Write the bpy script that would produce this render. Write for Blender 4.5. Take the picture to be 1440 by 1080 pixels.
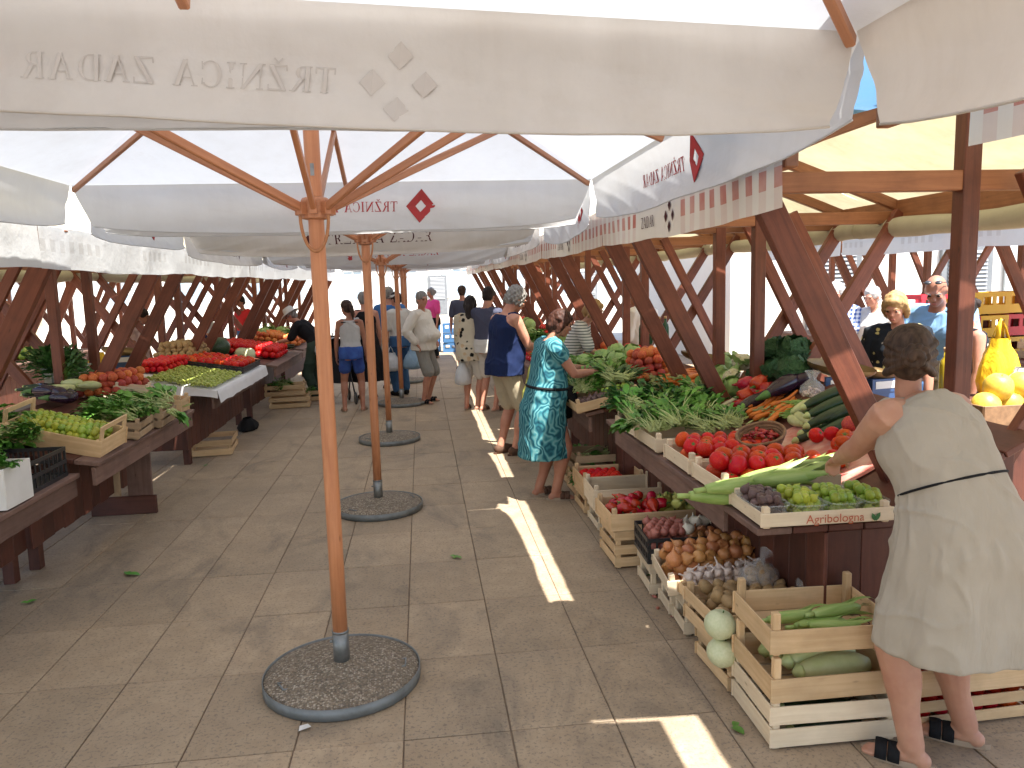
import bpy, bmesh, math, random
from mathutils import Vector, Matrix, noise, Quaternion
for o in list(bpy.data.objects): bpy.data.objects.remove(o)
SC = bpy.context.scene
C = SC.collection
RND = random.Random(11)
U = RND.uniform
PI = math.pi
V = Vector

# ---------------------------------------------------------------- camera
FPX, CH, ROLL, VPX, VPY = 1088.0, 1.8, 0.042, 591.0, 400.0
_Y = V((VPX-720, 540-VPY, FPX)).normalized()
_Z = V((-math.sin(ROLL), math.cos(ROLL), 0)); _Z = (_Z - _Y*_Z.dot(_Y)).normalized()
_X = V((_Y.z*_Z.y-_Y.y*_Z.z, _Y.x*_Z.z-_Y.z*_Z.x, _Y.y*_Z.x-_Y.x*_Z.y)).normalized()
if _X.x < 0: _X = -_X
# rows of the camera basis (right, up, forward) in world axes
c_r = V((_X.x, _Y.x, _Z.x)); c_u = V((_X.y, _Y.y, _Z.y)); c_f = V((_X.z, _Y.z, _Z.z))
cam_d = bpy.data.cameras.new('camera'); cam = bpy.data.objects.new('camera', cam_d); C.objects.link(cam)
m3 = Matrix((c_r, c_u, -c_f)).transposed()
cam.matrix_world = Matrix.Translation((0, 0, CH)) @ m3.to_4x4()
cam_d.sensor_fit = 'HORIZONTAL'; cam_d.sensor_width = 36.0; cam_d.lens = 36.0*FPX/1440.0
cam_d.clip_start = 0.05; cam_d.clip_end = 600
SC.camera = cam
SC.render.resolution_x = 1024; SC.render.resolution_y = 768

# ---------------------------------------------------------------- sky, sun, exposure
SUN = V((0.235, -0.40, 1.0)).normalized()
world = bpy.data.worlds.new('World'); SC.world = world; world.use_nodes = True
wn = world.node_tree.nodes; wl = world.node_tree.links
bg = wn['Background']; sky = wn.new('ShaderNodeTexSky'); sky.sky_type = 'NISHITA'; sky.sun_disc = False
sky.sun_elevation = math.asin(SUN.z); sky.sun_rotation = math.atan2(SUN.x, SUN.y)
wl.new(sky.outputs[0], bg.inputs[0]); bg.inputs[1].default_value = 0.13
sun_d = bpy.data.lights.new('sun', 'SUN'); sun_d.energy = 5.0; sun_d.angle = math.radians(0.6); sun_d.color = (1.0, 0.95, 0.87)
sun = bpy.data.objects.new('sun', sun_d); C.objects.link(sun)
sun.rotation_euler = SUN.to_track_quat('Z', 'Y').to_euler()
SC.view_settings.view_transform = 'Standard'; SC.view_settings.look = 'None'
SC.view_settings.exposure = 1.74; SC.view_settings.gamma = 1.0
try: SC.view_settings.use_curve_mapping = False
except Exception: pass
try:
    SC.cycles.max_bounces = 10; SC.cycles.diffuse_bounces = 5; SC.cycles.transmission_bounces = 8; SC.cycles.transparent_max_bounces = 12
    SC.cycles.sample_clamp_indirect = 8.0
except Exception: pass

def ray(px, py):
    return c_f*FPX + c_r*(px-720) + c_u*(540-py)
def atz(px, py, z=0.0):
    d = ray(px, py); t = (z-CH)/d.z; return V((d.x*t, d.y*t, z))
def aty(px, py, y):
    d = ray(px, py); t = y/d.y; return V((d.x*t, y, CH+d.z*t))
def atx(px, py, x):
    d = ray(px, py); t = x/d.x; return V((x, d.y*t, CH+d.z*t))

# ---------------------------------------------------------------- materials
def nd(nt, typ, **kw):
    n = nt.nodes.new(typ)
    for k, v in kw.items():
        if k in n.inputs.keys() if hasattr(n.inputs, 'keys') else False: n.inputs[k].default_value = v
        else: setattr(n, k, v)
    return n
def rgba(c): return (c[0], c[1], c[2], 1.0)
def mathn(nt, op, a, b=None, c=None):
    n = nt.nodes.new('ShaderNodeMath'); n.operation = op
    for i, v in enumerate((a, b, c)):
        if v is None: continue
        if isinstance(v, (int, float)): n.inputs[i].default_value = v
        else: nt.links.new(v, n.inputs[i])
    return n.outputs[0]
def mixc(nt, f, a, b, mode='MIX'):
    n = nt.nodes.new('ShaderNodeMix'); n.data_type = 'RGBA'; n.blend_type = mode
    for s, v in ((n.inputs[0], f), (n.inputs[6], a), (n.inputs[7], b)):
        if isinstance(v, (int, float)): s.default_value = v
        elif isinstance(v, tuple): s.default_value = rgba(v)
        else: nt.links.new(v, s)
    return n.outputs[2]
def coords(nt, kind='Object', scale=(1, 1, 1), rnd=False, loc=(0, 0, 0)):
    tc = nt.nodes.new('ShaderNodeTexCoord'); out = tc.outputs[kind] if kind != 'World' else None
    if kind == 'World':
        g = nt.nodes.new('ShaderNodeNewGeometry'); out = g.outputs['Position']
    if rnd:
        oi = nt.nodes.new('ShaderNodeObjectInfo')
        va = nt.nodes.new('ShaderNodeVectorMath'); va.operation = 'MULTIPLY_ADD'
        cx = nt.nodes.new('ShaderNodeCombineXYZ')
        for i in range(3): nt.links.new(oi.outputs['Random'], cx.inputs[i])
        nt.links.new(cx.outputs[0], va.inputs[0]); va.inputs[1].default_value = (13.7, 31.1, 57.3); nt.links.new(out, va.inputs[2]); out = va.outputs[0]
    mp = nt.nodes.new('ShaderNodeMapping'); mp.inputs['Scale'].default_value = scale; mp.inputs['Location'].default_value = loc
    nt.links.new(out, mp.inputs[0]); return mp.outputs[0]
def noi(nt, vec, scale, detail=4, rough=0.55, dist=0.0):
    n = nt.nodes.new('ShaderNodeTexNoise'); n.inputs['Scale'].default_value = scale; n.inputs['Detail'].default_value = detail
    n.inputs['Roughness'].default_value = rough; n.inputs['Distortion'].default_value = dist
    nt.links.new(vec, n.inputs['Vector']); return n.outputs[0]
def ramp(nt, fac, stops):
    n = nt.nodes.new('ShaderNodeValToRGB'); e = n.color_ramp.elements
    while len(e) < len(stops): e.new(0.5)
    for i, (p, c) in enumerate(stops):
        e[i].position = p; e[i].color = rgba(c) if isinstance(c, tuple) else (c, c, c, 1)
    nt.links.new(fac, n.inputs[0]); return n.outputs[0]
def newmat(name):
    m = bpy.data.materials.new(name); m.use_nodes = True
    nt = m.node_tree; b = nt.nodes['Principled BSDF']; return m, nt, b
def bumpn(nt, b, h, strength, dist):
    n = nt.nodes.new('ShaderNodeBump'); n.inputs['Strength'].default_value = strength; n.inputs['Distance'].default_value = dist
    nt.links.new(h, n.inputs['Height']); nt.links.new(n.outputs[0], b.inputs['Normal'])
def objrand(nt):
    return nt.nodes.new('ShaderNodeObjectInfo').outputs['Random']
def hsv(nt, col, h=None, s=None, v=None):
    n = nt.nodes.new('ShaderNodeHueSaturation')
    for k, x in (('Hue', h), ('Saturation', s), ('Value', v)):
        if x is None: continue
        if isinstance(x, (int, float)): n.inputs[k].default_value = x
        else: nt.links.new(x, n.inputs[k])
    nt.links.new(col, n.inputs['Color']); return n.outputs[0]

def mat_plain(name, c1, c2=None, rough=0.5, scale=8, bump=0.0, bscale=None, rnd=0.15, hue=0.0, metal=0.0, sss=0.0, spec=0.5, coord=(1, 1, 1)):
    m, nt, b = newmat(name)
    vec = coords(nt, 'Object', coord, True)
    n = noi(nt, vec, scale)
    f = ramp(nt, n, [(0.35, 0.0), (0.65, 1.0)])
    col = mixc(nt, f, c1, c2 or c1)
    r = objrand(nt)
    vv = mathn(nt, 'MULTIPLY_ADD', r, rnd*2, 1-rnd)
    r2 = mathn(nt, 'FRACT', mathn(nt, 'MULTIPLY', r, 7.31))
    hh = mathn(nt, 'MULTIPLY_ADD', r2, hue*2, 0.5-hue)
    col = hsv(nt, col, h=hh, v=vv)
    nt.links.new(col, b.inputs['Base Color']); b.inputs['Roughness'].default_value = rough; b.inputs['Metallic'].default_value = metal
    b.inputs['Specular IOR Level'].default_value = spec
    if sss: b.inputs['Subsurface Weight'].default_value = sss; b.inputs['Subsurface Radius'].default_value = (0.02, 0.008, 0.004); b.inputs['Subsurface Scale'].default_value = 0.5
    if bump: bumpn(nt, b, noi(nt, vec, bscale or scale*4, 6), 0.6, bump)
    return m

def mat_wood(name, c1, c2, rough=0.6, rnd=0.2, grime=0.35, gscale=26):
    # grain runs along local X of every board
    m, nt, b = newmat(name)
    vec = coords(nt, 'Object', (1.6, gscale, gscale), True)
    n = noi(nt, vec, 1.6, 6, 0.6, 0.6)
    col = mixc(nt, ramp(nt, n, [(0.3, 0.0), (0.7, 1.0)]), c1, c2)
    vec2 = coords(nt, 'Object', (1, 1, 1), True)
    g = ramp(nt, noi(nt, vec2, 5, 5, 0.65), [(0.42, 0.0), (0.75, 1.0)])
    col = mixc(nt, mathn(nt, 'MULTIPLY', g, grime), col, (c1[0]*0.35, c1[1]*0.33, c1[2]*0.32))
    vk = coords(nt, 'Object', (3.2, 9, 9), True)
    vor = nt.nodes.new('ShaderNodeTexVoronoi'); vor.inputs['Scale'].default_value = 1.6; nt.links.new(vk, vor.inputs['Vector'])
    kn = ramp(nt, vor.outputs['Distance'], [(0.04, 1.0), (0.10, 0.0)])
    col = mixc(nt, mathn(nt, 'MULTIPLY', kn, 0.55), col, (c1[0]*0.3, c1[1]*0.25, c1[2]*0.2))
    col = hsv(nt, col, v=mathn(nt, 'MULTIPLY_ADD', objrand(nt), rnd*2, 1-rnd))
    nt.links.new(col, b.inputs['Base Color']); b.inputs['Roughness'].default_value = rough
    bumpn(nt, b, n, 0.5, 0.002)
    return m

def mat_cloth(name, c, dirt=(0.4, 0.36, 0.3), trans=0.35, dirt_amt=0.35, fine=0.0008, uvpat=None, tcol=None):
    m, nt, b = newmat(name)
    vec = coords(nt, 'World')
    n1 = ramp(nt, noi(nt, vec, 1.7, 7, 0.6), [(0.4, 0.0), (0.72, 1.0)])
    vs = coords(nt, 'World', (6, 6, 0.8))
    n2 = ramp(nt, noi(nt, vs, 1.5, 6, 0.65), [(0.45, 0.0), (0.8, 1.0)])
    n3 = ramp(nt, noi(nt, vec, 9, 8, 0.75), [(0.55, 0.0), (0.8, 1.0)])
    dd = mathn(nt, 'MULTIPLY', mathn(nt, 'MAXIMUM', mathn(nt, 'MULTIPLY', n3, 0.7), mathn(nt, 'ADD', mathn(nt, 'MULTIPLY', n1, 0.6), mathn(nt, 'MULTIPLY', n2, 0.4))), dirt_amt)
    base = mixc(nt, dd, c, dirt)
    if uvpat: base = uvpat(nt, base)
    b.inputs['Roughness'].default_value = 0.85; b.inputs['Specular IOR Level'].default_value = 0.15
    nt.links.new(base, b.inputs['Base Color'])
    h = noi(nt, vec, 5, 5, 0.55)
    bumpn(nt, b, h, 0.5, 0.02)
    t = nt.nodes.new('ShaderNodeBsdfTranslucent')
    nt.links.new(mixc(nt, 1.0, base, tcol or (0.95, 0.95, 0.95), 'MULTIPLY'), t.inputs[0])
    mx = nt.nodes.new('ShaderNodeMixShader'); mx.inputs[0].default_value = trans
    nt.links.new(b.outputs[0], mx.inputs[1]); nt.links.new(t.outputs[0], mx.inputs[2])
    nt.links.new(mx.outputs[0], nt.nodes['Material Output'].inputs['Surface'])
    return m

def mat_tile():
    m, nt, b = newmat('paving_stone')
    vec = coords(nt, 'World')
    n1 = noi(nt, vec, 0.8, 7, 0.62); n2 = noi(nt, vec, 7, 8, 0.7); n3 = noi(nt, vec, 60, 4, 0.7); n4 = noi(nt, coords(nt, 'World', (1, 0.55, 1), loc=(5, 3, 0)), 2.2, 9, 0.68, 0.8)
    col = mixc(nt, ramp(nt, n2, [(0.3, 0.0), (0.7, 1.0)]), (0.325, 0.24, 0.157), (0.44, 0.338, 0.23))
    col = mixc(nt, mathn(nt, 'MULTIPLY', ramp(nt, n1, [(0.42, 0.0), (0.66, 1.0)]), 0.5), col, (0.22, 0.175, 0.13))
    col = mixc(nt, mathn(nt, 'MULTIPLY', ramp(nt, n4, [(0.52, 0.0), (0.70, 1.0)]), 0.6), col, (0.13, 0.11, 0.09))
    sp = ramp(nt, n3, [(0.40, 0.0), (0.46, 1.0)])
    col = mixc(nt, mathn(nt, 'MULTIPLY', mathn(nt, 'SUBTRACT', 1.0, sp), 0.5), col, (0.12, 0.10, 0.085))
    v = nt.nodes.new('ShaderNodeTexVoronoi'); v.feature = 'DISTANCE_TO_EDGE'; v.inputs['Scale'].default_value = 2.3; nt.links.new(mixc(nt, 0.18, vec, nt.nodes[-1].outputs[0]) if False else vec, v.inputs['Vector'])
    col = hsv(nt, col, v=mathn(nt, 'MULTIPLY_ADD', objrand(nt), 0.18, 0.91))
    nt.links.new(col, b.inputs['Base Color'])
    nt.links.new(mathn(nt, 'MULTIPLY_ADD', n2, 0.3, 0.5), b.inputs['Roughness'])
    b.inputs['Specular IOR Level'].default_value = 0.3
    bumpn(nt, b, mathn(nt, 'ADD', n3, mathn(nt, 'MULTIPLY', n2, 1.5)), 0.5, 0.004)
    return m

def mat_pebble():
    m, nt, b = newmat('exposed_aggregate')
    vec = coords(nt, 'Object')
    v = nt.nodes.new('ShaderNodeTexVoronoi'); v.inputs['Scale'].default_value = 105; nt.links.new(vec, v.inputs['Vector'])
    sep = nt.nodes.new('ShaderNodeSeparateColor'); nt.links.new(v.outputs['Color'], sep.inputs[0])
    col = ramp(nt, sep.outputs[0], [(0.0, (0.10, 0.075, 0.05)), (0.4, (0.22, 0.165, 0.11)), (0.75, (0.33, 0.265, 0.19)), (1.0, (0.48, 0.42, 0.34))])
    edge = ramp(nt, v.outputs['Distance'], [(0.35, 0.0), (0.75, 1.0)])
    col = mixc(nt, mathn(nt, 'MULTIPLY', edge, 0.75), col, (0.12, 0.10, 0.08))
    dirt = ramp(nt, noi(nt, vec, 4, 5), [(0.4, 0.0), (0.7, 1.0)])
    col = mixc(nt, mathn(nt, 'MULTIPLY', dirt, 0.3), col, (0.15, 0.12, 0.09))
    nt.links.new(col, b.inputs['Base Color']); b.inputs['Roughness'].default_value = 0.75
    bumpn(nt, b, mathn(nt, 'SUBTRACT', 1.0, v.outputs['Distance']), 1.0, 0.006)
    return m

def mat_glass(name, c, rough=0.05, alpha=0.25):
    # thin clear film: mostly see-through with a soft gloss
    m, nt, b = newmat(name)
    b.inputs['Base Color'].default_value = rgba(c); b.inputs['Roughness'].default_value = rough; b.inputs['Alpha'].default_value = alpha
    return m

MT = {}
MT['tile'] = mat_tile()
MT['mortar'] = mat_plain('mortar', (0.20, 0.145, 0.10), (0.14, 0.10, 0.07), 0.9, 12, rnd=0)
MT['pave'] = mat_plain('far_stone', (0.50, 0.46, 0.40), (0.42, 0.38, 0.33), 0.8, 0.6, 0.002, 20, rnd=0)
MT['pebble'] = mat_pebble()
MT['steel'] = mat_plain('galvanised_steel', (0.30, 0.31, 0.31), (0.20, 0.21, 0.21), 0.45, 18, 0.0006, 60, rnd=0.05, metal=0.75)
MT['rim'] = mat_plain('grey_rim', (0.20, 0.215, 0.22), (0.14, 0.15, 0.15), 0.5, 14, 0.0008, 50, rnd=0.05, metal=0.2)
MT['polewood'] = mat_wood('varnished_pole', (0.46, 0.175, 0.075), (0.60, 0.26, 0.12), 0.42, 0.06, 0.18, 30)
MT['strut'] = mat_wood('varnished_strut', (0.38, 0.15, 0.07), (0.52, 0.23, 0.11), 0.45, 0.12, 0.25)
MT['redwood'] = mat_wood('red_stained_wood', (0.125, 0.032, 0.017), (0.21, 0.062, 0.031), 0.55, 0.22, 0.55)
MT['beam'] = mat_wood('warm_stained_beam', (0.22, 0.085, 0.038), (0.33, 0.14, 0.062), 0.55, 0.2, 0.4)
MT['darkred'] = mat_wood('dark_red_boards', (0.085, 0.024, 0.015), (0.125, 0.038, 0.022), 0.6, 0.25, 0.6)
MT['mauve'] = mat_wood('weathered_mauve_board', (0.15, 0.082, 0.064), (0.22, 0.13, 0.10), 0.7, 0.2, 0.5)
MT['crate'] = mat_wood('poplar_crate_wood', (0.56, 0.37, 0.19), (0.70, 0.50, 0.29), 0.7, 0.16, 0.3)
MT['crate_pale'] = mat_wood('bleached_crate_wood', (0.64, 0.51, 0.35), (0.75, 0.63, 0.46), 0.7, 0.1, 0.18)
MT['crate_dark'] = mat_wood('old_crate_wood', (0.36, 0.25, 0.15), (0.48, 0.34, 0.21), 0.75, 0.2, 0.45)
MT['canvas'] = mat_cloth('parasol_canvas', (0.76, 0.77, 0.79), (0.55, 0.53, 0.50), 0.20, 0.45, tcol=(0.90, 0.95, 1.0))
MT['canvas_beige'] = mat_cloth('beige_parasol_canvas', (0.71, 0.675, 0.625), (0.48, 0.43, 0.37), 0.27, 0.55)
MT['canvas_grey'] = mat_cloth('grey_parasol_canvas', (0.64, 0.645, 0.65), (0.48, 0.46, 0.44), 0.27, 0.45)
MT['tarp'] = mat_cloth('yellowed_tarp', (0.70, 0.64, 0.42), (0.36, 0.29, 0.14), 0.27, 0.7)
MT['tarp_roll'] = mat_cloth('cream_rolled_tarp', (0.54, 0.51, 0.41), (0.34, 0.30, 0.21), 0.18, 0.6)
MT['blue_tarp'] = mat_cloth('blue_tarp', (0.16, 0.36, 0.62), (0.30, 0.36, 0.42), 0.3, 0.5)
MT['grey_tarp'] = mat_cloth('grey_tarp', (0.25, 0.25, 0.27), (0.15, 0.14, 0.13), 0.1, 0.5)
def checks(red, rows, gaps, amt=0.9):
    def f(nt, base):
        uv = nt.nodes.new('ShaderNodeUVMap'); sep = nt.nodes.new('ShaderNodeSeparateXYZ'); nt.links.new(uv.outputs[0], sep.inputs[0])
        u, v = sep.outputs[0], sep.outputs[1]
        col = mathn(nt, 'LESS_THAN', mathn(nt, 'FRACT', mathn(nt, 'DIVIDE', u, 0.13)), 0.5)
        band = None
        for (a, b2) in rows:
            q = mathn(nt, 'MULTIPLY', mathn(nt, 'GREATER_THAN', v, a), mathn(nt, 'LESS_THAN', v, b2))
            band = q if band is None else mathn(nt, 'MAXIMUM', band, q)
        msk = None
        for (a, b2) in gaps:
            q = mathn(nt, 'MULTIPLY', mathn(nt, 'GREATER_THAN', u, a), mathn(nt, 'LESS_THAN', u, b2))
            msk = q if msk is None else mathn(nt, 'MAXIMUM', msk, q)
        fade = ramp(nt, noi(nt, coords(nt, 'World', (3, 3, 3)), 1.5, 4), [(0.3, 0.6), (0.7, 1.0)])
        full = mathn(nt, 'MULTIPLY', mathn(nt, 'MULTIPLY', col, band), amt)
        stripe = mathn(nt, 'MULTIPLY', col, 0.22*(amt-0.3)/0.6)
        f1 = mathn(nt, 'MAXIMUM', full, stripe)
        if msk is not None: f1 = mathn(nt, 'MULTIPLY', f1, mathn(nt, 'SUBTRACT', 1.0, msk))
        return mixc(nt, mathn(nt, 'MULTIPLY', f1, fade), base, red)
    return f
MT['val_red'] = mat_cloth('checked_red_valance', (0.74, 0.70, 0.62), (0.50, 0.44, 0.36), 0.25, 0.35, uvpat=checks((0.46, 0.11, 0.07), [(0.08, 0.155), (0.26, 0.31)], [(1.15, 1.95)]))
MT['val_faded'] = mat_cloth('faded_checked_valance', (0.60, 0.62, 0.63), (0.46, 0.46, 0.46), 0.2, 0.35, uvpat=checks((0.33, 0.31, 0.29), [(0.10, 0.17), (0.24, 0.29)], [(0.0, 0.5), (1.15, 1.95)], 0.4))
MT['ink_red'] = mat_plain('faded_red_print', (0.42, 0.045, 0.05), (0.36, 0.06, 0.06), 0.9, 10, rnd=0, spec=0.1)
MT['ink_grey'] = mat_plain('sun_bleached_print', (0.47, 0.43, 0.39), (0.50, 0.46, 0.415), 0.9, 10, rnd=0, spec=0.1)
MT['ink_black'] = mat_plain('dark_print', (0.06, 0.02, 0.02), (0.10, 0.03, 0.03), 0.9, 10, rnd=0, spec=0.1)
MT['rope'] = mat_plain('orange_rope', (0.42, 0.19, 0.08), (0.34, 0.14, 0.06), 0.7, 60, 0.001, 120, rnd=0.05)
MT['blackplastic'] = mat_plain('black_plastic', (0.018, 0.019, 0.022), (0.03, 0.03, 0.033), 0.4, 10, rnd=0.1)
MT['white'] = mat_plain('white_card', (0.75, 0.74, 0.72), (0.68, 0.67, 0.64), 0.6, 6, rnd=0.06)

# ---------------------------------------------------------------- mesh helpers
class MB:
    def __init__(s): s.v = []; s.f = []; s.m = []; s.cur = 0; s.uv = None
    def add(s, vs, fs):
        b = len(s.v); s.v += [tuple(p) for p in vs]; s.f += [tuple(b+i for i in f) for f in fs]; s.m += [s.cur]*len(fs); return b
    def box(s, c, d, rot=None):
        hx, hy, hz = d[0]/2, d[1]/2, d[2]/2
        vs = [V((x, y, z)) for x in (-hx, hx) for y in (-hy, hy) for z in (-hz, hz)]
        if rot is not None: vs = [rot @ p for p in vs]
        c = V(c); vs = [p+c for p in vs]
        s.add(vs, [(0, 1, 3, 2), (4, 6, 7, 5), (0, 4, 5, 1), (2, 3, 7, 6), (0, 2, 6, 4), (1, 5, 7, 3)])
    def tube(s, path, rad, n=8, cap=True, squash=None, up=V((0, 0, 1))):
        # rad: number or list; squash: list of (a,b) half axes along (side, normal)
        path = [V(p) for p in path]; k = len(path); rings = []
        if isinstance(rad, (int, float)): rad = [rad]*k
        side = None
        for i in range(k):
            t = (path[min(i+1, k-1)]-path[max(i-1, 0)])
            if t.length < 1e-9: t = V((0, 0, 1))
            t.normalize()
            if side is None:
                side = t.cross(up)
                if side.length < 1e-3: side = t.cross(V((0, 1, 0)))
            side = (side - t*side.dot(t)).normalized(); nn = side.cross(t)
            a, b = (rad[i], rad[i]) if squash is None else squash[i]
            rings.append([path[i]+side*(math.cos(2*PI*j/n)*a)+nn*(math.sin(2*PI*j/n)*b) for j in range(n)])
        vs = [p for r in rings for p in r]
        fs = [(i*n+j, i*n+(j+1) % n, (i+1)*n+(j+1) % n, (i+1)*n+j) for i in range(k-1) for j in range(n)]
        if cap: fs += [tuple(range(n-1, -1, -1)), tuple((k-1)*n+j for j in range(n))]
        s.add(vs, fs)
    def lathe(s, prof, n=16, c=(0, 0, 0), fn=None):
        # prof: list of (r,z); r==0 at the ends closes
        c = V(c); vs = []; idx = []
        for (r, z) in prof:
            if r < 1e-6: idx.append([len(vs)]); vs.append(V((0, 0, z)))
            else:
                row = []
                for j in range(n):
                    a = 2*PI*j/n; rr = r*(fn(a, z) if fn else 1); row.append(len(vs)); vs.append(V((rr*math.cos(a), rr*math.sin(a), z)))
                idx.append(row)
        fs = []
        for a, b in zip(idx[:-1], idx[1:]):
            for j in range(n):
                j2 = (j+1) % n
                if len(a) == 1 and len(b) == 1: continue
                if len(a) == 1: fs.append((a[0], b[j2], b[j]))
                elif len(b) == 1: fs.append((a[j], a[j2], b[0]))
                else: fs.append((a[j], a[j2], b[j2], b[j]))
        s.add([p+c for p in vs], fs)
    def ball(s, c, r, rot=None, n=12, k=8, fn=None):
        if isinstance(r, (int, float)): r = (r, r, r)
        c = V(c); vs = [V((0, 0, -1))]; fs = []
        for i in range(1, k):
            t = -PI/2+PI*i/k
            for j in range(n): a = 2*PI*j/n; vs.append(V((math.cos(t)*math.cos(a), math.cos(t)*math.sin(a), math.sin(t))))
        vs.append(V((0, 0, 1)))
        if fn: vs = [p*fn(p) for p in vs]
        vs = [V((p.x*r[0], p.y*r[1], p.z*r[2])) for p in vs]
        if rot is not None: vs = [rot @ p for p in vs]
        for j in range(n): fs.append((0, 1+(j+1) % n, 1+j))
        for i in range(k-2):
            for j in range(n):
                a = 1+i*n; b = a+n; fs.append((a+j, a+(j+1) % n, b+(j+1) % n, b+j))
        a = 1+(k-2)*n; e = len(vs)-1
        for j in range(n): fs.append((a+j, a+(j+1) % n, e))
        s.add([p+c for p in vs], fs)
    def sheet(s, fn, nu, nv, uvfn=None):
        b = len(s.v); vs = []; uvs = []
        for i in range(nu+1):
            for j in range(nv+1):
                vs.append(fn(i/nu, j/nv))
                if uvfn: uvs.append(uvfn(i/nu, j/nv))
        s.add(vs, [(i*(nv+1)+j, (i+1)*(nv+1)+j, (i+1)*(nv+1)+j+1, i*(nv+1)+j+1) for i in range(nu) for j in range(nv)])
        if uvfn:
            if s.uv is None: s.uv = {}
            for k, q in enumerate(uvs): s.uv[b+k] = q
    def mesh(s, name, mats, smooth=True):
        me = bpy.data.meshes.new(name); me.from_pydata(s.v, [], s.f)
        for mm in (mats if isinstance(mats, (list, tuple)) else [mats]): me.materials.append(MT[mm] if isinstance(mm, str) else mm)
        me.polygons.foreach_set('material_index', s.m)
        me.polygons.foreach_set('use_smooth', [smooth]*len(s.f))
        if s.uv:
            l = me.uv_layers.new(name='UVMap')
            for lp in me.loops: l.data[lp.index].uv = s.uv.get(lp.vertex_index, (0, 0))
        me.update(); return me

def link(name, me, parent=None, loc=(0, 0, 0), rot=None, scale=None):
    o = bpy.data.objects.new(name, me); C.objects.link(o); o.location = loc
    if rot is not None: o.rotation_euler = rot if not isinstance(rot, (Matrix, Quaternion)) else rot.to_euler()
    if scale is not None: o.scale = (scale,)*3 if isinstance(scale, (int, float)) else scale
    if parent is not None: o.parent = parent
    return o
def tag(o, label, cat, group=None, kind=None):
    if label: o['label'] = label
    if cat: o['category'] = cat
    if group: o['group'] = group
    if kind: o['kind'] = kind
    return o
def thing(name, label, cat, loc=(0, 0, 0), rz=0.0, group=None):
    o = bpy.data.objects.new(name, None); C.objects.link(o); o.location = loc; o.rotation_euler = (0, 0, rz); o.empty_display_size = 0.1
    return tag(o, label, cat, group)
_bc = {}
def board_mesh(L, W, T, mat, bev=None):
    key = (round(L, 3), round(W, 3), round(T, 3), mat)
    if key not in _bc:
        bm = bmesh.new(); bmesh.ops.create_cube(bm, size=1.0)
        for v in bm.verts: v.co = V((v.co.x*L, v.co.y*W, v.co.z*T))
        b = bev if bev is not None else min(0.004, T*0.22)
        if b > 0: bmesh.ops.bevel(bm, geom=list(bm.edges), offset=b, segments=1, affect='EDGES')
        me = bpy.data.meshes.new('board'); bm.to_mesh(me); bm.free(); me.materials.append(MT[mat]); _bc[key] = me
    return _bc[key]
def board(name, parent, p0, p1, w, t, mat, wdir=(0, 0, 1), jit=0.0, bev=None):
    # a plank from p0 to p1 (its local X), w wide along wdir, t thick
    p0, p1 = V(p0), V(p1); x = p1-p0; L = x.length; x.normalize(); y = V(wdir); y = y-x*y.dot(x)
    if y.length < 1e-4: y = V((0, 1, 0)); y = y-x*y.dot(x)
    y.normalize(); z = x.cross(y)
    q = Matrix((x, y, z)).transposed()
    if jit: q = q @ Matrix.Rotation(U(-jit, jit), 3, 'Z') @ Matrix.Rotation(U(-jit, jit), 3, 'Y')
    return link(name, board_mesh(L, w, t, mat, bev), parent, (p0+p1)/2, q)
def smoothstep(a, b, x):
    t = max(0, min(1, (x-a)/(b-a))); return t*t*(3-2*t)
def ns(x, y=0, z=0): return noise.noise(V((x, y, z)))
def lump(seed, amp, f=2.0): return lambda p: 1+amp*noise.noise(V((p.x*f+seed*7.7, p.y*f, p.z*f)))
# ---------------------------------------------------------------- ground
mb = MB(); mb.sheet(lambda u, v: V((-90+180*u, -30+220*v, -0.012)), 1, 1)
ground = tag(link('ground', mb.mesh('ground', 'pave', False)), None, None, None, 'structure')
mb = MB(); mb.sheet(lambda u, v: V((-9.03+19.6*u, -2.0+24.4*v, -0.006)), 1, 1)
floor = tag(link('pavement', mb.mesh('pavement', 'mortar', False)), None, None, None, 'structure')
TW, TL, TX0, TY0 = 0.43, 0.66, -0.14, 3.57
bm = bmesh.new(); bmesh.ops.create_cube(bm, size=1.0)
for v in bm.verts: v.co = V((v.co.x*(TW-0.0055), v.co.y*(TL-0.0055), v.co.z*0.03-0.015))
bmesh.ops.bevel(bm, geom=[e for e in bm.edges if all(v.co.z > -0.01 for v in e.verts)], offset=0.0025, segments=1, affect='EDGES')
tile_me = bpy.data.meshes.new('paving_tile'); bm.to_mesh(tile_me); bm.free(); tile_me.materials.append(MT['tile'])
rest = MB()
for i in range(-20, 24):
    for j in range(-8, 28):
        cx, cy = TX0+TW*(i+0.5), TY0+TL*(j+0.5)+(0.0 if -5 <= i <= 4 else 0.33*(i % 2))
        near = -3.2 < cx < 2.4 and 2.0 < cy < 12.2 and (abs(cx) < cy*0.75+0.4)
        z = U(-0.0015, 0.0015)
        if near: link('paving_tile', tile_me, floor, (cx, cy, z), (U(-.002, .002), U(-.002, .002), U(-.004, .004)))
        else: rest.box((cx, cy, -0.003), (TW-0.008, TL-0.008, 0.008))
tag(link('paving_tiles', rest.mesh('paving_tiles', 'tile', False), floor), None, None, None, 'stuff')

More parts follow.
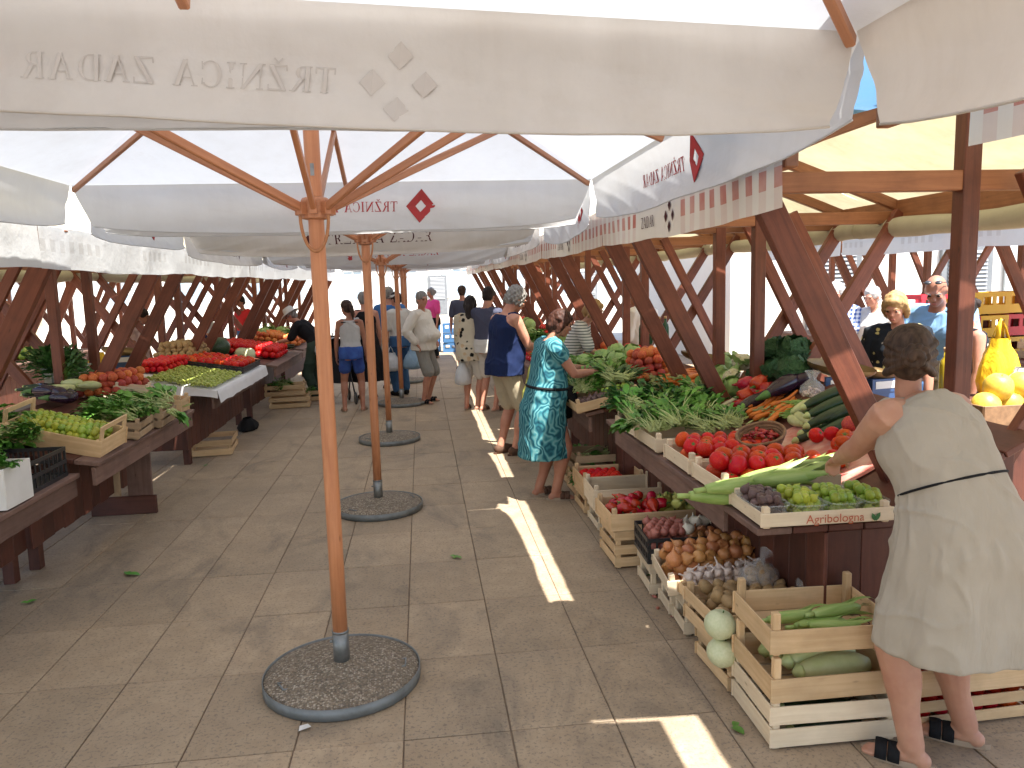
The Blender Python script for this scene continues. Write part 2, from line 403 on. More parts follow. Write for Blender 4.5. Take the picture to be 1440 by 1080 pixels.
# ---------------------------------------------------------------- lettering (serif capitals drawn as strokes)
def quad(a, b, w0, w1=None):
    a, b = V((a[0], a[1])), V((b[0], b[1])); w1 = w0 if w1 is None else w1; d = (b-a).normalized(); p = V((-d.y, d.x))
    return [a+p*w0/2, a-p*w0/2, b-p*w1/2, b+p*w1/2]
def hquad(x0, y0, x1, y1, w):  # slanted stroke with horizontal ends
    return [V((x0-w/2, y0)), V((x0+w/2, y0)), V((x1+w/2, y1)), V((x1-w/2, y1))]
def arcq(cx, cy, rx, ry, a0, a1, thick, n=14):
    out = []
    def pt(a, k):
        c, s = math.cos(a), math.sin(a); th = 0.05+(thick-0.05)*abs(c)**1.3
        return V((cx+(rx-th*(1-k))*c, cy+(ry-0.05*(1-k))*s))
    for i in range(n):
        p, q = a0+(a1-a0)*i/n, a0+(a1-a0)*(i+1)/n
        out.append([pt(p, 0), pt(p, 1), pt(q, 1), pt(q, 0)])
    return out
S, TN, SF = 0.15, 0.055, 0.05
def ser(x, y, w=0.32): return [V((x-w/2, y)), V((x+w/2, y)), V((x+w/2, y+SF)), V((x-w/2, y+SF))]
Zq = [quad((0.04, .965), (.70, .965), .07), quad((0.02, .035), (.72, .035), .07), hquad(.10, .02, .62, .98, .17), quad((.04, .78), (.05, 1), .05), quad((.70, 0), (.72, .24), .05)]
GLY = {
 'T': (.80, [quad((0, .965), (.76, .965), .07), hquad(.38, 0, .38, .97, S), ser(.38, 0), quad((.02, .74), (.02, 1), .05), quad((.74, .74), (.74, 1), .05)]),
 'R': (.84, [hquad(.17, 0, .17, 1, S), ser(.17, 0), ser(.12, .95, .24)] + arcq(.30, .745, .33, .255, -PI/2, PI/2, S) + [quad((.17, .975), (.32, .975), .05), quad((.17, .515), (.32, .515), .05), hquad(.70, 0, .42, .52, .16), ser(.72, 0, .24)]),
 'Z': (.80, Zq), 'Ž': (.80, Zq + [quad((.20, 1.24), (.36, 1.08), .06), quad((.36, 1.08), (.52, 1.24), .06)]),
 'N': (.96, [hquad(.14, 0, .14, 1, TN), hquad(.80, 0, .80, 1, TN), hquad(.80, 0, .12, 1, .17), ser(.14, 0, .26), ser(.80, .95, .26), ser(.06, .95, .2)]),
 'I': (.44, [hquad(.2, 0, .2, 1, S), ser(.2, 0), ser(.2, .95)]),
 'C': (.84, arcq(.42, .5, .42, .51, .75, 2*PI-.75, S, 20) + [quad((.71, .66), (.73, .96), .05), quad((.71, .34), (.73, .10), .04)]),
 'A': (.86, [hquad(.08, 0, .40, 1, TN), hquad(.70, 0, .40, 1, .165), quad((.20, .32), (.60, .32), .05), ser(.08, 0, .24), ser(.70, 0, .30)]),
 'D': (.92, [hquad(.17, 0, .17, 1, S), ser(.12, 0, .24), ser(.12, .95, .24), quad((.17, .975), (.38, .975), .05), quad((.17, .025), (.38, .025), .05)] + arcq(.36, .5, .46, .5, -PI/2, PI/2, S, 16)),
 ' ': (.45, []),
}
def text_quads(s, h, gap=0.09):
    out = []; x = 0
    for ch in s:
        w, qs = GLY[ch]
        for q in qs: out.append([V((x+p.x*h, p.y*h)) for p in q])
        x += (w+gap)*h
    return out, x-gap*h
def emblem(kind, r):
    if kind == 'ring':
        o = [V((0, r)), V((r, 0)), V((0, -r)), V((-r, 0))]; i = [p*0.36 for p in o]
        return [[o[k], o[(k+1) % 4], i[(k+1) % 4], i[k]] for k in range(4)]
    d = r/3; qs = []
    for (cx, cy) in ((0, 2*d), (0, -2*d), (2*d, 0), (-2*d, 0)): qs.append([V((cx, cy+d)), V((cx+d, cy)), V((cx, cy-d)), V((cx-d, cy))])
    return qs

# ---------------------------------------------------------------- parasols
def parasol(x, y, zc, label, half=(1.56, 1.56), tilt=(0, 0), cloth='canvas', vcloth='canvas_grey', ink='ink_red', emb='ring', texth=0.085, base=True, vh=0.27, embr=0.11, loop=True, seed=0, textx=0.0, swap=None, group='square canvas parasols down the middle of the aisle', textz=0.5):
    rr = random.Random(seed)
    t = thing('parasol', label, 'parasol', (x, y, 0), 0, group)
    hx, hy = half; zt = zc+0.62
    tx, ty = tilt
    def TZ(px, py): return tx*px+ty*py
    def AX(v): return v*1.045 if v < 0 else v
    if base:
        mb = MB(); mb.lathe([(0, 0.100), (0.045, 0.100), (0.075, 0.094), (0.20, 0.076), (0.325, 0.056), (0.349, 0.047), (0.349, 0.012), (0, 0.012)], 48)
        b = link('base', mb.mesh('parasol_base', 'pebble'), t)
        mb = MB(); mb.lathe([(0.350, 0.004), (0.352, 0.054), (0.356, 0.055), (0.356, 0.004), (0.350, 0.004)], 56); link('rim', mb.mesh('rim', 'rim'), b)
        a0 = rr.uniform(3.6, 4.0)
        for k in (0, 1):
            a = a0 + k*2.6; c = V((math.cos(a)*0.26, math.sin(a)*0.26, 0.058)); s = V((-math.sin(a), math.cos(a), 0)); r_ = V((math.cos(a), math.sin(a), -0.1))
            mb = MB(); mb.tube([c-s*.035, c-s*.035+r_*.03+V((0, 0, .012)), c+s*.035+r_*.03+V((0, 0, .012)), c+s*.035], 0.004, 6); link('lifting_handle', mb.mesh('lifting_handle', 'rim'), b)
        mb = MB(); mb.tube([(0, 0, 0.08), (0, 0, 0.24)], 0.037, 24); mb.tube([(0, 0, 0.234), (0, 0, 0.243)], 0.0385, 24)
        sl = link('sleeve', mb.mesh('sleeve', 'steel'), t)
        mb = MB(); mb.tube([(-0.036, 0, 0.19), (-0.05, 0, 0.19)], 0.007, 8); link('clamp_screw', mb.mesh('clamp_screw', 'steel'), sl)
    lean = tx*0.3
    mb = MB(); zz = [0.2+(zt-0.25)*i/6 for i in range(7)]
    mb.v = []; mb.tube([(0, 0, z) for z in zz], 0.0335, 20)
    me = mb.mesh('pole', 'polewood')
    # the grain follows local X: build the pole along X, then stand it up
    for v in me.vertices: v.co = V((v.co.z, v.co.y, -v.co.x))
    link('pole', me, t, (0, 0, 0), (0, -PI/2, 0))
    zh = zc-0.30
    mb = MB(); mb.lathe([(0.036, -.045), (.060, -.04), (.060, .035), (.054, .045), (.036, .05)], 16); 
    for k in range(8):
        a = k*PI/4; mb.box((math.cos(a)*.066, math.sin(a)*.066, 0), (.036, .03, .05), Matrix.Rotation(a, 3, 'Z'))
    link('hub', mb.mesh('hub', 'strut', False), t, (0, 0, zh))
    mb = MB(); mb.lathe([(0.029, -.03), (.06, -.03), (.06, .03), (.029, .03)], 16); link('top_hub', mb.mesh('top_hub', 'strut', False), t, (0, 0, zt-0.06))
    if loop:
        mb = MB(); pts = []
        for k in range(17):
            a = PI*k/16; pts.append(V((math.cos(a)*0.058, -0.055, -0.03-math.sin(a)*0.15)))
        mb.tube(pts, 0.007, 8); link('rope_loop', mb.mesh('rope_loop', 'rope'), t, (0, 0, zh))
    mb = MB(); mb.box((0, -0.0345, zh+0.16), (.016, .004, .05)); link('height_plate', mb.mesh('height_plate', 'steel', False), t)
    ends = []
    for k in range(8):
        a = k*PI/4; dx, dy = math.cos(a), math.sin(a)
        q = max(abs(dx), abs(dy)); ex, ey = AX(dx/q*hx), dy/q*hy; ez = zc-0.02+TZ(ex, ey); ends.append((ex, ey, ez))
        tip = V((ex*0.985, ey*0.985, ez)); top = V((dx*.05, dy*.05, zt-.07))
        wd = (-dy, dx, 0)
        board('rib', t, top, tip, 0.024, 0.030, 'strut', wd)
        f = 0.58 if k % 2 else 0.60
        m_ = top.lerp(tip, f)+V((0, 0, -.02)); st = V((dx*.065, dy*.065, zh))
        board('strut', t, st, m_, 0.022, 0.034, 'strut', wd)
    # canopy: four sewn triangles sagging between the ribs
    mb = MB(); apex = V((0, 0, zt))
    for s in range(4):
        ca, sa = math.cos(s*PI/2), math.sin(s*PI/2)
        def fn(u, v, ca=ca, sa=sa):
            w = (u*2-1); px, py = 1.0, w
            ex, ey = AX((px*ca-py*sa)*hx), (px*sa+py*ca)*hy
            e = V((ex*1.012, ey*1.012, zc+TZ(ex, ey)-.004))
            p = apex.lerp(e, v)
            sag = (0.5-0.5*math.cos(4*PI*u))   # 0 on the three ribs of this side
            p.z -= 0.07*sag*v*(1-v)*1.3 + 0.012*v*(1-v)*2*sag*ns(p.x*3+seed, p.y*3)
            p.z += 0.012
            return p
        mb.sheet(fn, 24, 14)
    link('canopy', mb.mesh('canopy', [cloth]), t)
    for s in range(4):
        ca, sa = math.cos(s*PI/2), math.sin(s*PI/2)
        lx = hy if s % 2 == 0 else hx      # half length of this side
        fr = swap.get(s, 0) if swap else 0
        def surf(d, h, off=0.0, ca=ca, sa=sa, s=s, lx=lx, fr=fr):
            # d: distance along the side (-lx..lx), h: 0 top .. 1 bottom, off: offset outwards
            u = (d/lx+1)/2; k = 1-0.045*h-0.02*h*h
            w = d/lx*k
            ed = (1.0+0.0, w)
            ex, ey = AX((ed[0]*ca-ed[1]*sa)*hx), (ed[0]*sa+ed[1]*ca)*hy
            bow = 0.045*math.sin(PI*h*0.9)*(1-abs(w)**4)+0.012*h*max(0, 1-abs(ns(d*2.2+h*2.5+seed, s))*5)+0.024*h*ns(d*1.4+seed*3.1, h*1.3, s)+0.008*ns(d*5+seed, h*2, s+4)*h-fr*h
            n = V((ca, sa, 0))
            z = zc+TZ(ex, ey)+0.012 - vh*h*(1+0.06*ns(d*0.9+seed*1.7, s*3.3)) - 0.035*math.sin(PI*u)*h*(0.6+0.4*math.sin(seed+s)) + 0.05*h*abs(w)**8
            return V((ex, ey, z))+n*(bow+off+0.004)
        mb = MB(); mb.sheet(lambda u, v: surf((u*2-1)*lx, v), 110, 18)
        mb.tube([surf((i/24*2-1)*lx, 1.0) for i in range(25)], 0.0035, 5)
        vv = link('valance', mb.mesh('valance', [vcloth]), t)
        tq, tw = text_quads('TRŽNICA ZADAR', texth)
        eq = emblem(emb, embr)
        mb = MB(); 
        # read from outside: emblem, then the words; seen from inside it is mirrored
        flip = 1 if True else -1
        tot = tw+embr*2.6
        for side_off in (0.0016, -0.0016):
            for q in tq: mb.add([surf(textx*(-1 if s == 0 else 1)+(p.x-tot/2+embr*2.6), (textz*vh-(p.y-texth/2))/vh, side_off) for p in q], [(0, 1, 2, 3)])
            for q in eq: mb.add([surf(textx*(-1 if s == 0 else 1)+(p.x-tot/2+embr), (textz*vh-p.y)/vh, side_off) for p in q], [(0, 1, 2, 3)])
        tag(link('lettering', mb.mesh('lettering', ink, False), vv), None, None, None, 'stuff')
    return t
PX = -0.43
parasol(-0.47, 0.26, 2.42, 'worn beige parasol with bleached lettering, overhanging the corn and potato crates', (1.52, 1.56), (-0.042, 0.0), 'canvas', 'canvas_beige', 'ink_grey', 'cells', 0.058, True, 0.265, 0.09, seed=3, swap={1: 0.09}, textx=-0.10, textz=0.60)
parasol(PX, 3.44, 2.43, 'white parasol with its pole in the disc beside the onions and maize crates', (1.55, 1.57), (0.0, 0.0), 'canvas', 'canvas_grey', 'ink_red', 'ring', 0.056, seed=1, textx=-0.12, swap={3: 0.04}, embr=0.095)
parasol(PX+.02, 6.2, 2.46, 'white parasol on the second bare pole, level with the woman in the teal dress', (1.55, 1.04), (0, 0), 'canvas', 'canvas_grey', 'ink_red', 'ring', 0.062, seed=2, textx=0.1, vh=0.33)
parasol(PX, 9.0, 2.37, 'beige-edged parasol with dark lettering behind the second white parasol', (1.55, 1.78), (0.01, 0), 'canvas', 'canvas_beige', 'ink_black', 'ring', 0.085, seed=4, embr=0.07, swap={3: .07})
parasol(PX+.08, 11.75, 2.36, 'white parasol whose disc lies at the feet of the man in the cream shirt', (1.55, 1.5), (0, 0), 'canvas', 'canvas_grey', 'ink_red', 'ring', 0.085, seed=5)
parasol(PX+.10, 14.5, 2.40, 'last parasol of the row, behind the man in the cream shirt', (1.55, 1.5), (0, 0), 'canvas', 'canvas_grey', 'ink_red', 'ring', 0.085, seed=6)

parasol(PX, -2.6, 2.42, 'parasol in the row behind the worn beige one, its disc bare', (1.55, 1.35), (0, 0), seed=8)  # this and the next are out of view, put in to shade the foreground
parasol(PX, -5.4, 2.42, 'parasol farthest back in the row behind the worn beige one', (1.55, 1.42), (0, 0), seed=9)

parasol(PX+.10, 17.3, 2.40, 'parasol past the last pole, where the aisle meets the square', (1.55, 1.5), (0, 0), seed=12)

# ---------------------------------------------------------------- market stalls: timber frames with a tarp roof
def stall(label, sx, xf, xb, y0, y1, roof=(0.36, 0.36), valmat='val_red', zf=2.28, drop=0.25, vend=None, ridge=2.72, tarp='tarp', roll=True, tableback=None, detail=True, lab_extra=None, bias=0.0, group='timber market stalls with tarp roofs'):
    # sx: +1 right of the aisle, -1 left.  xf: front (aisle) edge, xb: back edge, both positive distances
    t = thing('market_stall', label, 'stall', (sx*(xf+xb)/2, (y0+y1)/2, 0), 0, group)
    O = V(t.location)
    def P(x, y, z): return V((sx*x, y, z))-O
    xm = xf+1.02; ztie = zf-0.10
    for yy in (y0, y1):
        j = U(-.03, .03)
        board('post', t, P(xm, yy, 0), P(xm, yy, ridge-0.17), 0.08, 0.075, 'redwood', (1, 0, 0))
        board('brace', t, P(xf+0.88, yy+0.075+j, 0.72), P(xf+0.10, yy+0.075+j, ztie+0.05), 0.118, 0.06, 'redwood', (1, 0, 0))
        if detail: board('brace', t, P(xm+0.06, yy-0.075+j, 0.74), P(xb-0.06, yy-0.075, ztie+0.03), 0.09, 0.055, 'redwood', (1, 0, 0))
        if detail: board('brace', t, P(xb-0.16, yy-0.14+j, 0.80), P(xm+0.16, yy-0.14, ztie+0.03), 0.085, 0.05, 'redwood', (1, 0, 0))
        board('tie_beam', t, P(xf+0.015, yy, ztie), P(xb, yy, ztie), 0.085, 0.06, 'beam', (0, 0, 1))
        board('rafter', t, P(xf, yy, zf-.03), P(xm, yy, ridge-.08), 0.07, 0.05, 'beam', (0, 0, 1))
        board('rafter', t, P(xb, yy, zf-.03), P(xm, yy, ridge-.08), 0.07, 0.05, 'beam', (0, 0, 1))
    ya, yb = y0-roof[0], y1+roof[1]
    board('purlin', t, P(xf+.03, ya, zf-.055), P(xf+.03, yb, zf-.055), 0.07, 0.05, 'beam')
    board('purlin', t, P(xb-.03, ya, zf-.055), P(xb-.03, yb, zf-.055), 0.15, 0.05, 'beam')
    board('ridge_beam', t, P(xm, ya, ridge-.10), P(xm, yb, ridge-.10), 0.10, 0.05, 'beam')
    sd = U(0, 50)
    def rf(u, v):
        y = ya+(yb-ya)*u
        if v < 0.5: x = xf-0.0+(xm-xf)*v*2; z = zf+(ridge-zf)*v*2
        else: x = xm+(xb-xm)*(v-.5)*2; z = ridge+(zf-ridge)*(v-.5)*2
        fr = abs(math.sin(PI*(y-y0)/(y1-y0))) if y0 < y < y1 else 0
        z -= 0.07*fr*math.sin(PI*((v*2) % 1.0)) - 0.02*ns(x*2+sd, y*2)
        return P(x, y, z+0.01)
    mb = MB(); mb.sheet(rf, 20, 24); link('roof_tarp', mb.mesh('roof_tarp', tarp), t)
    def vf(u, v):
        y = ya+((vend or yb)-ya)*u
        return P(xf-0.012-0.014*v*ns(y*2.1, sd)-0.008*ns(y*7, sd, v), y, zf+0.012-drop*v-0.02*math.sin(PI*u)*v+0.012*ns(y*3, sd+3)*v)
    mb = MB(); mb.sheet(vf, 40, 6, lambda u, v: ((yb-ya)*(u if sx > 0 else 1-u), drop*(1-v))); va = link('valance', mb.mesh('valance', valmat), t)
    if valmat == 'val_red':
        tq, tw = text_quads('ZADAR', 0.06)
        mb = MB()
        for off in (0.006, -0.006):
            for q in tq: mb.add([vf((1.95-0.15-p.x)/(yb-ya), (0.19-p.y)/drop)+V((off, 0, 0)) for p in q], [(0, 1, 2, 3)])
            for (cx, cy) in ((1.28, .20), (1.33, .15), (1.23, .15), (1.28, .10)):
                mb.add([vf((cx+dx)/(yb-ya), (0.30-cy-dy)/drop)+V((off, 0, 0)) for dx, dy in ((0, .03), (.02, 0), (0, -.03), (-.02, 0))], [(0, 1, 2, 3)])
        link('lettering', mb.mesh('lettering', 'ink_black', False), va)
    if roll:
        mb = MB(); mb.tube([P(xb-0.10, ya+(yb-ya)*i/16, zf-0.16-0.03*math.sin(PI*i/16)+0.01*ns(i*.7, sd)) for i in range(17)], [0.065+0.012*ns(i*1.3, sd) for i in range(17)], 12); link('rolled_tarp', mb.mesh('rolled_tarp', 'tarp_roll'), t)
        mb = MB(); mb.sheet(lambda u, v: P(xb+0.01+.01*ns(u*6, sd), ya+(yb-ya)*u, zf+0.01-0.17*v), 16, 2); link('back_flap', mb.mesh('back_flap', 'tarp_roll'), t)
    return t
XF = 1.34
RY = [(-3.3, -1.2), (-0.45, 1.85), (3.17, 5.25), (5.97, 8.05), (8.8, 10.85), (11.6, 13.65), (14.4, 16.45), (17.2, 19.3), (20.0, 22.1)]  # first bay is unseen, added to darken the foreground
RL = ['stall back along the right row, behind the beige flap', 'stall behind the woman in the beige dress, its post beside the oil bottles', 'stall over the cauliflowers, peppers and front tomato crates', 'stall whose braces cross above the peaches and carrots',
      'stall beside the man in the navy tank top', 'stall behind the couple with the carrier bag', 'stall next to the man in blue denim shorts', 'stall past the denim shorts', 'end stall before the sunlit square']
for k, (a, b) in enumerate(RY):
    r = (0.36, 0.36) if k != 1 else (0.36, 0.85)
    if k == 2: r = (0.40, 0.36)
    stall('timber '+RL[k], 1, XF if k > 1 else 1.64, 3.42, a, b, r, 'val_red', zf=2.28 if k > 1 else 2.40, drop=.25, vend=2.18 if k == 1 else None, roll=k > 1)
LY = [(-3.3, -1.2), (-0.45, 1.6), (2.35, 4.45), (5.2, 7.25), (8.0, 10.05), (10.8, 12.85), (13.6, 15.65), (16.4, 18.45), (19.2, 21.2)]  # bays before the white box are unseen, added to shade the floor
LL = ['stall back along the left row, two bays from the white box', 'stall on the left, next to the one with the white box', 'stall beside the white and black boxes of greens', 'stall over the aubergines, marrows and tilted crate of figs', 'stall over the grape trays and the watermelon',
      'stall where the shopper in the bucket hat bends', 'stall behind the pushchair', 'stall by the far end of the left tables', 'end stall on the left before the square']
for k, (a, b) in enumerate(LY):
    stall('timber '+LL[k], -1, 2.19, 4.3, a, b, (0.375, 0.375), 'val_faded', zf=2.19, drop=0.245, tarp='tarp_roll' if k % 2 else 'tarp')
# further rows of stalls out on both sides
OR = ['next to the drinks crates', 'behind the blond woman', 'beyond the seller in cream', 'past the bread crates']
OL = ['behind the greens', 'behind the white scale', 'behind the rose dress', 'behind the navy tee', 'past the red top', 'farthest from the parasols']
for k in range(4): stall('timber stall in the outer right row, '+OR[k], 1, 5.9, 7.9, 3.3+k*2.5, 5.0+k*2.5, (0.38, 0.38), 'val_faded', roll=False)
for k in range(6):
    stall('timber stall in the outer left row, '+OL[k], -1, 5.7, 7.7, 4.2+k*2.5, 5.9+k*2.5, (0.38, 0.38), 'val_faded', roll=False)
    stall('timber stall in the outermost left row, '+OL[k], -1, 9.0, 11.0, 6.2+k*2.5, 7.9+k*2.5, (0.38, 0.38), 'val_faded', roll=False)

# blue tarp by the first right-hand roofs, spread wide to block the sun
mb = MB()
def tf(u, v):
    p = V((1.04+0.66*u-0.05*u*v, 1.93+1.24*v-0.10*u*v, 2.505+0.02*math.sin(u*7)*v-0.11*u-0.02*math.sin(PI*v)*u))
    return p
mb.sheet(tf, 20, 8)
tag(link('tarp', mb.mesh('tarp', 'blue_tarp')), 'blue folded tarp slung in the gap between two stall roofs', 'tarp')
mb = MB(); mb.sheet(lambda u, v: V((1.20+0.42*u, 3.20-0.12*u+0.05*math.sin(v*6), 2.27-0.07*v+0.12*u+0.02*math.sin(u*9))), 16, 6)
tag(link('tarp', mb.mesh('tarp', 'grey_tarp')), 'grey weathered tarp edge drooping beneath the blue tarp', 'tarp')

mb = MB(); mb.sheet(lambda u, v: V((0.98+0.49*u, 0.0+1.97*v-0.05*u*v, 2.44-0.04*u-0.02*math.sin(PI*u)+0.01*math.sin(v*9))), 16, 20)  # flap stretched to block sun, leaving a small patch on the floor
tag(link('canvas_flap', mb.mesh('canvas_flap', 'canvas_beige')), 'beige canvas flap bridging from the worn beige parasol to the nearest stall roof', 'canvas')

# ---------------------------------------------------------------- tables
def table(label, sx, xf, xb, y0, y1, z=0.74, rise=0.0, zf=None, apron='mauve', skirt='darkred', xs=None, group='plank market tables', apr=(0, 1)):
    t = thing('market_table', label, 'table', (sx*(xf+xb)/2, (y0+y1)/2, 0), 0, group); O = V(t.location)
    def P(x, y, zz): return V((sx*x, y, zz))-O
    n = max(3, round((xb-xf)/0.16)); w = (xb-xf)/n
    zz_ = zf or (lambda x: z+rise*(x-xf))
    for i in range(n):
        xc = xf+w*(i+.5); zz = zz_(xc)-0.015; sl = (zz_(xc+.01)-zz_(xc-.01))/.02
        board('top_board', t, P(xc, y0, zz), P(xc, y1, zz), w*math.hypot(1, sl)-0.006, 0.03, apron if i == 0 else skirt, (1, 0, sl*sx))
    xs = xs or xf+0.30
    for yy in (y0+.12, y1-.12):
        for xx in (xs+.04, xb-.08): board('leg', t, P(xx, yy, 0), P(xx, yy, zz_(xx)-.035), 0.07, 0.07, skirt, (1, 0, 0))
    ya = y0
    L = (y1-y0)
    board('apron', t, P(xf+.04, y0+L*apr[0], z-.092), P(xf+.04, y0+L*apr[1], z-.092), 0.12, 0.026, apron)
    m = int(L/0.15)
    for i in range(m):
        yc = y0+L*(i+.5)/m
        board('skirt_plank', t, P(xs, yc, 0.17+U(-.01, .01)), P(xs, yc, z-.035), L/m-0.004, 0.018, skirt, (0, 1, 0))
    ez = z-.035
    for i in range(3):
        xx = xs+.12+(xb-xs-.2)*(i+.0)/2.0
    for k in range(6):
        xa = xs+.012+(xb-xs-.02)*(k+.5)/6
        board('end_plank', t, P(xa, y0+.03, 0.17), P(xa, y0+.03, z-.035), (xb-xs)/6-.004, 0.018, skirt, (1, 0, 0))
    return t
RISE = 0.20
ZT = 0.75
def zr(x): return ZT+max(0.0, x-1.92)*0.5
def zr2(x): return ZT+RISE*(x-1.26)
table('dark red plank table carrying the nearest right-hand vegetables and tomato crates', 1, 1.35, 2.62, 2.98, 5.66, ZT, 0, zr, xs=1.66, apr=(0.16, 0.93))
table('dark red plank table under the peaches, carrots and cabbages', 1, 1.26, 2.46, 5.95, 8.3, ZT, RISE, xs=1.56)
table('dark red plank table beside the man in the navy tank top', 1, 1.28, 2.30, 8.6, 11.1, ZT, RISE, xs=1.6)
table('dark red plank table behind the couple', 1, 1.28, 2.30, 11.4, 13.9, ZT, RISE, xs=1.6)
table('dark red plank table at the far right end', 1, 1.28, 2.30, 14.2, 16.7, ZT, RISE, xs=1.6)
table('dark red plank back counter under the melons, oil bottles and yellow bag', 1, 2.85, 4.15, 4.70, 5.28, 0.88, 0.0, xs=2.9, apr=(0, 1))
def zl(x): return 0.72+0.16*(-x-2.06)
table('rough plank table under the white and black boxes of greens', -1, 2.22, 3.2, 3.3, 5.15, 0.66, 0.0, xs=2.60)
table('plank table under the tilted crate of figs and the aubergines', -1, 2.10, 3.2, 5.15, 7.3, 0.72, 0.16, xs=2.56)
table('plank table spread with white cloth under the grapes', -1, 2.12, 3.2, 8.15, 10.7, 0.74, 0.16, xs=2.45)
table('plank table in front of the seller with the white hat', -1, 2.0, 3.1, 10.9, 13.3, 0.74, 0.16, xs=2.4)
table('plank table behind the pushchair at the far left', -1, 2.05, 3.1, 13.7, 16.2, 0.74, 0.16, xs=2.4)
table('plank table in the outer right row under the bread crates', 1, 6.0, 7.0, 5.5, 9.4, 0.85, 0.0, xs=6.1)
table('plank table in the outer right row past the bread crates', 1, 6.0, 7.0, 10.0, 12.6, 0.85, 0.0, xs=6.1)
table('plank table in the outer left row near the boxes of greens', -1, 5.9, 6.9, 5.0, 9.0, 0.8, 0.0, xs=6.0)
table('plank table in the outer left row beyond the white scales', -1, 5.9, 6.9, 10, 15, 0.8, 0.0, xs=6.0)
# two rough upright boards leaning against the left table
pb = thing('upright_pallet', 'rough upright pallet of two grey boards propped against the fig table', 'pallet', (-2.42, 6.5, 0))
board('plank', pb, (-.17, 0, 0.12), (-.17, 0.02, 0.62), 0.17, 0.025, 'crate_dark', (1, 0, 0))
board('plank', pb, (.07, 0, 0.12), (.07, 0.02, 0.62), 0.19, 0.025, 'mauve', (1, 0, 0))
board('foot_rail', pb, (-.31, -.03, 0.075), (.20, -.03, 0.075), 0.15, 0.035, 'darkred', (0, 0, 1))
# ---------------------------------------------------------------- people
def skin(name, c, c2): MT[name] = mat_plain(name, c, c2, 0.5, 9, 0.0006, 120, rnd=0, sss=0.12, spec=0.35)
skin('skin_fair', (0.50, 0.275, 0.185), (0.43, 0.21, 0.14)); skin('skin_tan', (0.42, 0.20, 0.13), (0.36, 0.155, 0.10)); skin('skin_mid', (0.52, 0.26, 0.175), (0.45, 0.20, 0.135))
def hairmat(name, c, c2): MT[name] = mat_plain(name, c, c2, 0.6, 3, 0.0025, 5, rnd=0, spec=0.25, coord=(18, 18, 3))
hairmat('hair_brown', (0.030, 0.017, 0.011), (0.078, 0.046, 0.030)); hairmat('hair_dark', (0.014, 0.010, 0.009), (0.035, 0.024, 0.02)); hairmat('hair_auburn', (0.03, 0.010, 0.006), (0.065, 0.022, 0.012))
hairmat('hair_grey', (0.30, 0.29, 0.27), (0.16, 0.15, 0.14)); hairmat('hair_white', (0.60, 0.58, 0.55), (0.45, 0.44, 0.42)); hairmat('hair_blond', (0.42, 0.28, 0.13), (0.30, 0.185, 0.08))
def fabric(name, c, c2=None, pat=None, rough=0.85, fold=0.012, wts=0.0):
    m, nt, b = newmat(name); vec = coords(nt, 'Object')
    n = ramp(nt, noi(nt, vec, 6, 5), [(0.3, 0.0), (0.7, 1.0)]); col = mixc(nt, n, c, c2 or tuple(x*0.88 for x in c))
    if pat: col = pat(nt, vec, col)
    nt.links.new(col, b.inputs['Base Color']); b.inputs['Roughness'].default_value = rough; b.inputs['Specular IOR Level'].default_value = 0.2
    h1 = noi(nt, coords(nt, 'Object', (9, 9, 3.0)), 1.0, 4, 0.5, 1.2); h2 = noi(nt, vec, 260, 2)
    bumpn(nt, b, mathn(nt, 'ADD', h1, mathn(nt, 'MULTIPLY', h2, 0.03)), 0.75, fold); MT[name] = m
def p_swirl(nt, vec, col):
    w = nt.nodes.new('ShaderNodeTexWave'); w.inputs['Scale'].default_value = 11; w.inputs['Distortion'].default_value = 17; w.inputs['Detail'].default_value = 1.2; w.inputs['Detail Scale'].default_value = 0.8; nt.links.new(vec, w.inputs['Vector'])
    k = ramp(nt, w.outputs[1], [(0.0, (0.012, 0.075, 0.11)), (0.22, (0.025, 0.14, 0.18)), (0.42, (0.04, 0.19, 0.23)), (0.75, (0.07, 0.25, 0.28)), (0.97, (0.14, 0.33, 0.35))])
    return k
def p_stripe(nt, vec, col):
    s = nt.nodes.new('ShaderNodeSeparateXYZ'); nt.links.new(vec, s.inputs[0]); f = mathn(nt, 'LESS_THAN', mathn(nt, 'FRACT', mathn(nt, 'MULTIPLY', s.outputs[2], 32.0)), 0.35)
    return mixc(nt, f, col, (0.10, 0.12, 0.12))
def p_check(nt, vec, col):
    s = nt.nodes.new('ShaderNodeSeparateXYZ'); nt.links.new(vec, s.inputs[0]); f = mathn(nt, 'LESS_THAN', mathn(nt, 'FRACT', mathn(nt, 'MULTIPLY', s.outputs[2], 22.0)), 0.5); g = mathn(nt, 'LESS_THAN', mathn(nt, 'FRACT', mathn(nt, 'MULTIPLY', s.outputs[0], 22.0)), 0.5)
    return mixc(nt, mathn(nt, 'MULTIPLY', mathn(nt, 'ADD', f, g), 0.5), col, (0.05, 0.10, 0.32))
def p_floral(a, b_, sc=16, th=0.30):
    def f(nt, vec, col):
        v = nt.nodes.new('ShaderNodeTexVoronoi'); v.inputs['Scale'].default_value = sc; nt.links.new(vec, v.inputs['Vector'])
        d = mathn(nt, 'ADD', v.outputs['Distance'], mathn(nt, 'MULTIPLY', noi(nt, vec, 40, 2), 0.25))
        k = ramp(nt, d, [(th, 1.0), (th+.08, 0.0)]); s = nt.nodes.new('ShaderNodeSeparateColor'); nt.links.new(v.outputs['Color'], s.inputs[0])
        return mixc(nt, k, col, mixc(nt, mathn(nt, 'GREATER_THAN', s.outputs[0], 0.5), a, b_))
    return f
fabric('linen_beige', (0.41, 0.365, 0.30), (0.37, 0.33, 0.27), None, 0.9, 0.016)
fabric('teal_print', (0.1, 0.3, 0.3), None, p_swirl, 0.8, 0.010)
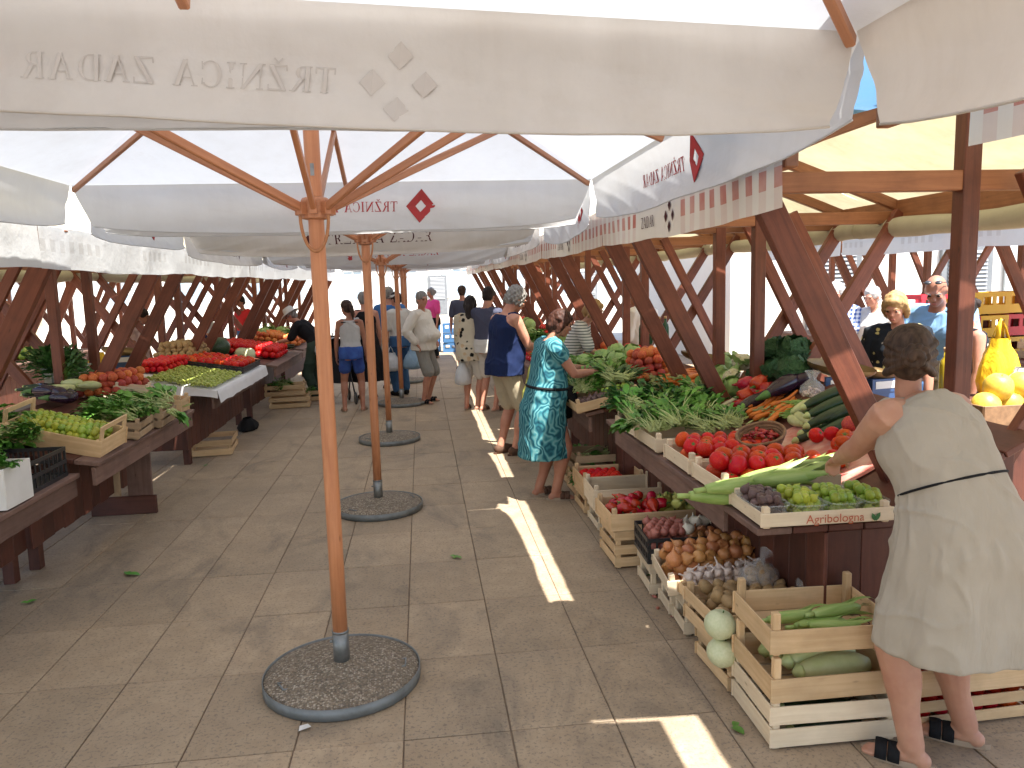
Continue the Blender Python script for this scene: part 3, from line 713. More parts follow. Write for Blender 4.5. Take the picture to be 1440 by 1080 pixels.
fabric('navy_jersey', (0.008, 0.016, 0.058), (0.011, 0.022, 0.075)); fabric('khaki_cotton', (0.47, 0.40, 0.28)); fabric('dusk_blue_tee', (0.075, 0.08, 0.125)); fabric('offwhite_cotton', (0.62, 0.60, 0.56)); fabric('cream_linen', (0.70, 0.66, 0.60), (0.66, 0.62, 0.56))
fabric('grey_cotton', (0.26, 0.25, 0.225)); fabric('grey_tank', (0.52, 0.52, 0.53)); fabric('blue_shorts', (0.03, 0.05, 0.22), (0.05, 0.12, 0.40)); fabric('black_cloth', (0.012, 0.012, 0.014)); fabric('mid_blue', (0.06, 0.17, 0.40)); fabric('denim', (0.05, 0.12, 0.25)); fabric('pink', (0.75, 0.08, 0.30)); fabric('light_blue', (0.25, 0.45, 0.68)); fabric('red_cloth', (0.55, 0.03, 0.03))
fabric('stripe_tee', (0.66, 0.66, 0.62), None, p_stripe); fabric('check_shirt', (0.7, 0.72, 0.75), None, p_check); fabric('rose_print', (0.70, 0.52, 0.48), None, p_floral((0.55, 0.03, 0.04), (0.6, 0.10, 0.08), 9, .28)); fabric('black_floral', (0.014, 0.018, 0.025), None, p_floral((0.50, 0.44, 0.18), (0.62, 0.58, 0.48), 17, .33)); fabric('scarf_print', (0.62, 0.55, 0.42), None, p_floral((0.012, 0.012, 0.012), (0.55, 0.40, 0.25), 11, .42)); fabric('green_cloth', (0.05, 0.08, 0.06)); fabric('sole', (0.35, 0.27, 0.20)); fabric('leather_brown', (0.11, 0.06, 0.04)); fabric('straw_hat', (0.55, 0.53, 0.48)); fabric('plastic_white', (0.66, 0.68, 0.70), (0.55, 0.57, 0.60), None, 0.35, .02); fabric('plastic_yellow', (0.80, 0.50, 0.03), (0.75, 0.45, 0.02), None, 0.35, .03); fabric('plastic_lime', (0.55, 0.56, 0.12), None, None, 0.35, .03); fabric('plastic_blue', (0.30, 0.45, 0.60), None, None, 0.35, .03)
MT['eye'] = mat_plain('eye', (0.03, 0.02, 0.015), None, 0.2, 5, rnd=0); MT['lips'] = mat_plain('lips', (0.42, 0.14, 0.11), None, 0.45, 5, rnd=0)

def remeshed(mb, vox, mat, smooth_it=3, disp=None, name='body'):
    me = bpy.data.meshes.new('tmp'); me.from_pydata(mb.v, [], mb.f); bm = bmesh.new(); bm.from_mesh(me); bmesh.ops.recalc_face_normals(bm, faces=bm.faces); bm.to_mesh(me); bm.free()
    o = bpy.data.objects.new('tmp', me); C.objects.link(o)
    r = o.modifiers.new('r', 'REMESH'); r.mode = 'VOXEL'; r.voxel_size = vox; r.use_smooth_shade = True
    s = o.modifiers.new('s', 'SMOOTH'); s.factor = 0.5; s.iterations = smooth_it
    out = bpy.data.meshes.new_from_object(o.evaluated_get(bpy.context.evaluated_depsgraph_get()))
    bpy.data.objects.remove(o); bpy.data.meshes.remove(me); out.name = name
    if disp:
        nr = [v.normal.copy() for v in out.vertices]
        for v, n in zip(out.vertices, nr): v.co = v.co+n*disp(v.co)
    out.materials.clear(); out.materials.append(MT[mat]); out.polygons.foreach_set('use_smooth', [True]*len(out.polygons)); out.update(); return out
def ik(a, c, l1, l2, hint):
    a, c = V(a), V(c); d = c-a; D = min(d.length, (l1+l2)*0.995); d.normalize(); c = a+d*D
    x = (l1*l1-l2*l2+D*D)/(2*D); h = math.sqrt(max(0, l1*l1-x*x)); hp = V(hint)-d*V(hint).dot(d); hp.normalize(); return a+d*x+hp*h, c
def limb(mb, pts, rad, n=12, sub=4):
    P, R_ = [], []
    for i in range(len(pts)-1):
        for k in range(sub): t = k/sub; P.append(V(pts[i]).lerp(V(pts[i+1]), t)); tt = t*t*(3-2*t); R_.append(rad[i]*(1-tt)+rad[i+1]*tt)
    P.append(V(pts[-1])); R_.append(rad[-1]); mb.tube(P, R_, n); mb.ball(P[0], R_[0]*.98, n=n, k=6); mb.ball(P[-1], R_[-1]*.98, n=n, k=6)
def loft(mb, rings, n=28, sup=2.4, wave=None):
    vs = []; k = len(rings)
    for ri, (c, s, f, a, b) in enumerate(rings):
        for j in range(n):
            t = 2*PI*j/n; ct, st = math.cos(t), math.sin(t); x = math.copysign(abs(ct)**(2/sup), ct); y = math.copysign(abs(st)**(2/sup), st); w = 1+(wave(t, ri/(k-1)) if wave else 0); vs.append(c+s*(a*x*w)+f*(b*y*w))
    fs = [(i*n+j, i*n+(j+1) % n, (i+1)*n+(j+1) % n, (i+1)*n+j) for i in range(k-1) for j in range(n)]+[tuple(range(n-1, -1, -1)), tuple((k-1)*n+j for j in range(n))]
    mb.add(vs, fs)

def person(label, loc, rz, Ht=1.7, sexf=False, bulk=1.0, belly=0.0, lean=0.1, hunch=0.1, head=(0.1, 0.0), hands=(None, None), feet=((-.10, 0), (.10, 0)), skinm='skin_mid', hair=('hair_brown', 'short'), clothes=(), vox=0.014, shoes='leather_brown', shoe_style='sandal', group=None, hipback=0.0, hipz=0.0, fold=0.006):
    k = Ht/1.72; t = thing('person', label, 'person', loc, rz, group)
    X = V((1, 0, 0))
    hz = 0.90*k+hipz; pel = V((0, -hipback, hz))
    # spine
    n = 10; pts = [pel+V((0, 0, 0))]; phis = []
    for i in range(n+1):
        s = i/n; phi = lean*smoothstep(-.1, .55, s)+hunch*smoothstep(.5, 1.0, s); phis.append(phi)
        if i < n: pts.append(pts[-1]+V((0, math.sin(phi), math.cos(phi)))*(0.50*k/n))
    def fr(s):
        x = max(0, min(.9999, s))*n; i = int(x); f = x-i; p = pts[i].lerp(pts[i+1], f); ph = phis[i]+(phis[min(n, i+1)]-phis[i])*f
        return p, V((0, math.sin(ph), math.cos(ph))), V((0, math.cos(ph), -math.sin(ph)))
    # torso table: s, half width, half depth, forward offset
    if sexf: tab = [(-.20, .120, .085, -.01), (-.10, .168, .112, -.02), (0.02, .180, .122, -.025), (.16, .165, .112, -.01), (.33, .142, .100, 0), (.52, .150, .108, .012), (.68, .160, .118, .022), (.82, .165, .102, .008), (.92, .150, .080, -.005), (1.0, .095, .062, -.01), (1.05, .05, .05, -.005)]
    else: tab = [(-.20, .115, .085, -.01), (-.10, .160, .108, -.015), (0.02, .168, .115, -.018), (.16, .160, .108, 0), (.33, .152, .105, .005), (.52, .165, .112, .010), (.68, .180, .120, .010), (.82, .188, .108, .0), (.92, .170, .085, -.01), (1.0, .105, .065, -.012), (1.05, .055, .055, -.008)]
    def ringat(s, inf=0.0, mw=1.0):
        for i in range(len(tab)-1):
            if tab[i][0] <= s <= tab[i+1][0] or i == len(tab)-2:
                f = (s-tab[i][0])/(tab[i+1][0]-tab[i][0]); f = max(0, min(1, f)); w, d, o = [tab[i][q]*(1-f)+tab[i+1][q]*f for q in (1, 2, 3)]; break
        p, u, f2 = fr(s) if s >= 0 else (pel+V((0, 0, s*0.5*k)), V((0, 0, 1)), V((0, 1, 0)))
        if s > 1: p = p+u*(s-1)*.5*k
        bl = belly*math.exp(-((s-.28)/.22)**2)
        return (p+f2*(o*k+bl*.6), X, f2, (w*k*bulk+bl*.35+inf)*mw, d*k*bulk+bl*.6+inf)
    def gring(s, inf=0.0):
        c = ringat(s, inf)
        if s < .06: h = ringat(.06, inf); c = (V((c[0].x, h[0].y, c[0].z)), X, c[2], h[3], h[4])
        return c
    body = MB(); loft(body, [ringat(-.2+1.25*i/14) for i in range(15)], 24)
    pN, uN, fN = fr(1.0)
    # head
    hp, hy = head; ph = phis[-1]*0.35+hp
    Rh = Matrix.Rotation(-hy, 3, 'Z') @ Matrix.Rotation(-ph, 3, 'X')
    nk = pN+uN*.05*k; hc = nk+Rh @ V((0, .03*k, .145*k)); hs = k*(.96 if sexf else 1.0)
    limb(body, [pN-uN*.04*k, nk+V((0, 0, 0)), hc+Rh @ V((0, -.015, -.05*k))], [.062*k*(.85 if sexf else 1.05), .055*k*(.88 if sexf else 1.08), .052*k*(.88 if sexf else 1.08)], 12, 4)
    def H(x, y, z): return hc+Rh @ V((x*hs, y*hs, z*hs))
    body.ball(H(0, -.012, .025), (.074*hs, .092*hs, .088*hs), Rh, 16, 12)
    body.ball(H(0, .025, -.045), (.058*hs, .066*hs, .070*hs), Rh, 14, 10); body.ball(H(0, .062, -.088), (.028*hs, .026*hs, .024*hs), Rh, 10, 8)
    body.ball(H(0, .083, .026), (.052*hs, .016*hs, .014*hs), Rh, 10, 6)
    limb(body, [H(0, .085, .02), H(0, .103, -.022)], [.009*hs, .015*hs], 8, 2); body.ball(H(0, .088, -.058), (.022*hs, .012*hs, .012*hs), Rh, 10, 6)
    for s in (-1, 1): body.ball(H(s*.036, .068, -.018), (.022*hs, .02*hs, .018*hs), Rh, 8, 6); body.ball(H(s*.076, -.01, -.012), (.010*hs, .020*hs, .030*hs), Rh, 10, 8)
    # arms
    sw = (.165 if sexf else .190)*k*(0.5+0.5*bulk); p9, u9, f9 = fr(.93); armp = []
    for sd in (0, 1):
        sg = -1 if sd == 0 else 1; sh = p9+X*(sg*sw)-f9*.01*k+u9*.0
        hd = hands[sd]
        if hd is None: hd = sh+V((sg*.06, .06, -.54*k))
        el, wr = ik(sh, hd, .285*k, .25*k, V((sg*.6, -.45, -.7)))
        armp.append((sh, el, wr)); fat = (0.92 if sexf else 1.0)*bulk
        limb(body, [p9+X*(sg*sw*.6)+u9*.01, sh, sh.lerp(el, .4), el, el.lerp(wr, .3), wr], [.055*k*fat, .056*k*fat, .050*k*fat, .039*k*fat, .040*k*fat, .027*k*fat], 12, 3)
        # hand with palm, four fingers and a thumb, slightly curled
        d = (wr-el).normalized(); dn = V((0, 0, -1)); sdv = d.cross(dn)
        if sdv.length < .2: sdv = V((sg*-.0, 1, 0)); sdv = sdv-d*sdv.dot(d)
        sdv.normalize(); nrm = sdv.cross(d)     # nrm: back of the hand normal
        if nrm.z < 0 and abs(d.z) < .8: nrm = -nrm
        pc = wr+d*.045*k; body.ball(pc, (.043*k, .036*k, .017*k), Matrix((d, sdv, nrm)).transposed(), 12, 8)
        for q, (ln, of) in enumerate(((.068, -.027), (.078, -.009), (.073, .009), (.058, .026))):
            b0 = pc+d*.028*k+sdv*of*k; b1 = b0+(d*.9-nrm*.25)*ln*.5*k; b2 = b1+(d*.55-nrm*.8)*ln*.38*k; b3 = b2+(d*.1-nrm*.9)*ln*.25*k
            limb(body, [b0, b1, b2, b3], [.0095*k, .009*k, .008*k, .007*k], 7, 2)
        ts = -1 if sg > 0 else 1
        ts = ts if sdv.dot(X)*ts*sg*-1 > -9 else -ts
        inw = sdv if sdv.dot(-X*sg) > 0 else -sdv
        t0 = wr+d*.02*k+inw*.026*k; t1 = t0+(d*.6+inw*.6-nrm*.3)*.035*k; t2 = t1+(d*.9+inw*.1-nrm*.4)*.032*k; limb(body, [t0, t1, t2], [.013*k, .0105*k, .009*k], 8, 2)
    # legs
    legp = []
    for sd in (0, 1):
        sg = -1 if sd == 0 else 1; hj = pel+V((sg*.085*k, .0, -.03*k)); an = V((feet[sd][0], feet[sd][1], .075*k)); fd = V((feet[sd][2], feet[sd][3], 0)) if len(feet[sd]) > 2 else V((sg*.18, 1, 0)); fd.normalize()
        kn, an = ik(hj, an, .43*k, .405*k, fd+V((0, .2, 0))); legp.append((hj, kn, an, fd)); fat = bulk*(1.05 if sexf else 1.0)
        limb(body, [hj, hj.lerp(kn, .45), kn, kn.lerp(an, .33)-fd*.012, kn.lerp(an, .7), an], [.088*k*fat, .076*k*fat, .055*k*fat, .055*k*fat, .039*k*fat, .036*k*fat], 14, 4)
        body.ball(an+V((0, 0, -.045*k))-fd*.035*k, (.034*k, .036*k, .032*k), None, 10, 8)
        limb(body, [an+V((0, 0, -.03*k)), an+fd*.07*k+V((0, 0, -.042*k)), an+fd*.135*k+V((0, 0, -.055*k))], [.036*k, .033*k, .022*k], 10, 3)
        sdv = fd.cross(V((0, 0, 1)))
        for q in range(5): b = an+fd*(.135-.006*abs(q-1.5))*k+sdv*(-.03+.015*q)*k+V((0, 0, -.06*k)); limb(body, [b, b+fd*.035*k], [.0125*k, .010*k], 7, 1)
    link('body', remeshed(body, vox, skinm, 3 if vox > .009 else 4), t)
    # face
    for s in (-1, 1):
        mb = MB(); mb.ball(H(s*.032, .081, .004), (.013*hs, .008*hs, .008*hs), Rh, 10, 6); link('eye', mb.mesh('eye', 'eye'), t)
        mb = MB(); mb.tube([H(s*.014, .097, .026), H(s*.034, .096, .032), H(s*.055, .083, .026)], .0045*hs, 6); link('eyebrow', mb.mesh('eyebrow', hair[0]), t)
    mb = MB(); mb.ball(H(0, .099, -.058), (.022*hs, .006*hs, .008*hs), Rh, 10, 6); link('mouth', mb.mesh('mouth', 'lips'), t)
    # hair
    hm, hst = hair
    if hst != 'bald':
        mb = MB(); mb.ball(H(0, -.022, .038), (.089*hs, .101*hs, .095*hs), Rh, 20, 14, lump(Ht*10, .03 if hst == 'bun' else .10, 3.0))
        mb.ball(H(0, -.05, -.015), (.078*hs, .062*hs, .080*hs), Rh, 16, 10, lump(Ht*7, .12, 3.0))
        if hst in ('long', 'pony', 'bun', 'bob', 'wavy'): mb.ball(H(0, .048, .075), (.060*hs, .040*hs, .034*hs), Rh, 12, 8)
        if hst == 'wavy':
            for q in range(90):
                a = q*2.4; z = .125-.19*(q/89); r_ = .084*math.sqrt(max(.05, 1-(max(0, z-.03)/.10)**2)); y_ = -.025+math.sin(a)*r_*1.08
                if y_ > .05 and z < .06: continue
                mb.ball(H(math.cos(a)*r_, y_, z), .017*hs, None, 7, 5)
        if hst in ('bob', 'long'):
            for s in (-1, 1): limb(mb, [H(s*.070, -.0, .04), H(s*.080, -.012, -.03), H(s*.072, -.03, -.09)], [.03*hs, .032*hs, .022*hs], 10, 3)
        if hst == 'bob': limb(mb, [H(0, -.085, .03), H(0, -.09, -.06), H(0, -.07, -.10)], [.05*hs, .05*hs, .03*hs], 10, 3)
        if hst == 'long': limb(mb, [H(0, -.08, .03), H(0, -.10, -.10), H(.01, -.10, -.24), H(.01, -.08, -.34)], [.06*hs, .07*hs, .065*hs, .02], 12, 4)
        if hst == 'pony': mb.ball(H(0, -.115, .02), .028*hs, None, 10, 8); limb(mb, [H(0, -.11, .02), H(0, -.155, -.02), H(.0, -.15, -.12), H(.0, -.125, -.21)], [.02*hs, .032*hs, .034*hs, .012], 10, 4)
        if hst == 'smallpony': limb(mb, [H(0, -.10, -.0), H(0, -.125, -.05), H(0, -.12, -.10)], [.02*hs, .022*hs, .008], 10, 3)
        if hst == 'bun':
            for q in range(16):
                a = q*.62; r_ = .046-.0022*q; mb.ball(H(math.cos(a)*r_, -.135-.0022*q, .012+math.sin(a)*r_), .0165*hs, None, 10, 8)
            mb.ball(H(0, -.120, .012), (.046*hs, .034*hs, .046*hs), Rh, 12, 8)
            for s in (-1, 1):
                for q in range(4): limb(mb, [H(s*.062, .03, .085-.045*q), H(s*.084, -.045, .055-.04*q), H(s*.035, -.118, .03-.016*q)], [.013*hs, .0175*hs, .014*hs], 8, 4)
        link('hair', remeshed(mb, max(.0045, vox*.7), hm, 1, (lambda p: .0012*ns(p.x*120, p.y*120, p.z*40)) if hst == 'bun' else (lambda p: .0045*ns(p.x*38, p.y*38, p.z*38)+.003*ns(p.x*90, p.y*90, p.z*30)), 'hair'), t)
    # clothes
    fz = lambda a: (lambda p: a*(ns(p.x*9+Ht, p.y*9, p.z*4.5)+.6*ns(p.x*20, p.y*20, p.z*9)+.35*ns(p.x*41, p.y*41, p.z*20)+1.1*max(0, 1-5*abs(ns(p.x*5+p.z*3.5+Ht, p.y*5, p.z*5)))**2))
    for cl in clothes:
        kind, cm = cl[0], cl[1]; o = cl[2] if len(cl) > 2 else {}
        mb = MB(); inf = o.get('inf', .014)
        if kind in ('shirt', 'tank', 'dress'):
            top = 1.005 if kind != 'tank' else .985; hem = o.get('hem', -.12 if kind == 'shirt' else -.14); flare = o.get('flare', 0.0)
            rr = []; sl0 = o.get('sleeve', .42 if kind == 'shirt' else (.0 if kind == 'tank' else .12))
            for i in range(16):
                s = hem+(top-hem)*i/15; c = gring(s, inf+flare*max(0, (.6-s))); 
                if s > .9: c = (c[0], c[1], c[2], c[3]+.0, c[4]+.004)
                if sl0 <= 0 and s > .74: c = (c[0], c[1], c[2], c[3]*(1-(.28 if kind == 'tank' else .17)*smoothstep(.74, .92, s)), c[4])
                rr.append(c)
            if kind == 'dress': rr = [c for c in rr]
            loft(mb, rr, 28)
            sl = o.get('sleeve', .42 if kind == 'shirt' else (.0 if kind == 'tank' else .12)); si = o.get('slinf', .016)
            for (sh, el, wr) in armp:
                inn = p9+(sh-p9)*.45
                if sl > 0:
                    path = [inn, sh]; rad = [.058*k*bulk+inf, .060*k*bulk+inf*.8]
                    if sl <= .5: path.append(sh.lerp(el, sl*2)); rad.append(.052*k*bulk+si)
                    else: path += [sh.lerp(el, .5), el, el.lerp(wr, (sl-.5)*2)]; rad += [.052*k*bulk+si, .045*k*bulk+si, .036*k*bulk+si*.9]
                    limb(mb, path, rad, 14, 4)
                else: limb(mb, [p9+X*((sh-p9).dot(X)*.3)+u9*.02, p9+X*((sh-p9).dot(X)*.72)+u9*.045*k], [.05*k, .022*k+inf*.5], 12, 3)
            if kind == 'dress':
                hz2 = o['hemz']; wv = o.get('waves', 9); am = o.get('amp', .05); hw, hdp = o['hw']; rr = []
                m_ = 22; s0 = o.get('waist', .26); c0 = ringat(s0, inf)
                for i in range(m_+1):
                    q = i/m_; z = c0[0].z*(1-q)+hz2*q; hipc = pel+V((0, -.02, 0)); cy = c0[0].y*(1-smoothstep(0, .35, q))+(hipc.y+o.get('hy', 0)*q)*smoothstep(0, .35, q)
                    hipw, hipd = (.190*k*bulk+inf+.012, .145*k*bulk+inf+.012); f = smoothstep(0, .42, q); g = smoothstep(.35, 1, q)
                    a = c0[3]*(1-f)+hipw*f; b = c0[4]*(1-f)+hipd*f; a = a*(1-g)+hw*g; b = b*(1-g)+hdp*g
                    rr.append((V((o.get('hx', 0)*q, cy, z)), X, V((0, 1, 0)), a, b))
                loft(mb, rr, 96, 2.2, lambda a, q: am*q**1.1*(math.sin(wv*a+1.3*math.sin(2*a+Ht))+.45*math.sin(2*wv*a+2+q))*.5+.055*(math.sin(23*a)+.6*math.sin(37*a+1))*max(0, 1-q*1.8)*min(1, q*9))
            nm = {'shirt': 'shirt', 'tank': 'tank_top', 'dress': 'dress'}[kind]
        elif kind in ('shorts', 'trousers'):
            L = o.get('len', .85 if kind == 'shorts' else 1.9); lo = o.get('loose', .022); rr = [gring(-.17+.37*i/7, inf+.004) for i in range(8)]; loft(mb, rr, 28)
            for (hj, kn, an, fd) in legp:
                if L <= 1: P_ = [hj+V((0, -.005, .05)), hj.lerp(kn, L*.5), hj.lerp(kn, L)]; Rr = [.094*k*bulk+inf*.6, .076*k*bulk+lo*.6, .064*k*bulk+lo]
                else: P_ = [hj+V((0, 0, .03)), hj.lerp(kn, .5), kn, kn.lerp(an, min(1, L-1))]; Rr = [.092*k*bulk+inf, .082*k*bulk+lo*.6, .062*k*bulk+lo, .050*k*bulk+lo]
                limb(mb, P_, Rr, 16, 5)
            nm = kind
        elif kind == 'skirt':
            hz2 = o['hemz']; hw, hdp = o['hw']; c0 = ringat(.2, inf); rr = []
            for i in range(15):
                q = i/14; f = smoothstep(0, .4, q); a = c0[3]*(1-f)+(.19*k*bulk+.02)*f; b = c0[4]*(1-f)+(.14*k*bulk+.02)*f; a = a*(1-q)+hw*q; b = b*(1-q)+hdp*q; rr.append((V((0, c0[0].y*(1-q)+pel.y*q, c0[0].z*(1-q)+hz2*q)), X, V((0, 1, 0)), a, b))
            loft(mb, rr, 72, 2.1, lambda a, q: .05*q*math.sin(8*a+math.sin(2*a))); nm = 'skirt'
        elif kind == 'belt':
            c0 = ringat(o.get('s', .26), o.get('inf', .025)); P_ = []
            for j in range(41): a = 2*PI*j/40; ct, st = math.cos(a), math.sin(a); P_.append(c0[0]+X*(c0[3]*math.copysign(abs(ct)**.9, ct))+c0[2]*(c0[4]*math.copysign(abs(st)**.9, st)))
            mb.tube(P_, o.get('r', .006), 8, False); link('belt', mb.mesh('belt', cm), t); continue
        elif kind == 'cap':
            mb.ball(H(0, -.018, .055), (.088*hs, .100*hs, .075*hs), Rh, 16, 10); mb.ball(H(0, .10, .055), (.06*hs, .065*hs, .008*hs), Rh, 14, 6); link('cap', mb.mesh('cap', cm), t); continue
        elif kind == 'hat':
            mb.lathe([(0, .075), (.07, .072), (.085, .05), (.092, .0), (.15, -.035), (.152, -.04), (.09, -.012), (.08, .045), (0, .066)], 24)
            o2 = link('hat', mb.mesh('hat', cm), t, H(0, -.015, .075), Rh); continue
        elif kind == 'visor':
            mb.lathe([(.086, -.012), (.092, .02), (.086, .024), (.082, -.012)], 20); mb.ball((0, .09, -.004), (.07, .06, .008), None, 12, 6); link('visor', mb.mesh('visor', cm), t, H(0, -.012, .05), Rh); continue
        elif kind == 'pouch':
            c0 = ringat(.22, .03); q = c0[0]+c0[2]*(c0[4]*.9)+X*(o.get('x', 0)); mb.box((0, 0, 0), (.20, .07, .13)); mb.box((0, .035, -.01), (.16, .03, .09)); me = remeshed(mb, .008, cm, 5, None, 'pouch'); link('pouch', me, t, q+V((0, .02, -.05)), (.2, 0, 0)); continue
        elif kind == 'glasses':
            for s in (-1, 1): mb.ball(H(s*.036, .055, .112), (.026*hs, .022*hs, .010*hs), Rh, 12, 6); mb.tube([H(s*.06, .05, .11), H(s*.088, -.02, .06)], .003, 5)
            link('sunglasses', mb.mesh('sunglasses', cm), t); continue
        link(nm, remeshed(mb, max(.0075, vox*.8), cm, o.get('sm', 4), fz(o.get('fold', fold)), nm), t)
    # footwear
    for (hj, kn, an, fd) in legp:
        sdv = fd.cross(V((0, 0, 1))); q = Matrix((sdv, fd, V((0, 0, 1)))).transposed(); sh = thing_part = None
        mb = MB()
        for z0, z1, sc in ((.0, .022, 1.0),):
            out = []
            for j in range(24):
                a = 2*PI*j/24; y = math.sin(a)*.132; w = .036+.012*math.sin(a)*1.0; out.append(V((math.cos(a)*w, y+.045, 0)))
            vs = [p*k+V((0, 0, z0)) for p in out]+[p*k+V((0, 0, z1)) for p in out]; mb.add(vs, [(j, (j+1) % 24, 24+(j+1) % 24, 24+j) for j in range(24)]+[tuple(range(23, -1, -1)), tuple(range(24, 48))])
        base = V((an.x, an.y, 0)); shoe = link('shoe', mb.mesh('sole', 'sole' if shoe_style == 'sandal' else shoes, False), t, base, q)
        mb = MB()
        if shoe_style == 'sandal':
            for y0, r_ in ((.10, .046), (.055, .044)):
                mb.tube([V((-r_*k, y0*k, .012)), V((-.036*k, y0*k, .05*k)), V((0, (y0+.005)*k, .072*k)), V((.036*k, y0*k, .05*k)), V((r_*k, y0*k, .012))], 1, 8, True, [(.004, .021*k)]*5, V((0, 1, 0)))
        else:
            limb(mb, [V((0, -.03, .045))*k, V((0, .06, .05))*k, V((0, .15, .035))*k], [.046*k, .046*k, .036*k], 12, 4)
        link('upper', mb.mesh('upper', shoes), shoe)
    return t

# the woman in the beige dress bending over the stall
person('woman in a sleeveless beige linen dress bending over the vegetables, hair in a bun', (1.83, 2.56, 0), 0.28, 1.68, True, 1.20, 0.02, 0.60, 0.10, (-0.28, 0.72), ((.04, .50, 1.00), (.24, .58, 1.02)), ((-.135, -.07, -.6, 1), (.16, -.06, -.65, 1)), 'skin_fair', ('hair_brown', 'bun'),
       (('dress', 'linen_beige', dict(hemz=.47, hw=(.312, .240), amp=.085, waves=7, inf=.020, waist=.36, sleeve=0, hy=.03, fold=.0065, hx=.03, sm=2)), ('belt', 'black_cloth', dict(s=.36, inf=.024, r=.0045))), 0.0065, 'black_cloth', hipback=.12)
# the woman in the teal patterned dress
person('woman in a teal swirl-print dress with a black waist pouch picking greens', (.98, 6.24, 0), -1.42, 1.60, True, 1.12, 0.05, 0.16, 0.12, (0.32, 0.0), ((-.08, .42, 1.06), (.08, .40, 1.05)), ((-.09, -.04), (.09, .05)), 'skin_tan', ('hair_auburn', 'bob'),
       (('dress', 'teal_print', dict(hemz=.36, hw=(.215, .205), amp=.045, waves=6, inf=.020, waist=.25, sleeve=.14, slinf=.022)), ('belt', 'black_cloth', dict(s=.22, inf=.024, r=.012)), ('pouch', 'black_cloth', dict(x=0.02))), 0.0085, 'leather_brown')
person('grey-haired man in a navy tank top and khaki shorts', (.83, 7.95, 0), -1.15, 1.79, False, 1.06, 0.05, 0.10, 0.16, (0.42, 0.0), ((-.10, .36, 1.08), (.10, .38, 1.10)), ((-.09, -.02), (.10, .05)), 'skin_mid', ('hair_grey', 'wavy'),
       (('shorts', 'khaki_cotton', dict(len=.86, loose=.024)), ('tank', 'navy_jersey', dict(hem=-.16, inf=.024, flare=.03, sleeve=0))), 0.009, 'leather_brown', 'shoe')
person('blond person in a striped tee leaning over the cabbages', (1.62, 8.42, 0), -1.9, 1.66, True, 1.05, 0, .45, .15, (.2, 0), (None, (.1, .45, .95)), ((-.1, 0), (.1, 0)), 'skin_fair', ('hair_blond', 'bob'), (('trousers', 'offwhite_cotton', {}), ('shirt', 'stripe_tee', {})), .014)
person('man in a dusk-blue tee and pale shorts beside the woman with black hair', (.88, 10.75, 0), -0.75, 1.76, False, .98, 0, .06, .12, (.30, -.3), (None, (.12, .35, 1.1)), ((-.1, 0), (.1, .04)), 'skin_mid', ('hair_dark', 'short'), (('shorts', 'offwhite_cotton', {}), ('shirt', 'dusk_blue_tee', {})), .012)
person('black-haired woman with a patterned wrap over her shoulder, carrying a white bag', (.66, 10.95, 0), -0.5, 1.64, True, .98, 0, .06, .1, (.2, -.3), ((-.14, .02, .72), None), ((-.08, 0), (.08, .03)), 'skin_mid', ('hair_dark', 'long'), (('shorts', 'offwhite_cotton', {}), ('shirt', 'scarf_print', dict(sleeve=.85, slinf=.03, hem=-.3, inf=.03))), .012)
person('man in a dark tee and blue denim shorts near the end of the aisle', (.86, 16.2, 0), 0.1, 1.76, False, 1.0, 0, .05, .08, (.1, 0), (None, None), ((-.1, 0), (.1, 0)), 'skin_mid', ('hair_brown', 'short'), (('shorts', 'mid_blue', {}), ('shirt', 'dusk_blue_tee', {})), .018)
person('man in a loose cream shirt and grey shorts, hand on his hip', (.0, 11.85, 0), -2.05, 1.70, False, 1.05, .11, -.04, .10, (.05, .55), ((-.22, .10, .95), (.24, .02, .92)), ((-.13, 0), (.13, .05)), 'skin_mid', ('hair_grey', 'smallpony'), (('shorts', 'grey_cotton', dict(len=.95, loose=.026)), ('shirt', 'cream_linen', dict(sleeve=.92, slinf=.024, inf=.026, hem=-.16, flare=.01))), .011, 'black_cloth')
person('girl with a ponytail in a grey tank top and blue shorts, seen from behind', (-1.03, 11.3, 0), 0.05, 1.62, True, .95, 0, .04, .08, (.25, -.6), (None, None), ((-.13, 0), (.13, 0)), 'skin_tan', ('hair_brown', 'pony'), (('shorts', 'blue_shorts', dict(len=.52, loose=.03)), ('tank', 'grey_tank', dict(hem=.18, inf=.010, sleeve=0)), ('belt', 'black_cloth', dict(s=.93, inf=.004, r=.008))), .011, 'sole')
person('grey-haired woman in a black strappy top and long black skirt', (-.90, 12.5, 0), 0.2, 1.72, True, 1.08, 0, .05, .1, (.15, 0), (None, None), ((-.1, 0), (.1, 0)), 'skin_mid', ('hair_grey', 'short'), (('tank', 'black_cloth', dict(hem=0, sleeve=0)), ('skirt', 'black_cloth', dict(hemz=.30, hw=(.30, .26)))), .014, 'black_cloth')
person('man in a blue tee, cap and beige shorts walking away', (-.55, 13.6, 0), 0.1, 1.78, False, 1.05, 0, .05, .08, (.1, 0), (None, None), ((-.1, 0), (.1, .08)), 'skin_mid', ('hair_grey', 'short'), (('shorts', 'offwhite_cotton', {}), ('shirt', 'mid_blue', {}), ('cap', 'khaki_cotton', {})), .016)
person('person in a white top, visor and jeans carrying plastic bags', (-.36, 12.75, 0), 0.5, 1.70, True, 1.0, 0, .05, .08, (.1, -.4), (None, None), ((-.09, 0), (.09, .05)), 'skin_mid', ('hair_dark', 'short'), (('trousers', 'denim', {}), ('shirt', 'offwhite_cotton', {}), ('visor', 'offwhite_cotton', {})), .014, 'black_cloth', 'shoe')
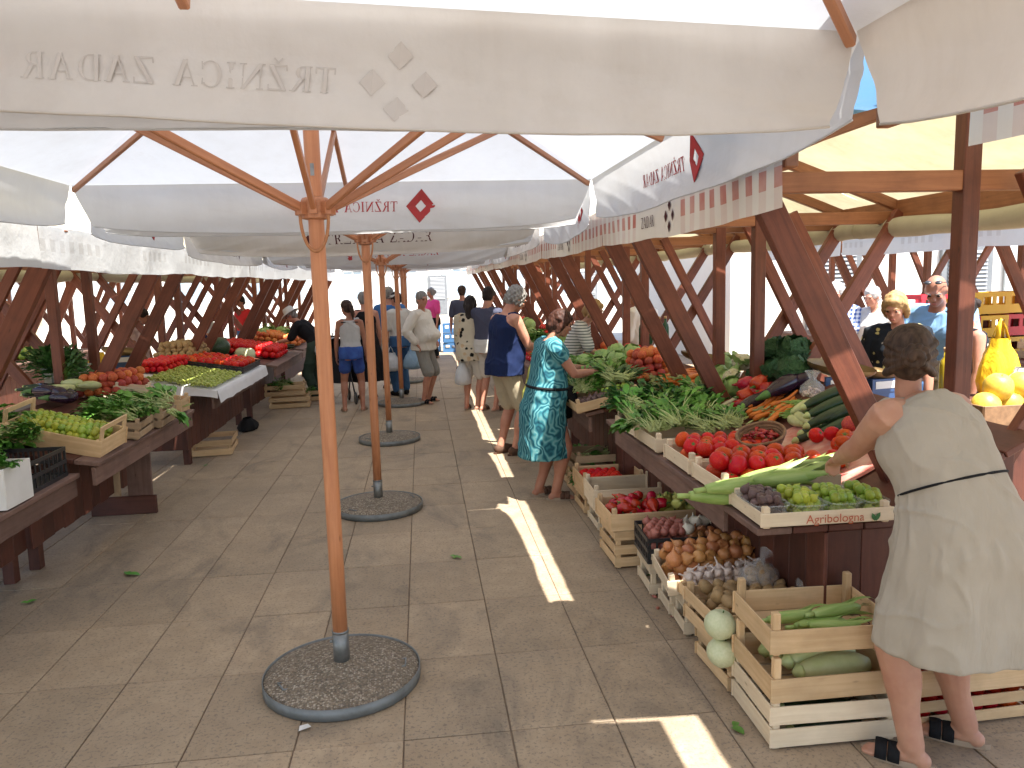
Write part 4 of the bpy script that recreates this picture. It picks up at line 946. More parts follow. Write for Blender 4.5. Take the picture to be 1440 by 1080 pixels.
person('woman in a pink top walking in the sunlit square', (.28, 19.0, 0), 2.2, 1.72, True, 1.0, 0, .03, .05, (0, 0), (None, None), ((-.1, 0), (.1, .1)), 'skin_mid', ('hair_grey', 'bun'), (('trousers', 'black_cloth', {}), ('shirt', 'pink', {})), .02)
person('shopper in a bucket hat and black top bending over the left table with bags', (-1.72, 12.75, 0), 1.35, 1.62, True, 1.05, 0, .75, .1, (.3, 0), ((-.1, .55, .95), (.12, .42, 1.12)), ((-.1, 0), (.1, 0)), 'skin_mid', ('hair_grey', 'short'), (('trousers', 'green_cloth', {}), ('shirt', 'black_cloth', {}), ('hat', 'straw_hat', {})), .014, 'black_cloth', 'shoe')
person('seller in a black shirt and pale hat sitting behind the left table', (-3.35, 13.2, 0), 2.9, 1.68, False, 1.1, 0, .25, .15, (.3, 0), ((-.15, .30, .62), (.15, .30, .62)), ((-.13, .40), (.13, .40)), 'skin_mid', ('hair_grey', 'short'), (('trousers', 'denim', {}), ('shirt', 'black_cloth', {}), ('hat', 'straw_hat', {})), .016, hipz=-.37)
person('seller in a navy tee behind the left table, beside the one in black', (-3.75, 13.7, 0), -1.2, 1.56, False, 1.1, 0, .4, .15, (.4, 0), (None, None), ((-.1, 0), (.1, 0)), 'skin_mid', ('hair_dark', 'short'), (('trousers', 'denim', {}), ('shirt', 'navy_jersey', {})), .018)
person('seller in a rose-print dress behind the potatoes', (-3.85, 11.0, 0), -1.7, 1.60, True, 1.15, 0, .1, .1, (.2, 0), (None, None), ((-.1, 0), (.1, 0)), 'skin_tan', ('hair_dark', 'short'), (('dress', 'rose_print', dict(hemz=.45, hw=(.26, .22))),), .018)
person('person in a red top behind the left stalls', (-3.6, 16.4, 0), 2.6, 1.68, True, 1.0, 0, .05, .1, (.1, 0), (None, None), ((-.1, 0), (.1, 0)), 'skin_tan', ('hair_dark', 'short'), (('trousers', 'denim', {}), ('shirt', 'red_cloth', {})), .02)
person('seller in a cream shirt standing behind the right stalls', (2.78, 9.55, 0), 0.6, 1.72, False, 1.05, .05, .08, .12, (.25, 0), (None, None), ((-.1, 0), (.1, 0)), 'skin_tan', ('hair_white', 'short'), (('trousers', 'grey_cotton', {}), ('shirt', 'cream_linen', dict(sleeve=.5, inf=.03))), .016)
person('blond woman in a black floral top looking down', (3.62, 5.55, 0), 2.5, 1.68, True, 1.1, .03, .06, .12, (.35, .2), (None, None), ((-.1, 0), (.1, 0)), 'skin_mid', ('hair_blond', 'bob'), (('trousers', 'denim', {}), ('shirt', 'black_floral', dict(sleeve=.35))), .011)
person('man in a light blue shirt with sunglasses pushed up, leaning forward', (4.40, 6.15, 0), 2.35, 1.84, False, 1.1, 0, .30, .12, (.45, 0), (None, None), ((-.1, 0), (.1, 0)), 'skin_tan', ('hair_grey', 'bald'), (('trousers', 'khaki_cotton', {}), ('shirt', 'light_blue', {}), ('glasses', 'blackplastic', {})), .011)
person('dark-haired woman in a strappy top next to the man in light blue', (4.33, 5.62, 0), 1.2, 1.62, True, 1.05, 0, .1, .1, (.3, 0), (None, None), ((-.1, 0), (.1, 0)), 'skin_mid', ('hair_dark', 'bun'), (('skirt', 'black_cloth', dict(hemz=.4, hw=(.26, .22))), ('tank', 'black_floral', dict(hem=0, sleeve=0))), .013)
person('man in a checked blue shirt in the outer right aisle', (4.85, 8.6, 0), 2.4, 1.72, False, 1.1, .06, .05, .1, (.3, 0), ((-.1, .35, 1.0), (.1, .35, 1.0)), ((-.1, 0), (.1, 0)), 'skin_mid', ('hair_white', 'short'), (('trousers', 'khaki_cotton', {}), ('shirt', 'check_shirt', {})), .015)
person('person in a bright white shirt beside the man in checks', (5.15, 8.3, 0), 2.0, 1.66, True, 1.1, .04, .06, .1, (.2, 0), (None, None), ((-.1, 0), (.1, 0)), 'skin_mid', ('hair_white', 'short'), (('trousers', 'denim', {}), ('shirt', 'offwhite_cotton', dict(inf=.03))), .015)

so = thing('stool', 'wooden stool under the seller in the black shirt', 'stool', (-3.35, 13.2, 0), 2.9)
board('seat', so, (-.17, -.02, .385), (.17, -.02, .385), .32, .03, 'darkred', (0, 1, 0))
for sx_ in (-.14, .14):
    for sy_ in (-.15, .11): board('leg', so, (sx_, sy_, 0), (sx_, sy_, .37), .04, .04, 'darkred', (1, 0, 0))
# ---------------------------------------------------------------- bags, pushchair, scales, bottles
def sack(name, label, c, rx, ry, h, mat, seed=0, handles=True, group=None, open_=.3):
    t = thing(name, label, 'bag', c, 0, group); mb = MB(); n = 32; rows = []
    prof = [(0.55, 0), (.92, .06), (1.0, .25), (.9, .5), (.72, .72), (.5, .86), (.42, 1.0)]
    vs = []
    for ri, (r, z) in enumerate(prof):
        for j in range(n):
            a = 2*PI*j/n; w = 1+.16*ns(math.cos(a)*2+seed, math.sin(a)*2, z*2)+.07*math.sin(7*a+seed)*z+.05*math.sin(13*a+ri); vs.append(V((math.cos(a)*rx*r*w, math.sin(a)*ry*r*w, z*h)))
    k = len(prof); mb.add(vs, [(i*n+j, i*n+(j+1) % n, (i+1)*n+(j+1) % n, (i+1)*n+j) for i in range(k-1) for j in range(n)]+[tuple(range(n-1, -1, -1))])
    link('bag_body', mb.mesh('bag_body', mat), t)
    if handles:
        for s in (-1, 1):
            mb = MB(); mb.tube([V((-rx*.3, s*ry*.25, h*.97)), V((-rx*.15, s*ry*.1, h*1.2)), V((0, 0, h*1.33)), V((rx*.15, s*ry*.1, h*1.2)), V((rx*.3, s*ry*.25, h*.97))], 1, 6, True, [(.018, .004), (.014, .005), (.01, .006), (.014, .005), (.018, .004)]); link('handle', mb.mesh('handle', mat), t)
    return t
sack('carrier_bag', 'white plastic bag hanging from the hand of the black-haired woman', (.55, 10.98, .36), .12, .10, .32, 'plastic_white', 2)
sack('carrier_bag', 'yellowish plastic bag beside the man in the navy tank top', (1.04, 7.45, .42), .11, .12, .44, 'plastic_lime', 3)
sack('carrier_bag', 'black bag standing by the teal dress', (1.22, 6.72, .58), .09, .10, .28, 'black_cloth', 5)
for k, (x, y, z, m, lb) in enumerate(((-.52, 12.62, .42, 'plastic_white', 'white plastic bag carried beside the jeans'), (-.18, 12.6, .44, 'plastic_blue', 'pale blue plastic bag carried beside the jeans'), (-1.55, 12.5, .72, 'plastic_white', 'white plastic bag held by the shopper in the bucket hat'), (-1.42, 12.8, .70, 'plastic_white', 'bulging pale bag over the arm of the shopper in the bucket hat'))): sack('carrier_bag', lb, (x, y, z), .15, .12, .30, m, k+7)
sack('carrier_bag', 'yellow plastic bag beside the melons', atz(1402, 556, .882), .15, .12, .42, 'plastic_yellow', 11)
sack('carrier_bag', 'white plastic bag beside the yellow one', atz(1436, 560, .882), .12, .11, .22, 'plastic_white', 13, False)
sack('carrier_bag', 'yellow plastic bag behind the left-hand peaches', (-3.25, 8.2, .93), .12, .10, .28, 'plastic_yellow', 14, False)
sack('carrier_bag', 'dark crumpled bag lying on the paving under the grape table', (-2.28, 10.15, .0), .12, .22, .16, 'black_cloth', 17, False)
sack('carrier_bag', 'white bag on the bread table', (6.3, 6.6, .85), .2, .18, .2, 'plastic_white', 19, False)
def scales(label, c, rz, pan='pan', s=1.0, boxm='scale_body'):
    t = thing('weighing_scale', label, 'scale', c, rz, 'market weighing scales'); t.scale = (s, s, s)
    mb = MB(); mb.box((0, 0, .06), (.26, .20, .10)); mb.box((0, -.08, .15), (.22, .05, .09)); link('housing', mb.mesh('housing', boxm, False), t)
    mb = MB(); mb.box((0, -.1065, .155), (.17, .004, .05)); link('display', mb.mesh('display', 'white', False), t)
    mb = MB(); mb.tube([(0, .02, .11), (0, .02, .19)], .02, 10); link('stem', mb.mesh('stem', 'steel'), t)
    mb = MB(); mb.ball((0, 0, 0), (.20, .15, .075), None, 24, 12); me = mb.mesh('pan', pan)
    bm = bmesh.new(); bm.from_mesh(me); bmesh.ops.delete(bm, geom=[v for v in bm.verts if v.co.z > .012], context='VERTS'); bm.to_mesh(me); bm.free()
    link('pan', me, t, (0, .02, .255), (.1, .15, 0)); return t
MT['pan'] = mat_plain('brass_pan', (0.22, 0.14, 0.055), (0.16, 0.10, 0.04), .4, 6, metal=.4, rnd=.1); MT['scale_body'] = mat_plain('blue_housing', (0.04, 0.09, 0.22), None, .4, 5, rnd=.05); MT['scale_white'] = mat_plain('cream_housing', (0.66, 0.64, 0.58), None, .4, 5, rnd=.05)
scales('blue scale with a brass pan behind the carrots', (2.62, 7.0, .80), .4, s=1.1); scales('scale with a brass pan behind the savoy cabbages', (2.72, 4.75, .92), -.3, s=1.1); scales('scale with a brass pan behind the bun of hair', (3.10, 5.0, .882), .2); scales('scale with a dark pan by the left-hand yellow bag', (-3.15, 8.55, .95), .2)
st = thing('scale_table', 'small wooden side table under the scales behind the cabbages', 'table', (2.75, 4.75, 0)); 
for x in (-.2, .2):
    for y in (-.15, .15): board('leg', st, (x, y, 0), (x, y, .89), .05, .05, 'darkred', (1, 0, 0))
board('top', st, (-.26, 0, .905), (.26, 0, .905), .42, .03, 'darkred', (0, 1, 0))
st = thing('scale_table', 'small wooden side table under the scales behind the carrots', 'table', (2.62, 7.0, 0)); 
for x in (-.2, .2):
    for y in (-.15, .15): board('leg', st, (x, y, 0), (x, y, .77), .05, .05, 'darkred', (1, 0, 0))
board('top', st, (-.26, 0, .785), (.26, 0, .785), .42, .03, 'darkred', (0, 1, 0))
ws = thing('digital_scale', 'white boxy scale behind the left-hand herbs', 'scale', (-3.28, 7.55, .94)); ws.rotation_euler = (0, 0, .3)
mb = MB(); mb.box((0, 0, .10), (.34, .3, .16)); link('housing', mb.mesh('housing', 'scale_white', False), ws); mb = MB(); mb.box((0, -.152, .11), (.22, .006, .09)); link('screen', mb.mesh('screen', 'steel', False), ws); mb = MB(); mb.box((0, 0, .195), (.38, .32, .015)); link('plate', mb.mesh('plate', 'steel', False), ws)
MT['oil'] = mat_plain('oil_glass', (0.42, 0.30, 0.02), (0.5, 0.36, 0.03), .08, 4, rnd=.1); MT['greenglass'] = mat_plain('green_glass', (0.02, 0.07, 0.03), None, .08, 4, rnd=.1); MT['cork'] = mat_plain('cork', (0.5, 0.33, 0.17), None, .8, 20)
def bottle(label, c, h, m, group):
    t = thing('bottle', label, 'bottle', c, 0, group); mb = MB(); mb.lathe([(0, 0), (.034, 0), (.036, .01), (.036, .16), (.03, .19), (.014, .215), (.0135, .25), (0, .25)], 16); link('glass', mb.mesh('glass', m), t); mb = MB(); mb.lathe([(0, .25), (.015, .25), (.015, .275), (0, .275)], 12); link('stopper', mb.mesh('stopper', 'cork'), t); t.scale = (h/.275,)*3
for px_, py_, hh_, lb_ in ((1328, 548, .33, 'tall bottle of golden oil with a cork on the back counter'), (1346, 560, .26, 'shorter oil bottle next to the stall post')):
    bottle(lb_, atz(px_, py_, .882), hh_, 'oil', 'oil bottles')
for k in range(4): bottle('green glass bottle standing behind the pale cabbages', (2.35+.09*k, 8.1+.05*(k % 2), 1.09), .30, 'greenglass', 'green bottles on the right table')
# pushchair with a child's leg
pc = thing('pushchair', 'black pushchair beside the left table', 'pushchair', (-1.32, 12.15, 0), 0.3)
for x in (-.2, .2):
    for y in (-.25, .25):
        mb = MB(); mb.tube([V((math.cos(a*PI/8)*0, math.cos(a*PI/8)*.085, .095+math.sin(a*PI/8)*.085)) for a in range(17)], .014, 8, False); w = link('wheel', mb.mesh('wheel', 'blackplastic'), pc, (x, y, 0)); mb = MB(); mb.tube([(-.012, 0, .095), (.012, 0, .095)], .07, 12); link('rim', mb.mesh('rim', 'steel'), w)
    mb = MB(); mb.tube([(x, -.25, .10), (x, .05, .45), (x, .28, 1.0)], .012, 8); link('frame_tube', mb.mesh('frame_tube', 'blackplastic'), pc); mb = MB(); mb.tube([(x, .25, .10), (x, .0, .55), (x, -.1, .6)], .012, 8); link('frame_tube', mb.mesh('frame_tube', 'blackplastic'), pc)
mb = MB(); mb.tube([(-.2, .28, 1.0), (0, .31, 1.03), (.2, .28, 1.0)], .014, 8); link('push_bar', mb.mesh('push_bar', 'blackplastic'), pc)
mb = MB(); mb.sheet(lambda u, v: V((-.17+.34*u, -.2+.15*v+.25*max(0, v-.45), .36+(.0 if v < .45 else (v-.45)*.95)+.03*math.sin(PI*u)*-1)), 8, 14); mb.sheet(lambda u, v: V(((-.18+.36*u), .02+.26*math.sin(PI*v*.5), .72+.20*math.cos(PI*v*.5)+.10*math.sin(PI*u))), 10, 8); link('seat', mb.mesh('seat', 'black_cloth'), pc)
# ---------------------------------------------------------------- produce meshes
def M2(k, *a, **kw): MT[k] = mat_plain(k, *a, **kw)
M2('tomato', (0.50, 0.018, 0.008), (0.60, 0.065, 0.014), 0.3, 8, rnd=0.15, hue=0.014, spec=0.22)
M2('calyx', (0.06, 0.16, 0.03), (0.10, 0.22, 0.05), 0.6, 20)
M2('pepper_red', (0.36, 0.008, 0.012), (0.48, 0.02, 0.012), 0.22, 8, rnd=0.15, hue=0.012)
M2('pepper_yellow', (0.62, 0.58, 0.16), (0.50, 0.55, 0.14), 0.25, 8, rnd=0.12, hue=0.01)
M2('aubergine', (0.018, 0.008, 0.020), (0.03, 0.012, 0.03), 0.2, 6, rnd=0.2)
M2('zucchini', (0.012, 0.032, 0.011), (0.024, 0.055, 0.018), 0.35, 30, rnd=0.2)
M2('pale_marrow', (0.56, 0.58, 0.30), (0.46, 0.50, 0.22), 0.4, 20, rnd=0.1)
M2('carrot', (0.66, 0.19, 0.02), (0.55, 0.13, 0.012), 0.45, 14, 0.0008, 60, rnd=0.12)
M2('husk', (0.22, 0.34, 0.07), (0.36, 0.46, 0.15), 0.5, 3, 0.0008, 40, rnd=0.15, coord=(1, 14, 14))
M2('silk', (0.45, 0.40, 0.16), (0.30, 0.2, 0.08), 0.7, 20)
M2('onion', (0.55, 0.26, 0.09), (0.42, 0.16, 0.055), 0.3, 5, 0.0004, 40, rnd=0.18, hue=0.015, coord=(6, 6, 1))
M2('white_onion', (0.84, 0.79, 0.66), (0.76, 0.72, 0.58), 0.28, 6, rnd=0.08)
M2('shallot', (0.30, 0.085, 0.07), (0.42, 0.15, 0.10), 0.4, 8, 0.0006, 50, rnd=0.2)
M2('garlic', (0.74, 0.66, 0.56), (0.62, 0.48, 0.44), 0.5, 9, 0.0006, 50, rnd=0.12)
M2('potato', (0.38, 0.25, 0.115), (0.30, 0.19, 0.085), 0.65, 10, 0.001, 40, rnd=0.15)
M2('peach', (0.52, 0.06, 0.03), (0.68, 0.24, 0.05), 0.6, 5, rnd=0.15, hue=0.012)
M2('dark_peach', (0.34, 0.03, 0.035), (0.50, 0.10, 0.04), 0.6, 5, rnd=0.2, hue=0.01)
M2('lime', (0.20, 0.31, 0.03), (0.32, 0.42, 0.05), 0.35, 9, rnd=0.15, hue=0.02)
M2('yellow_fig', (0.42, 0.42, 0.035), (0.28, 0.37, 0.04), 0.35, 9, rnd=0.15, hue=0.02)
M2('purple_fig', (0.07, 0.035, 0.04), (0.14, 0.085, 0.07), 0.5, 9, rnd=0.2)
M2('melon', (0.68, 0.44, 0.05), (0.76, 0.52, 0.08), 0.45, 6, rnd=0.1)
M2('pale_gourd', (0.62, 0.64, 0.42), (0.54, 0.58, 0.34), 0.4, 6, rnd=0.06)
M2('leaf', (0.065, 0.20, 0.022), (0.13, 0.31, 0.045), 0.5, 14, rnd=0.18, hue=0.015)
M2('leaf_dark', (0.026, 0.10, 0.022), (0.055, 0.16, 0.035), 0.5, 14, rnd=0.18, hue=0.01)
M2('leaf_pale', (0.26, 0.42, 0.12), (0.36, 0.50, 0.19), 0.5, 10, rnd=0.15, hue=0.01)
M2('stem', (0.42, 0.50, 0.17), (0.52, 0.58, 0.27), 0.5, 10, rnd=0.1)
M2('curd', (0.72, 0.68, 0.50), (0.64, 0.60, 0.42), 0.7, 30, 0.003, 60)
M2('chili', (0.30, 0.012, 0.02), (0.38, 0.03, 0.025), 0.25, 10, rnd=0.2)
M2('bean', (0.20, 0.36, 0.07), (0.30, 0.44, 0.12), 0.45, 10)
M2('leek', (0.66, 0.62, 0.48), (0.55, 0.55, 0.36), 0.5, 10)
M2('wicker', (0.20, 0.11, 0.055), (0.30, 0.17, 0.085), 0.7, 30, 0.002, 60)
M2('grape', (0.42, 0.46, 0.10), (0.32, 0.40, 0.08), 0.3, 10, rnd=0.1)
MT['film'] = mat_glass('clear_plastic_film', (0.85, 0.87, 0.88), 0.12, 0.22)
MT['punnet'] = mat_glass('clear_punnet', (0.8, 0.85, 0.85), 0.08, 0.20)
def mat_melon():
    m, nt, b = newmat('watermelon_rind'); vec = coords(nt, 'Object', (1, 1, 1), True)
    w = nt.nodes.new('ShaderNodeTexNoise'); w.inputs['Scale'].default_value = 6; nt.links.new(coords(nt, 'Object', (1, 4, 4)), w.inputs['Vector'])
    nt.links.new(mixc(nt, ramp(nt, w.outputs[0], [(0.45, 0.0), (0.55, 1.0)]), (0.02, 0.05, 0.025), (0.05, 0.10, 0.045)), b.inputs['Base Color']); b.inputs['Roughness'].default_value = 0.35
    return m
MT['watermelon'] = mat_melon()

rv = random.Random(5)
def variants(n, fn): return [fn(i) for i in range(n)]
def leaf_blade(mb, base, dirv, up, L, W, droop, curl=0.25, seg=4, mat=0, stem=0.0, wav=0.0, sw=0.004, smat=1):
    # a bent blade with a folded midrib; returns nothing
    d = V(dirv).normalized(); up = V(up); side = d.cross(up)
    if side.length < 1e-3: side = d.cross(V((1, 0, 0)))
    side.normalize(); up = side.cross(d); p = V(base)
    if stem > 0:
        q = p+d*stem*0.5+up*0.006; e = p+d*stem; mb.cur = smat; mb.tube([p, q, e], [sw, sw*0.85, sw*0.6], 4, False); p = e
    mb.cur = mat; rows = []
    for i in range(seg+1):
        s = i/seg; w = W*math.sin(PI*min(1.0, 0.12+0.85*s))**0.8*(1 if i < seg else 0.15)
        wv = wav*math.sin(i*2.1+W*300)
        rows.append([p-side*w+up*(curl*w+wv), p.copy(), p+side*w+up*(curl*w-wv)])
        a = droop*s/seg*2
        d = (d*math.cos(a)-up*math.sin(a)).normalized(); up = side.cross(d); p = p+d*(L/seg)
    vs = [q for r in rows for q in r]
    fs = []
    for i in range(seg):
        a, b = i*3, i*3+3; fs += [(a, a+1, b+1, b), (a+1, a+2, b+2, b+1)]
    mb.add(vs, fs)
def mk_tomato(i):
    mb = MB(); ph = rv.random()*6; nrib = rv.choice((0, 5, 6)); fl = rv.uniform(0.76, 0.9)
    def f(p):
        a = math.atan2(p.y, p.x); r = 1-0.05*(0.5+0.5*math.cos(nrib*a+ph))*max(0, p.z+0.3) if nrib else 1
        d = math.hypot(p.x, p.y); return r*(1-0.22*max(0, 1-d/0.45)*(1 if p.z > 0 else 0.3))*(1+0.03*ns(p.x*2+i*9, p.y*2, p.z*2))
    mb.ball((0, 0, 0), (1, 1, fl), n=18, k=12, fn=f)
    mb.cur = 1
    for k in range(5):
        a = k*1.257+ph; leaf_blade(mb, (0, 0, fl*0.80), (math.cos(a), math.sin(a), 0.25), (0, 0, 1), 0.42, 0.07, 0.9, 0.1, 3, 1)
    mb.tube([(0, 0, fl*.78), (0.02, 0, fl*.98)], [.05, .035], 5)
    return mb.mesh('tomato', ['tomato', 'calyx'])
def mk_pepper(i, mat='pepper_red', L=3.0):
    mb = MB(); b = rv.uniform(-.4, .4); n = 9; pts = []; sq = []
    for k in range(n+1):
        s = k/n; pts.append(V((s*L-0.4*L, b*math.sin(s*2.6), 0.15*math.sin(s*3+i))))
        r = (0.35+0.75*math.sin(PI*min(1, s*1.1+.12))**0.6)*(1-0.68*s**2.2); sq.append((r*(1+.12*ns(k*.9, i)), r*(0.85+.15*ns(k*1.1, i+4))))
    mb.tube(pts, 1, 12, True, sq); mb.cur = 1
    mb.tube([pts[0]+V((.1, 0, 0)), pts[0]+V((-.25, .05, .05)), pts[0]+V((-.6, .2, .15))], [.28, .13, .1], 7)
    return mb.mesh('pepper', [mat, 'calyx'])
def mk_bell(i, mat='pepper_yellow'):
    mb = MB(); ph = i*1.3
    def f(p):
        a = math.atan2(p.y, p.x); d = math.hypot(p.x, p.y); return (1-0.13*abs(math.cos(2*a+ph))**2*(1 if d > .2 else 0.4))*(1-0.25*max(0, 1-d/.5))
    mb.ball((0, 0, 0), (1, 0.92, 1.45), n=20, k=12, fn=f); mb.cur = 1; mb.tube([(0, 0, 1.05), (.05, 0, 1.3), (.15, .1, 1.6)], [.22, .12, .1], 7)
    return mb.mesh('bell_pepper', [mat, 'calyx'])
def mk_long(name, mat, L, r0, r1, bend=0.1, capmat='calyx', caplen=0.06, tip=0.55, seed=0):
    mb = MB(); n = 10; pts = []; rad = []
    for k in range(n+1):
        s = k/n; pts.append(V((L*(s-.5), bend*L*math.sin(PI*s), 0))); rad.append(max(0.06*r0, (r0+(r1-r0)*s)*math.sin(PI*min(1, max(0, (s*0.94+0.03))))**0.33*(1+0.05*ns(k*.8, seed))))
    mb.tube(pts, rad, 12); mb.cur = 1
    mb.tube([pts[0]+V((r0*.25, 0, 0)), pts[0], pts[0]-V((caplen, 0, 0))], [rad[1]*0.8, rad[0]*1.1+r0*.2, r0*0.22], 7)
    return mb.mesh(name, [mat, capmat])
def mk_carrot(i):
    mb = MB(); pts = [V((-.09+.2*k/8, 0.012*math.sin(k*.6+i), 0)) for k in range(9)]; rad = [.006+.011*(1-k/8)**0.7 if k else .010 for k in range(9)]
    mb.tube(pts, rad, 9); mb.cur = 1
    for k in range(4): mb.tube([pts[0], pts[0]+V((-.04, U(-.012, .012), U(0, .012))), pts[0]+V((-.075, U(-.03, .03), U(0, .02)))], [.0035, .0025, .0015], 4)
    return mb.mesh('carrot', ['carrot', 'stem'])
def mk_corn(i):
    mb = MB(); n = 12
    pts = [V((-.14+.28*k/n, 0.006*math.sin(k*.5+i), 0)) for k in range(n+1)]; rad = [.010+.023*math.sin(PI*min(1, (k/n)*.92+.06))**0.7 for k in range(n+1)]; rad[-1] = .004
    mb.tube(pts, rad, 14)
    for k in range(7):
        a = k*0.9+i; o = V((0, math.cos(a)*.026, math.sin(a)*.026))
        leaf_blade(mb, V((-.13, 0, 0))+o*.5, V((1, 0, 0))+o*3.2, o, .23+.09*rv.random(), .018, -0.28+.2*rv.random(), -0.5, 6, 0)
    leaf_blade(mb, (0.06, 0.01, .02), (1, .3*math.sin(i*2), .25), (0, 0, 1), .19, .012, .9, .2, 5, 0)
    mb.cur = 1
    for k in range(8): mb.tube([(.135, 0, 0), (.16, U(-.012, .012), U(-.01, .012)), (.185, U(-.03, .03), U(-.02, .02))], [.003, .002, .001], 4, False)
    mb.cur = 0; mb.tube([(-.14, 0, 0), (-.19, 0, 0)], [.012, .011], 7)
    return mb.mesh('corn_cob', ['husk', 'silk'])
def mk_onion(i, mat='onion'):
    mb = MB(); mb.lathe([(0, -.86), (.12, -.88), (.3, -.84), (.68, -.62), (.95, -.2), (1.0, .1), (.88, .45), (.6, .75), (.3, .98), (.15, 1.2), (.09, 1.5), (.05, 1.62), (0, 1.62)], 16, fn=lambda a, z: 1+.03*math.cos(3*a+i)+.02*math.cos(7*a))
    mb.cur = 1
    for k in range(6): a = k; mb.tube([(0, 0, -.86), (.1*math.cos(a), .1*math.sin(a), -.98)], [.03, .01], 4)
    return mb.mesh('onion', [mat, 'silk'])
def mk_garlic(i):
    mb = MB(); mb.lathe([(0, -.55), (.5, -.6), (.9, -.35), (1.0, -.05), (.85, .3), (.5, .62), (.22, .9), (.16, 1.5), (.14, 2.2), (0, 2.2)], 18, fn=lambda a, z: 1-(.13*abs(math.sin(3*a+i)) if z < .8 else 0)); return mb.mesh('garlic_bulb', 'garlic')
def mk_potato(i):
    mb = MB(); mb.ball((0, 0, 0), (1.25, .95, .85), n=14, k=9, fn=lump(i, .22, 1.4)); return mb.mesh('potato', 'potato')
def mk_round(i, name, mat, sq=(1, 1, .95), amp=.05):
    mb = MB()
    def f(p):
        d = math.hypot(p.x, p.y); return (1+amp*noise.noise(p*1.7+V((i*5, 0, 0))))*(1-.16*max(0, 1-d/.35)*(1 if p.z > 0 else 0))
    mb.ball((0, 0, 0), sq, n=14, k=10, fn=f); mb.cur = 1; mb.tube([(0, 0, .78*sq[2]), (.05, 0, .98*sq[2])], [.05, .04], 5)
    return mb.mesh(name, [mat, 'calyx'])
def mk_fig(i, mat):
    mb = MB(); mb.lathe([(0, -.9), (.35, -.86), (.8, -.55), (1, -.05), (.86, .42), (.5, .82), (.22, 1.12), (.12, 1.4), (0, 1.42)], 14, fn=lambda a, z: 1+.03*math.cos(5*a+i)); return mb.mesh('fig', mat)
def mk_cabbage(i, mats=('leaf_pale', 'leaf_pale', 'stem'), R=1.0, open_=0.25, n=16, crink=0.0):
    mb = MB(); mb.ball((0, 0, 0), R*.93, n=18, k=12, fn=lump(i, .10, 1.6))
    def wrap(a0, t0, sz, off, m):
        mb.cur = m; c = V((math.cos(a0)*math.cos(t0), math.sin(a0)*math.cos(t0), math.sin(t0)))
        s = c.cross(V((0, 0, 1))).normalized(); u = s.cross(c)
        def fn(p, q):
            x = (p-.5)*2*sz; y = (q-.5)*2*sz; rr = math.hypot(x, y); x *= 1-.25*abs(y); w = (c+s*x+u*y).normalized()
            lift = off+open_*max(0, y)**2*1.3+.03*math.sin(11*x+a0*3)*rr+.025*math.sin(9*y+a0)+crink*math.sin(15*x+a0)*math.sin(15*y+2*a0)
            return w*R*(1+lift)
        mb.sheet(fn, *((14, 14) if crink else (8, 8)))
    for k in range(n): wrap(k*2.4+i, -.5+1.35*((k*7) % n)/n, .55+.2*rv.random(), -.02+.10*rv.random(), k % 2)
    return mb.mesh('cabbage', list(mats))
def mk_bunch(i, n=46, L=0.30, W=0.022, stem=0.16, spread=0.5, mats=('leaf', 'stem'), sw=0.0035, thick=0.05, droop=0.9, seg=4, wav=0.0, rise=0.25):
    # leafy bunch lying along +X, roots at the origin
    r = random.Random(100+i); mb = MB()
    for k in range(n):
        a = r.uniform(-1, 1); b = r.uniform(-.2, 1); o = V((r.uniform(-.02, .03), r.uniform(-1, 1)*thick*.7, abs(r.gauss(0, .5))*thick))
        d = V((1, a*spread, rise*b)); leaf_blade(mb, o, d, (0, r.uniform(-.6, .6), 1), L*r.uniform(.6, 1.1), W*r.uniform(.6, 1.25), droop*r.uniform(.2, 1.3), r.uniform(.1, .5), seg, 0, stem*r.uniform(.6, 1.25), wav, sw)
    return mb.mesh('greens', list(mats))
def mk_caul(i):
    mb = MB(); r = random.Random(i)
    for k in range(46):
        z = r.uniform(.05, 1); a = r.uniform(0, 6.28); q = math.sqrt(1-z*z); mb.ball((q*math.cos(a)*.72, q*math.sin(a)*.72, z*.62), r.uniform(.16, .24), n=8, k=6, fn=lump(k, .2, 3))
    mb.ball((0, 0, .1), (.75, .75, .6), n=12, k=8)
    for k in range(11):
        a = k*.6+i; leaf_blade(mb, (math.cos(a)*.35, math.sin(a)*.35, -.35), (math.cos(a), math.sin(a), 1.1), (-math.cos(a), -math.sin(a), .4), 1.5, .42, .75 if k % 3 else 0.1, .35, 6, 1, wav=.05)
    return mb.mesh('cauliflower', ['curd', 'leaf_pale', 'stem'])
def mk_grapes(i):
    mb = MB(); r = random.Random(i)
    for k in range(44):
        s = r.random(); w = .045*(1-s*.7); a = r.uniform(0, 6.28); rr = w*math.sqrt(r.random()); mb.ball((-.09+.19*s, rr*math.cos(a), .028+abs(rr*math.sin(a))*.8), .0115, n=7, k=5)
    return mb.mesh('grape_bunch', 'grape')
MT['savoy_leaf'] = mat_plain('crinkled_savoy_leaf', (0.016, 0.065, 0.02), (0.035, 0.11, 0.035), 0.5, 7, 0.05, 11, rnd=0.12)
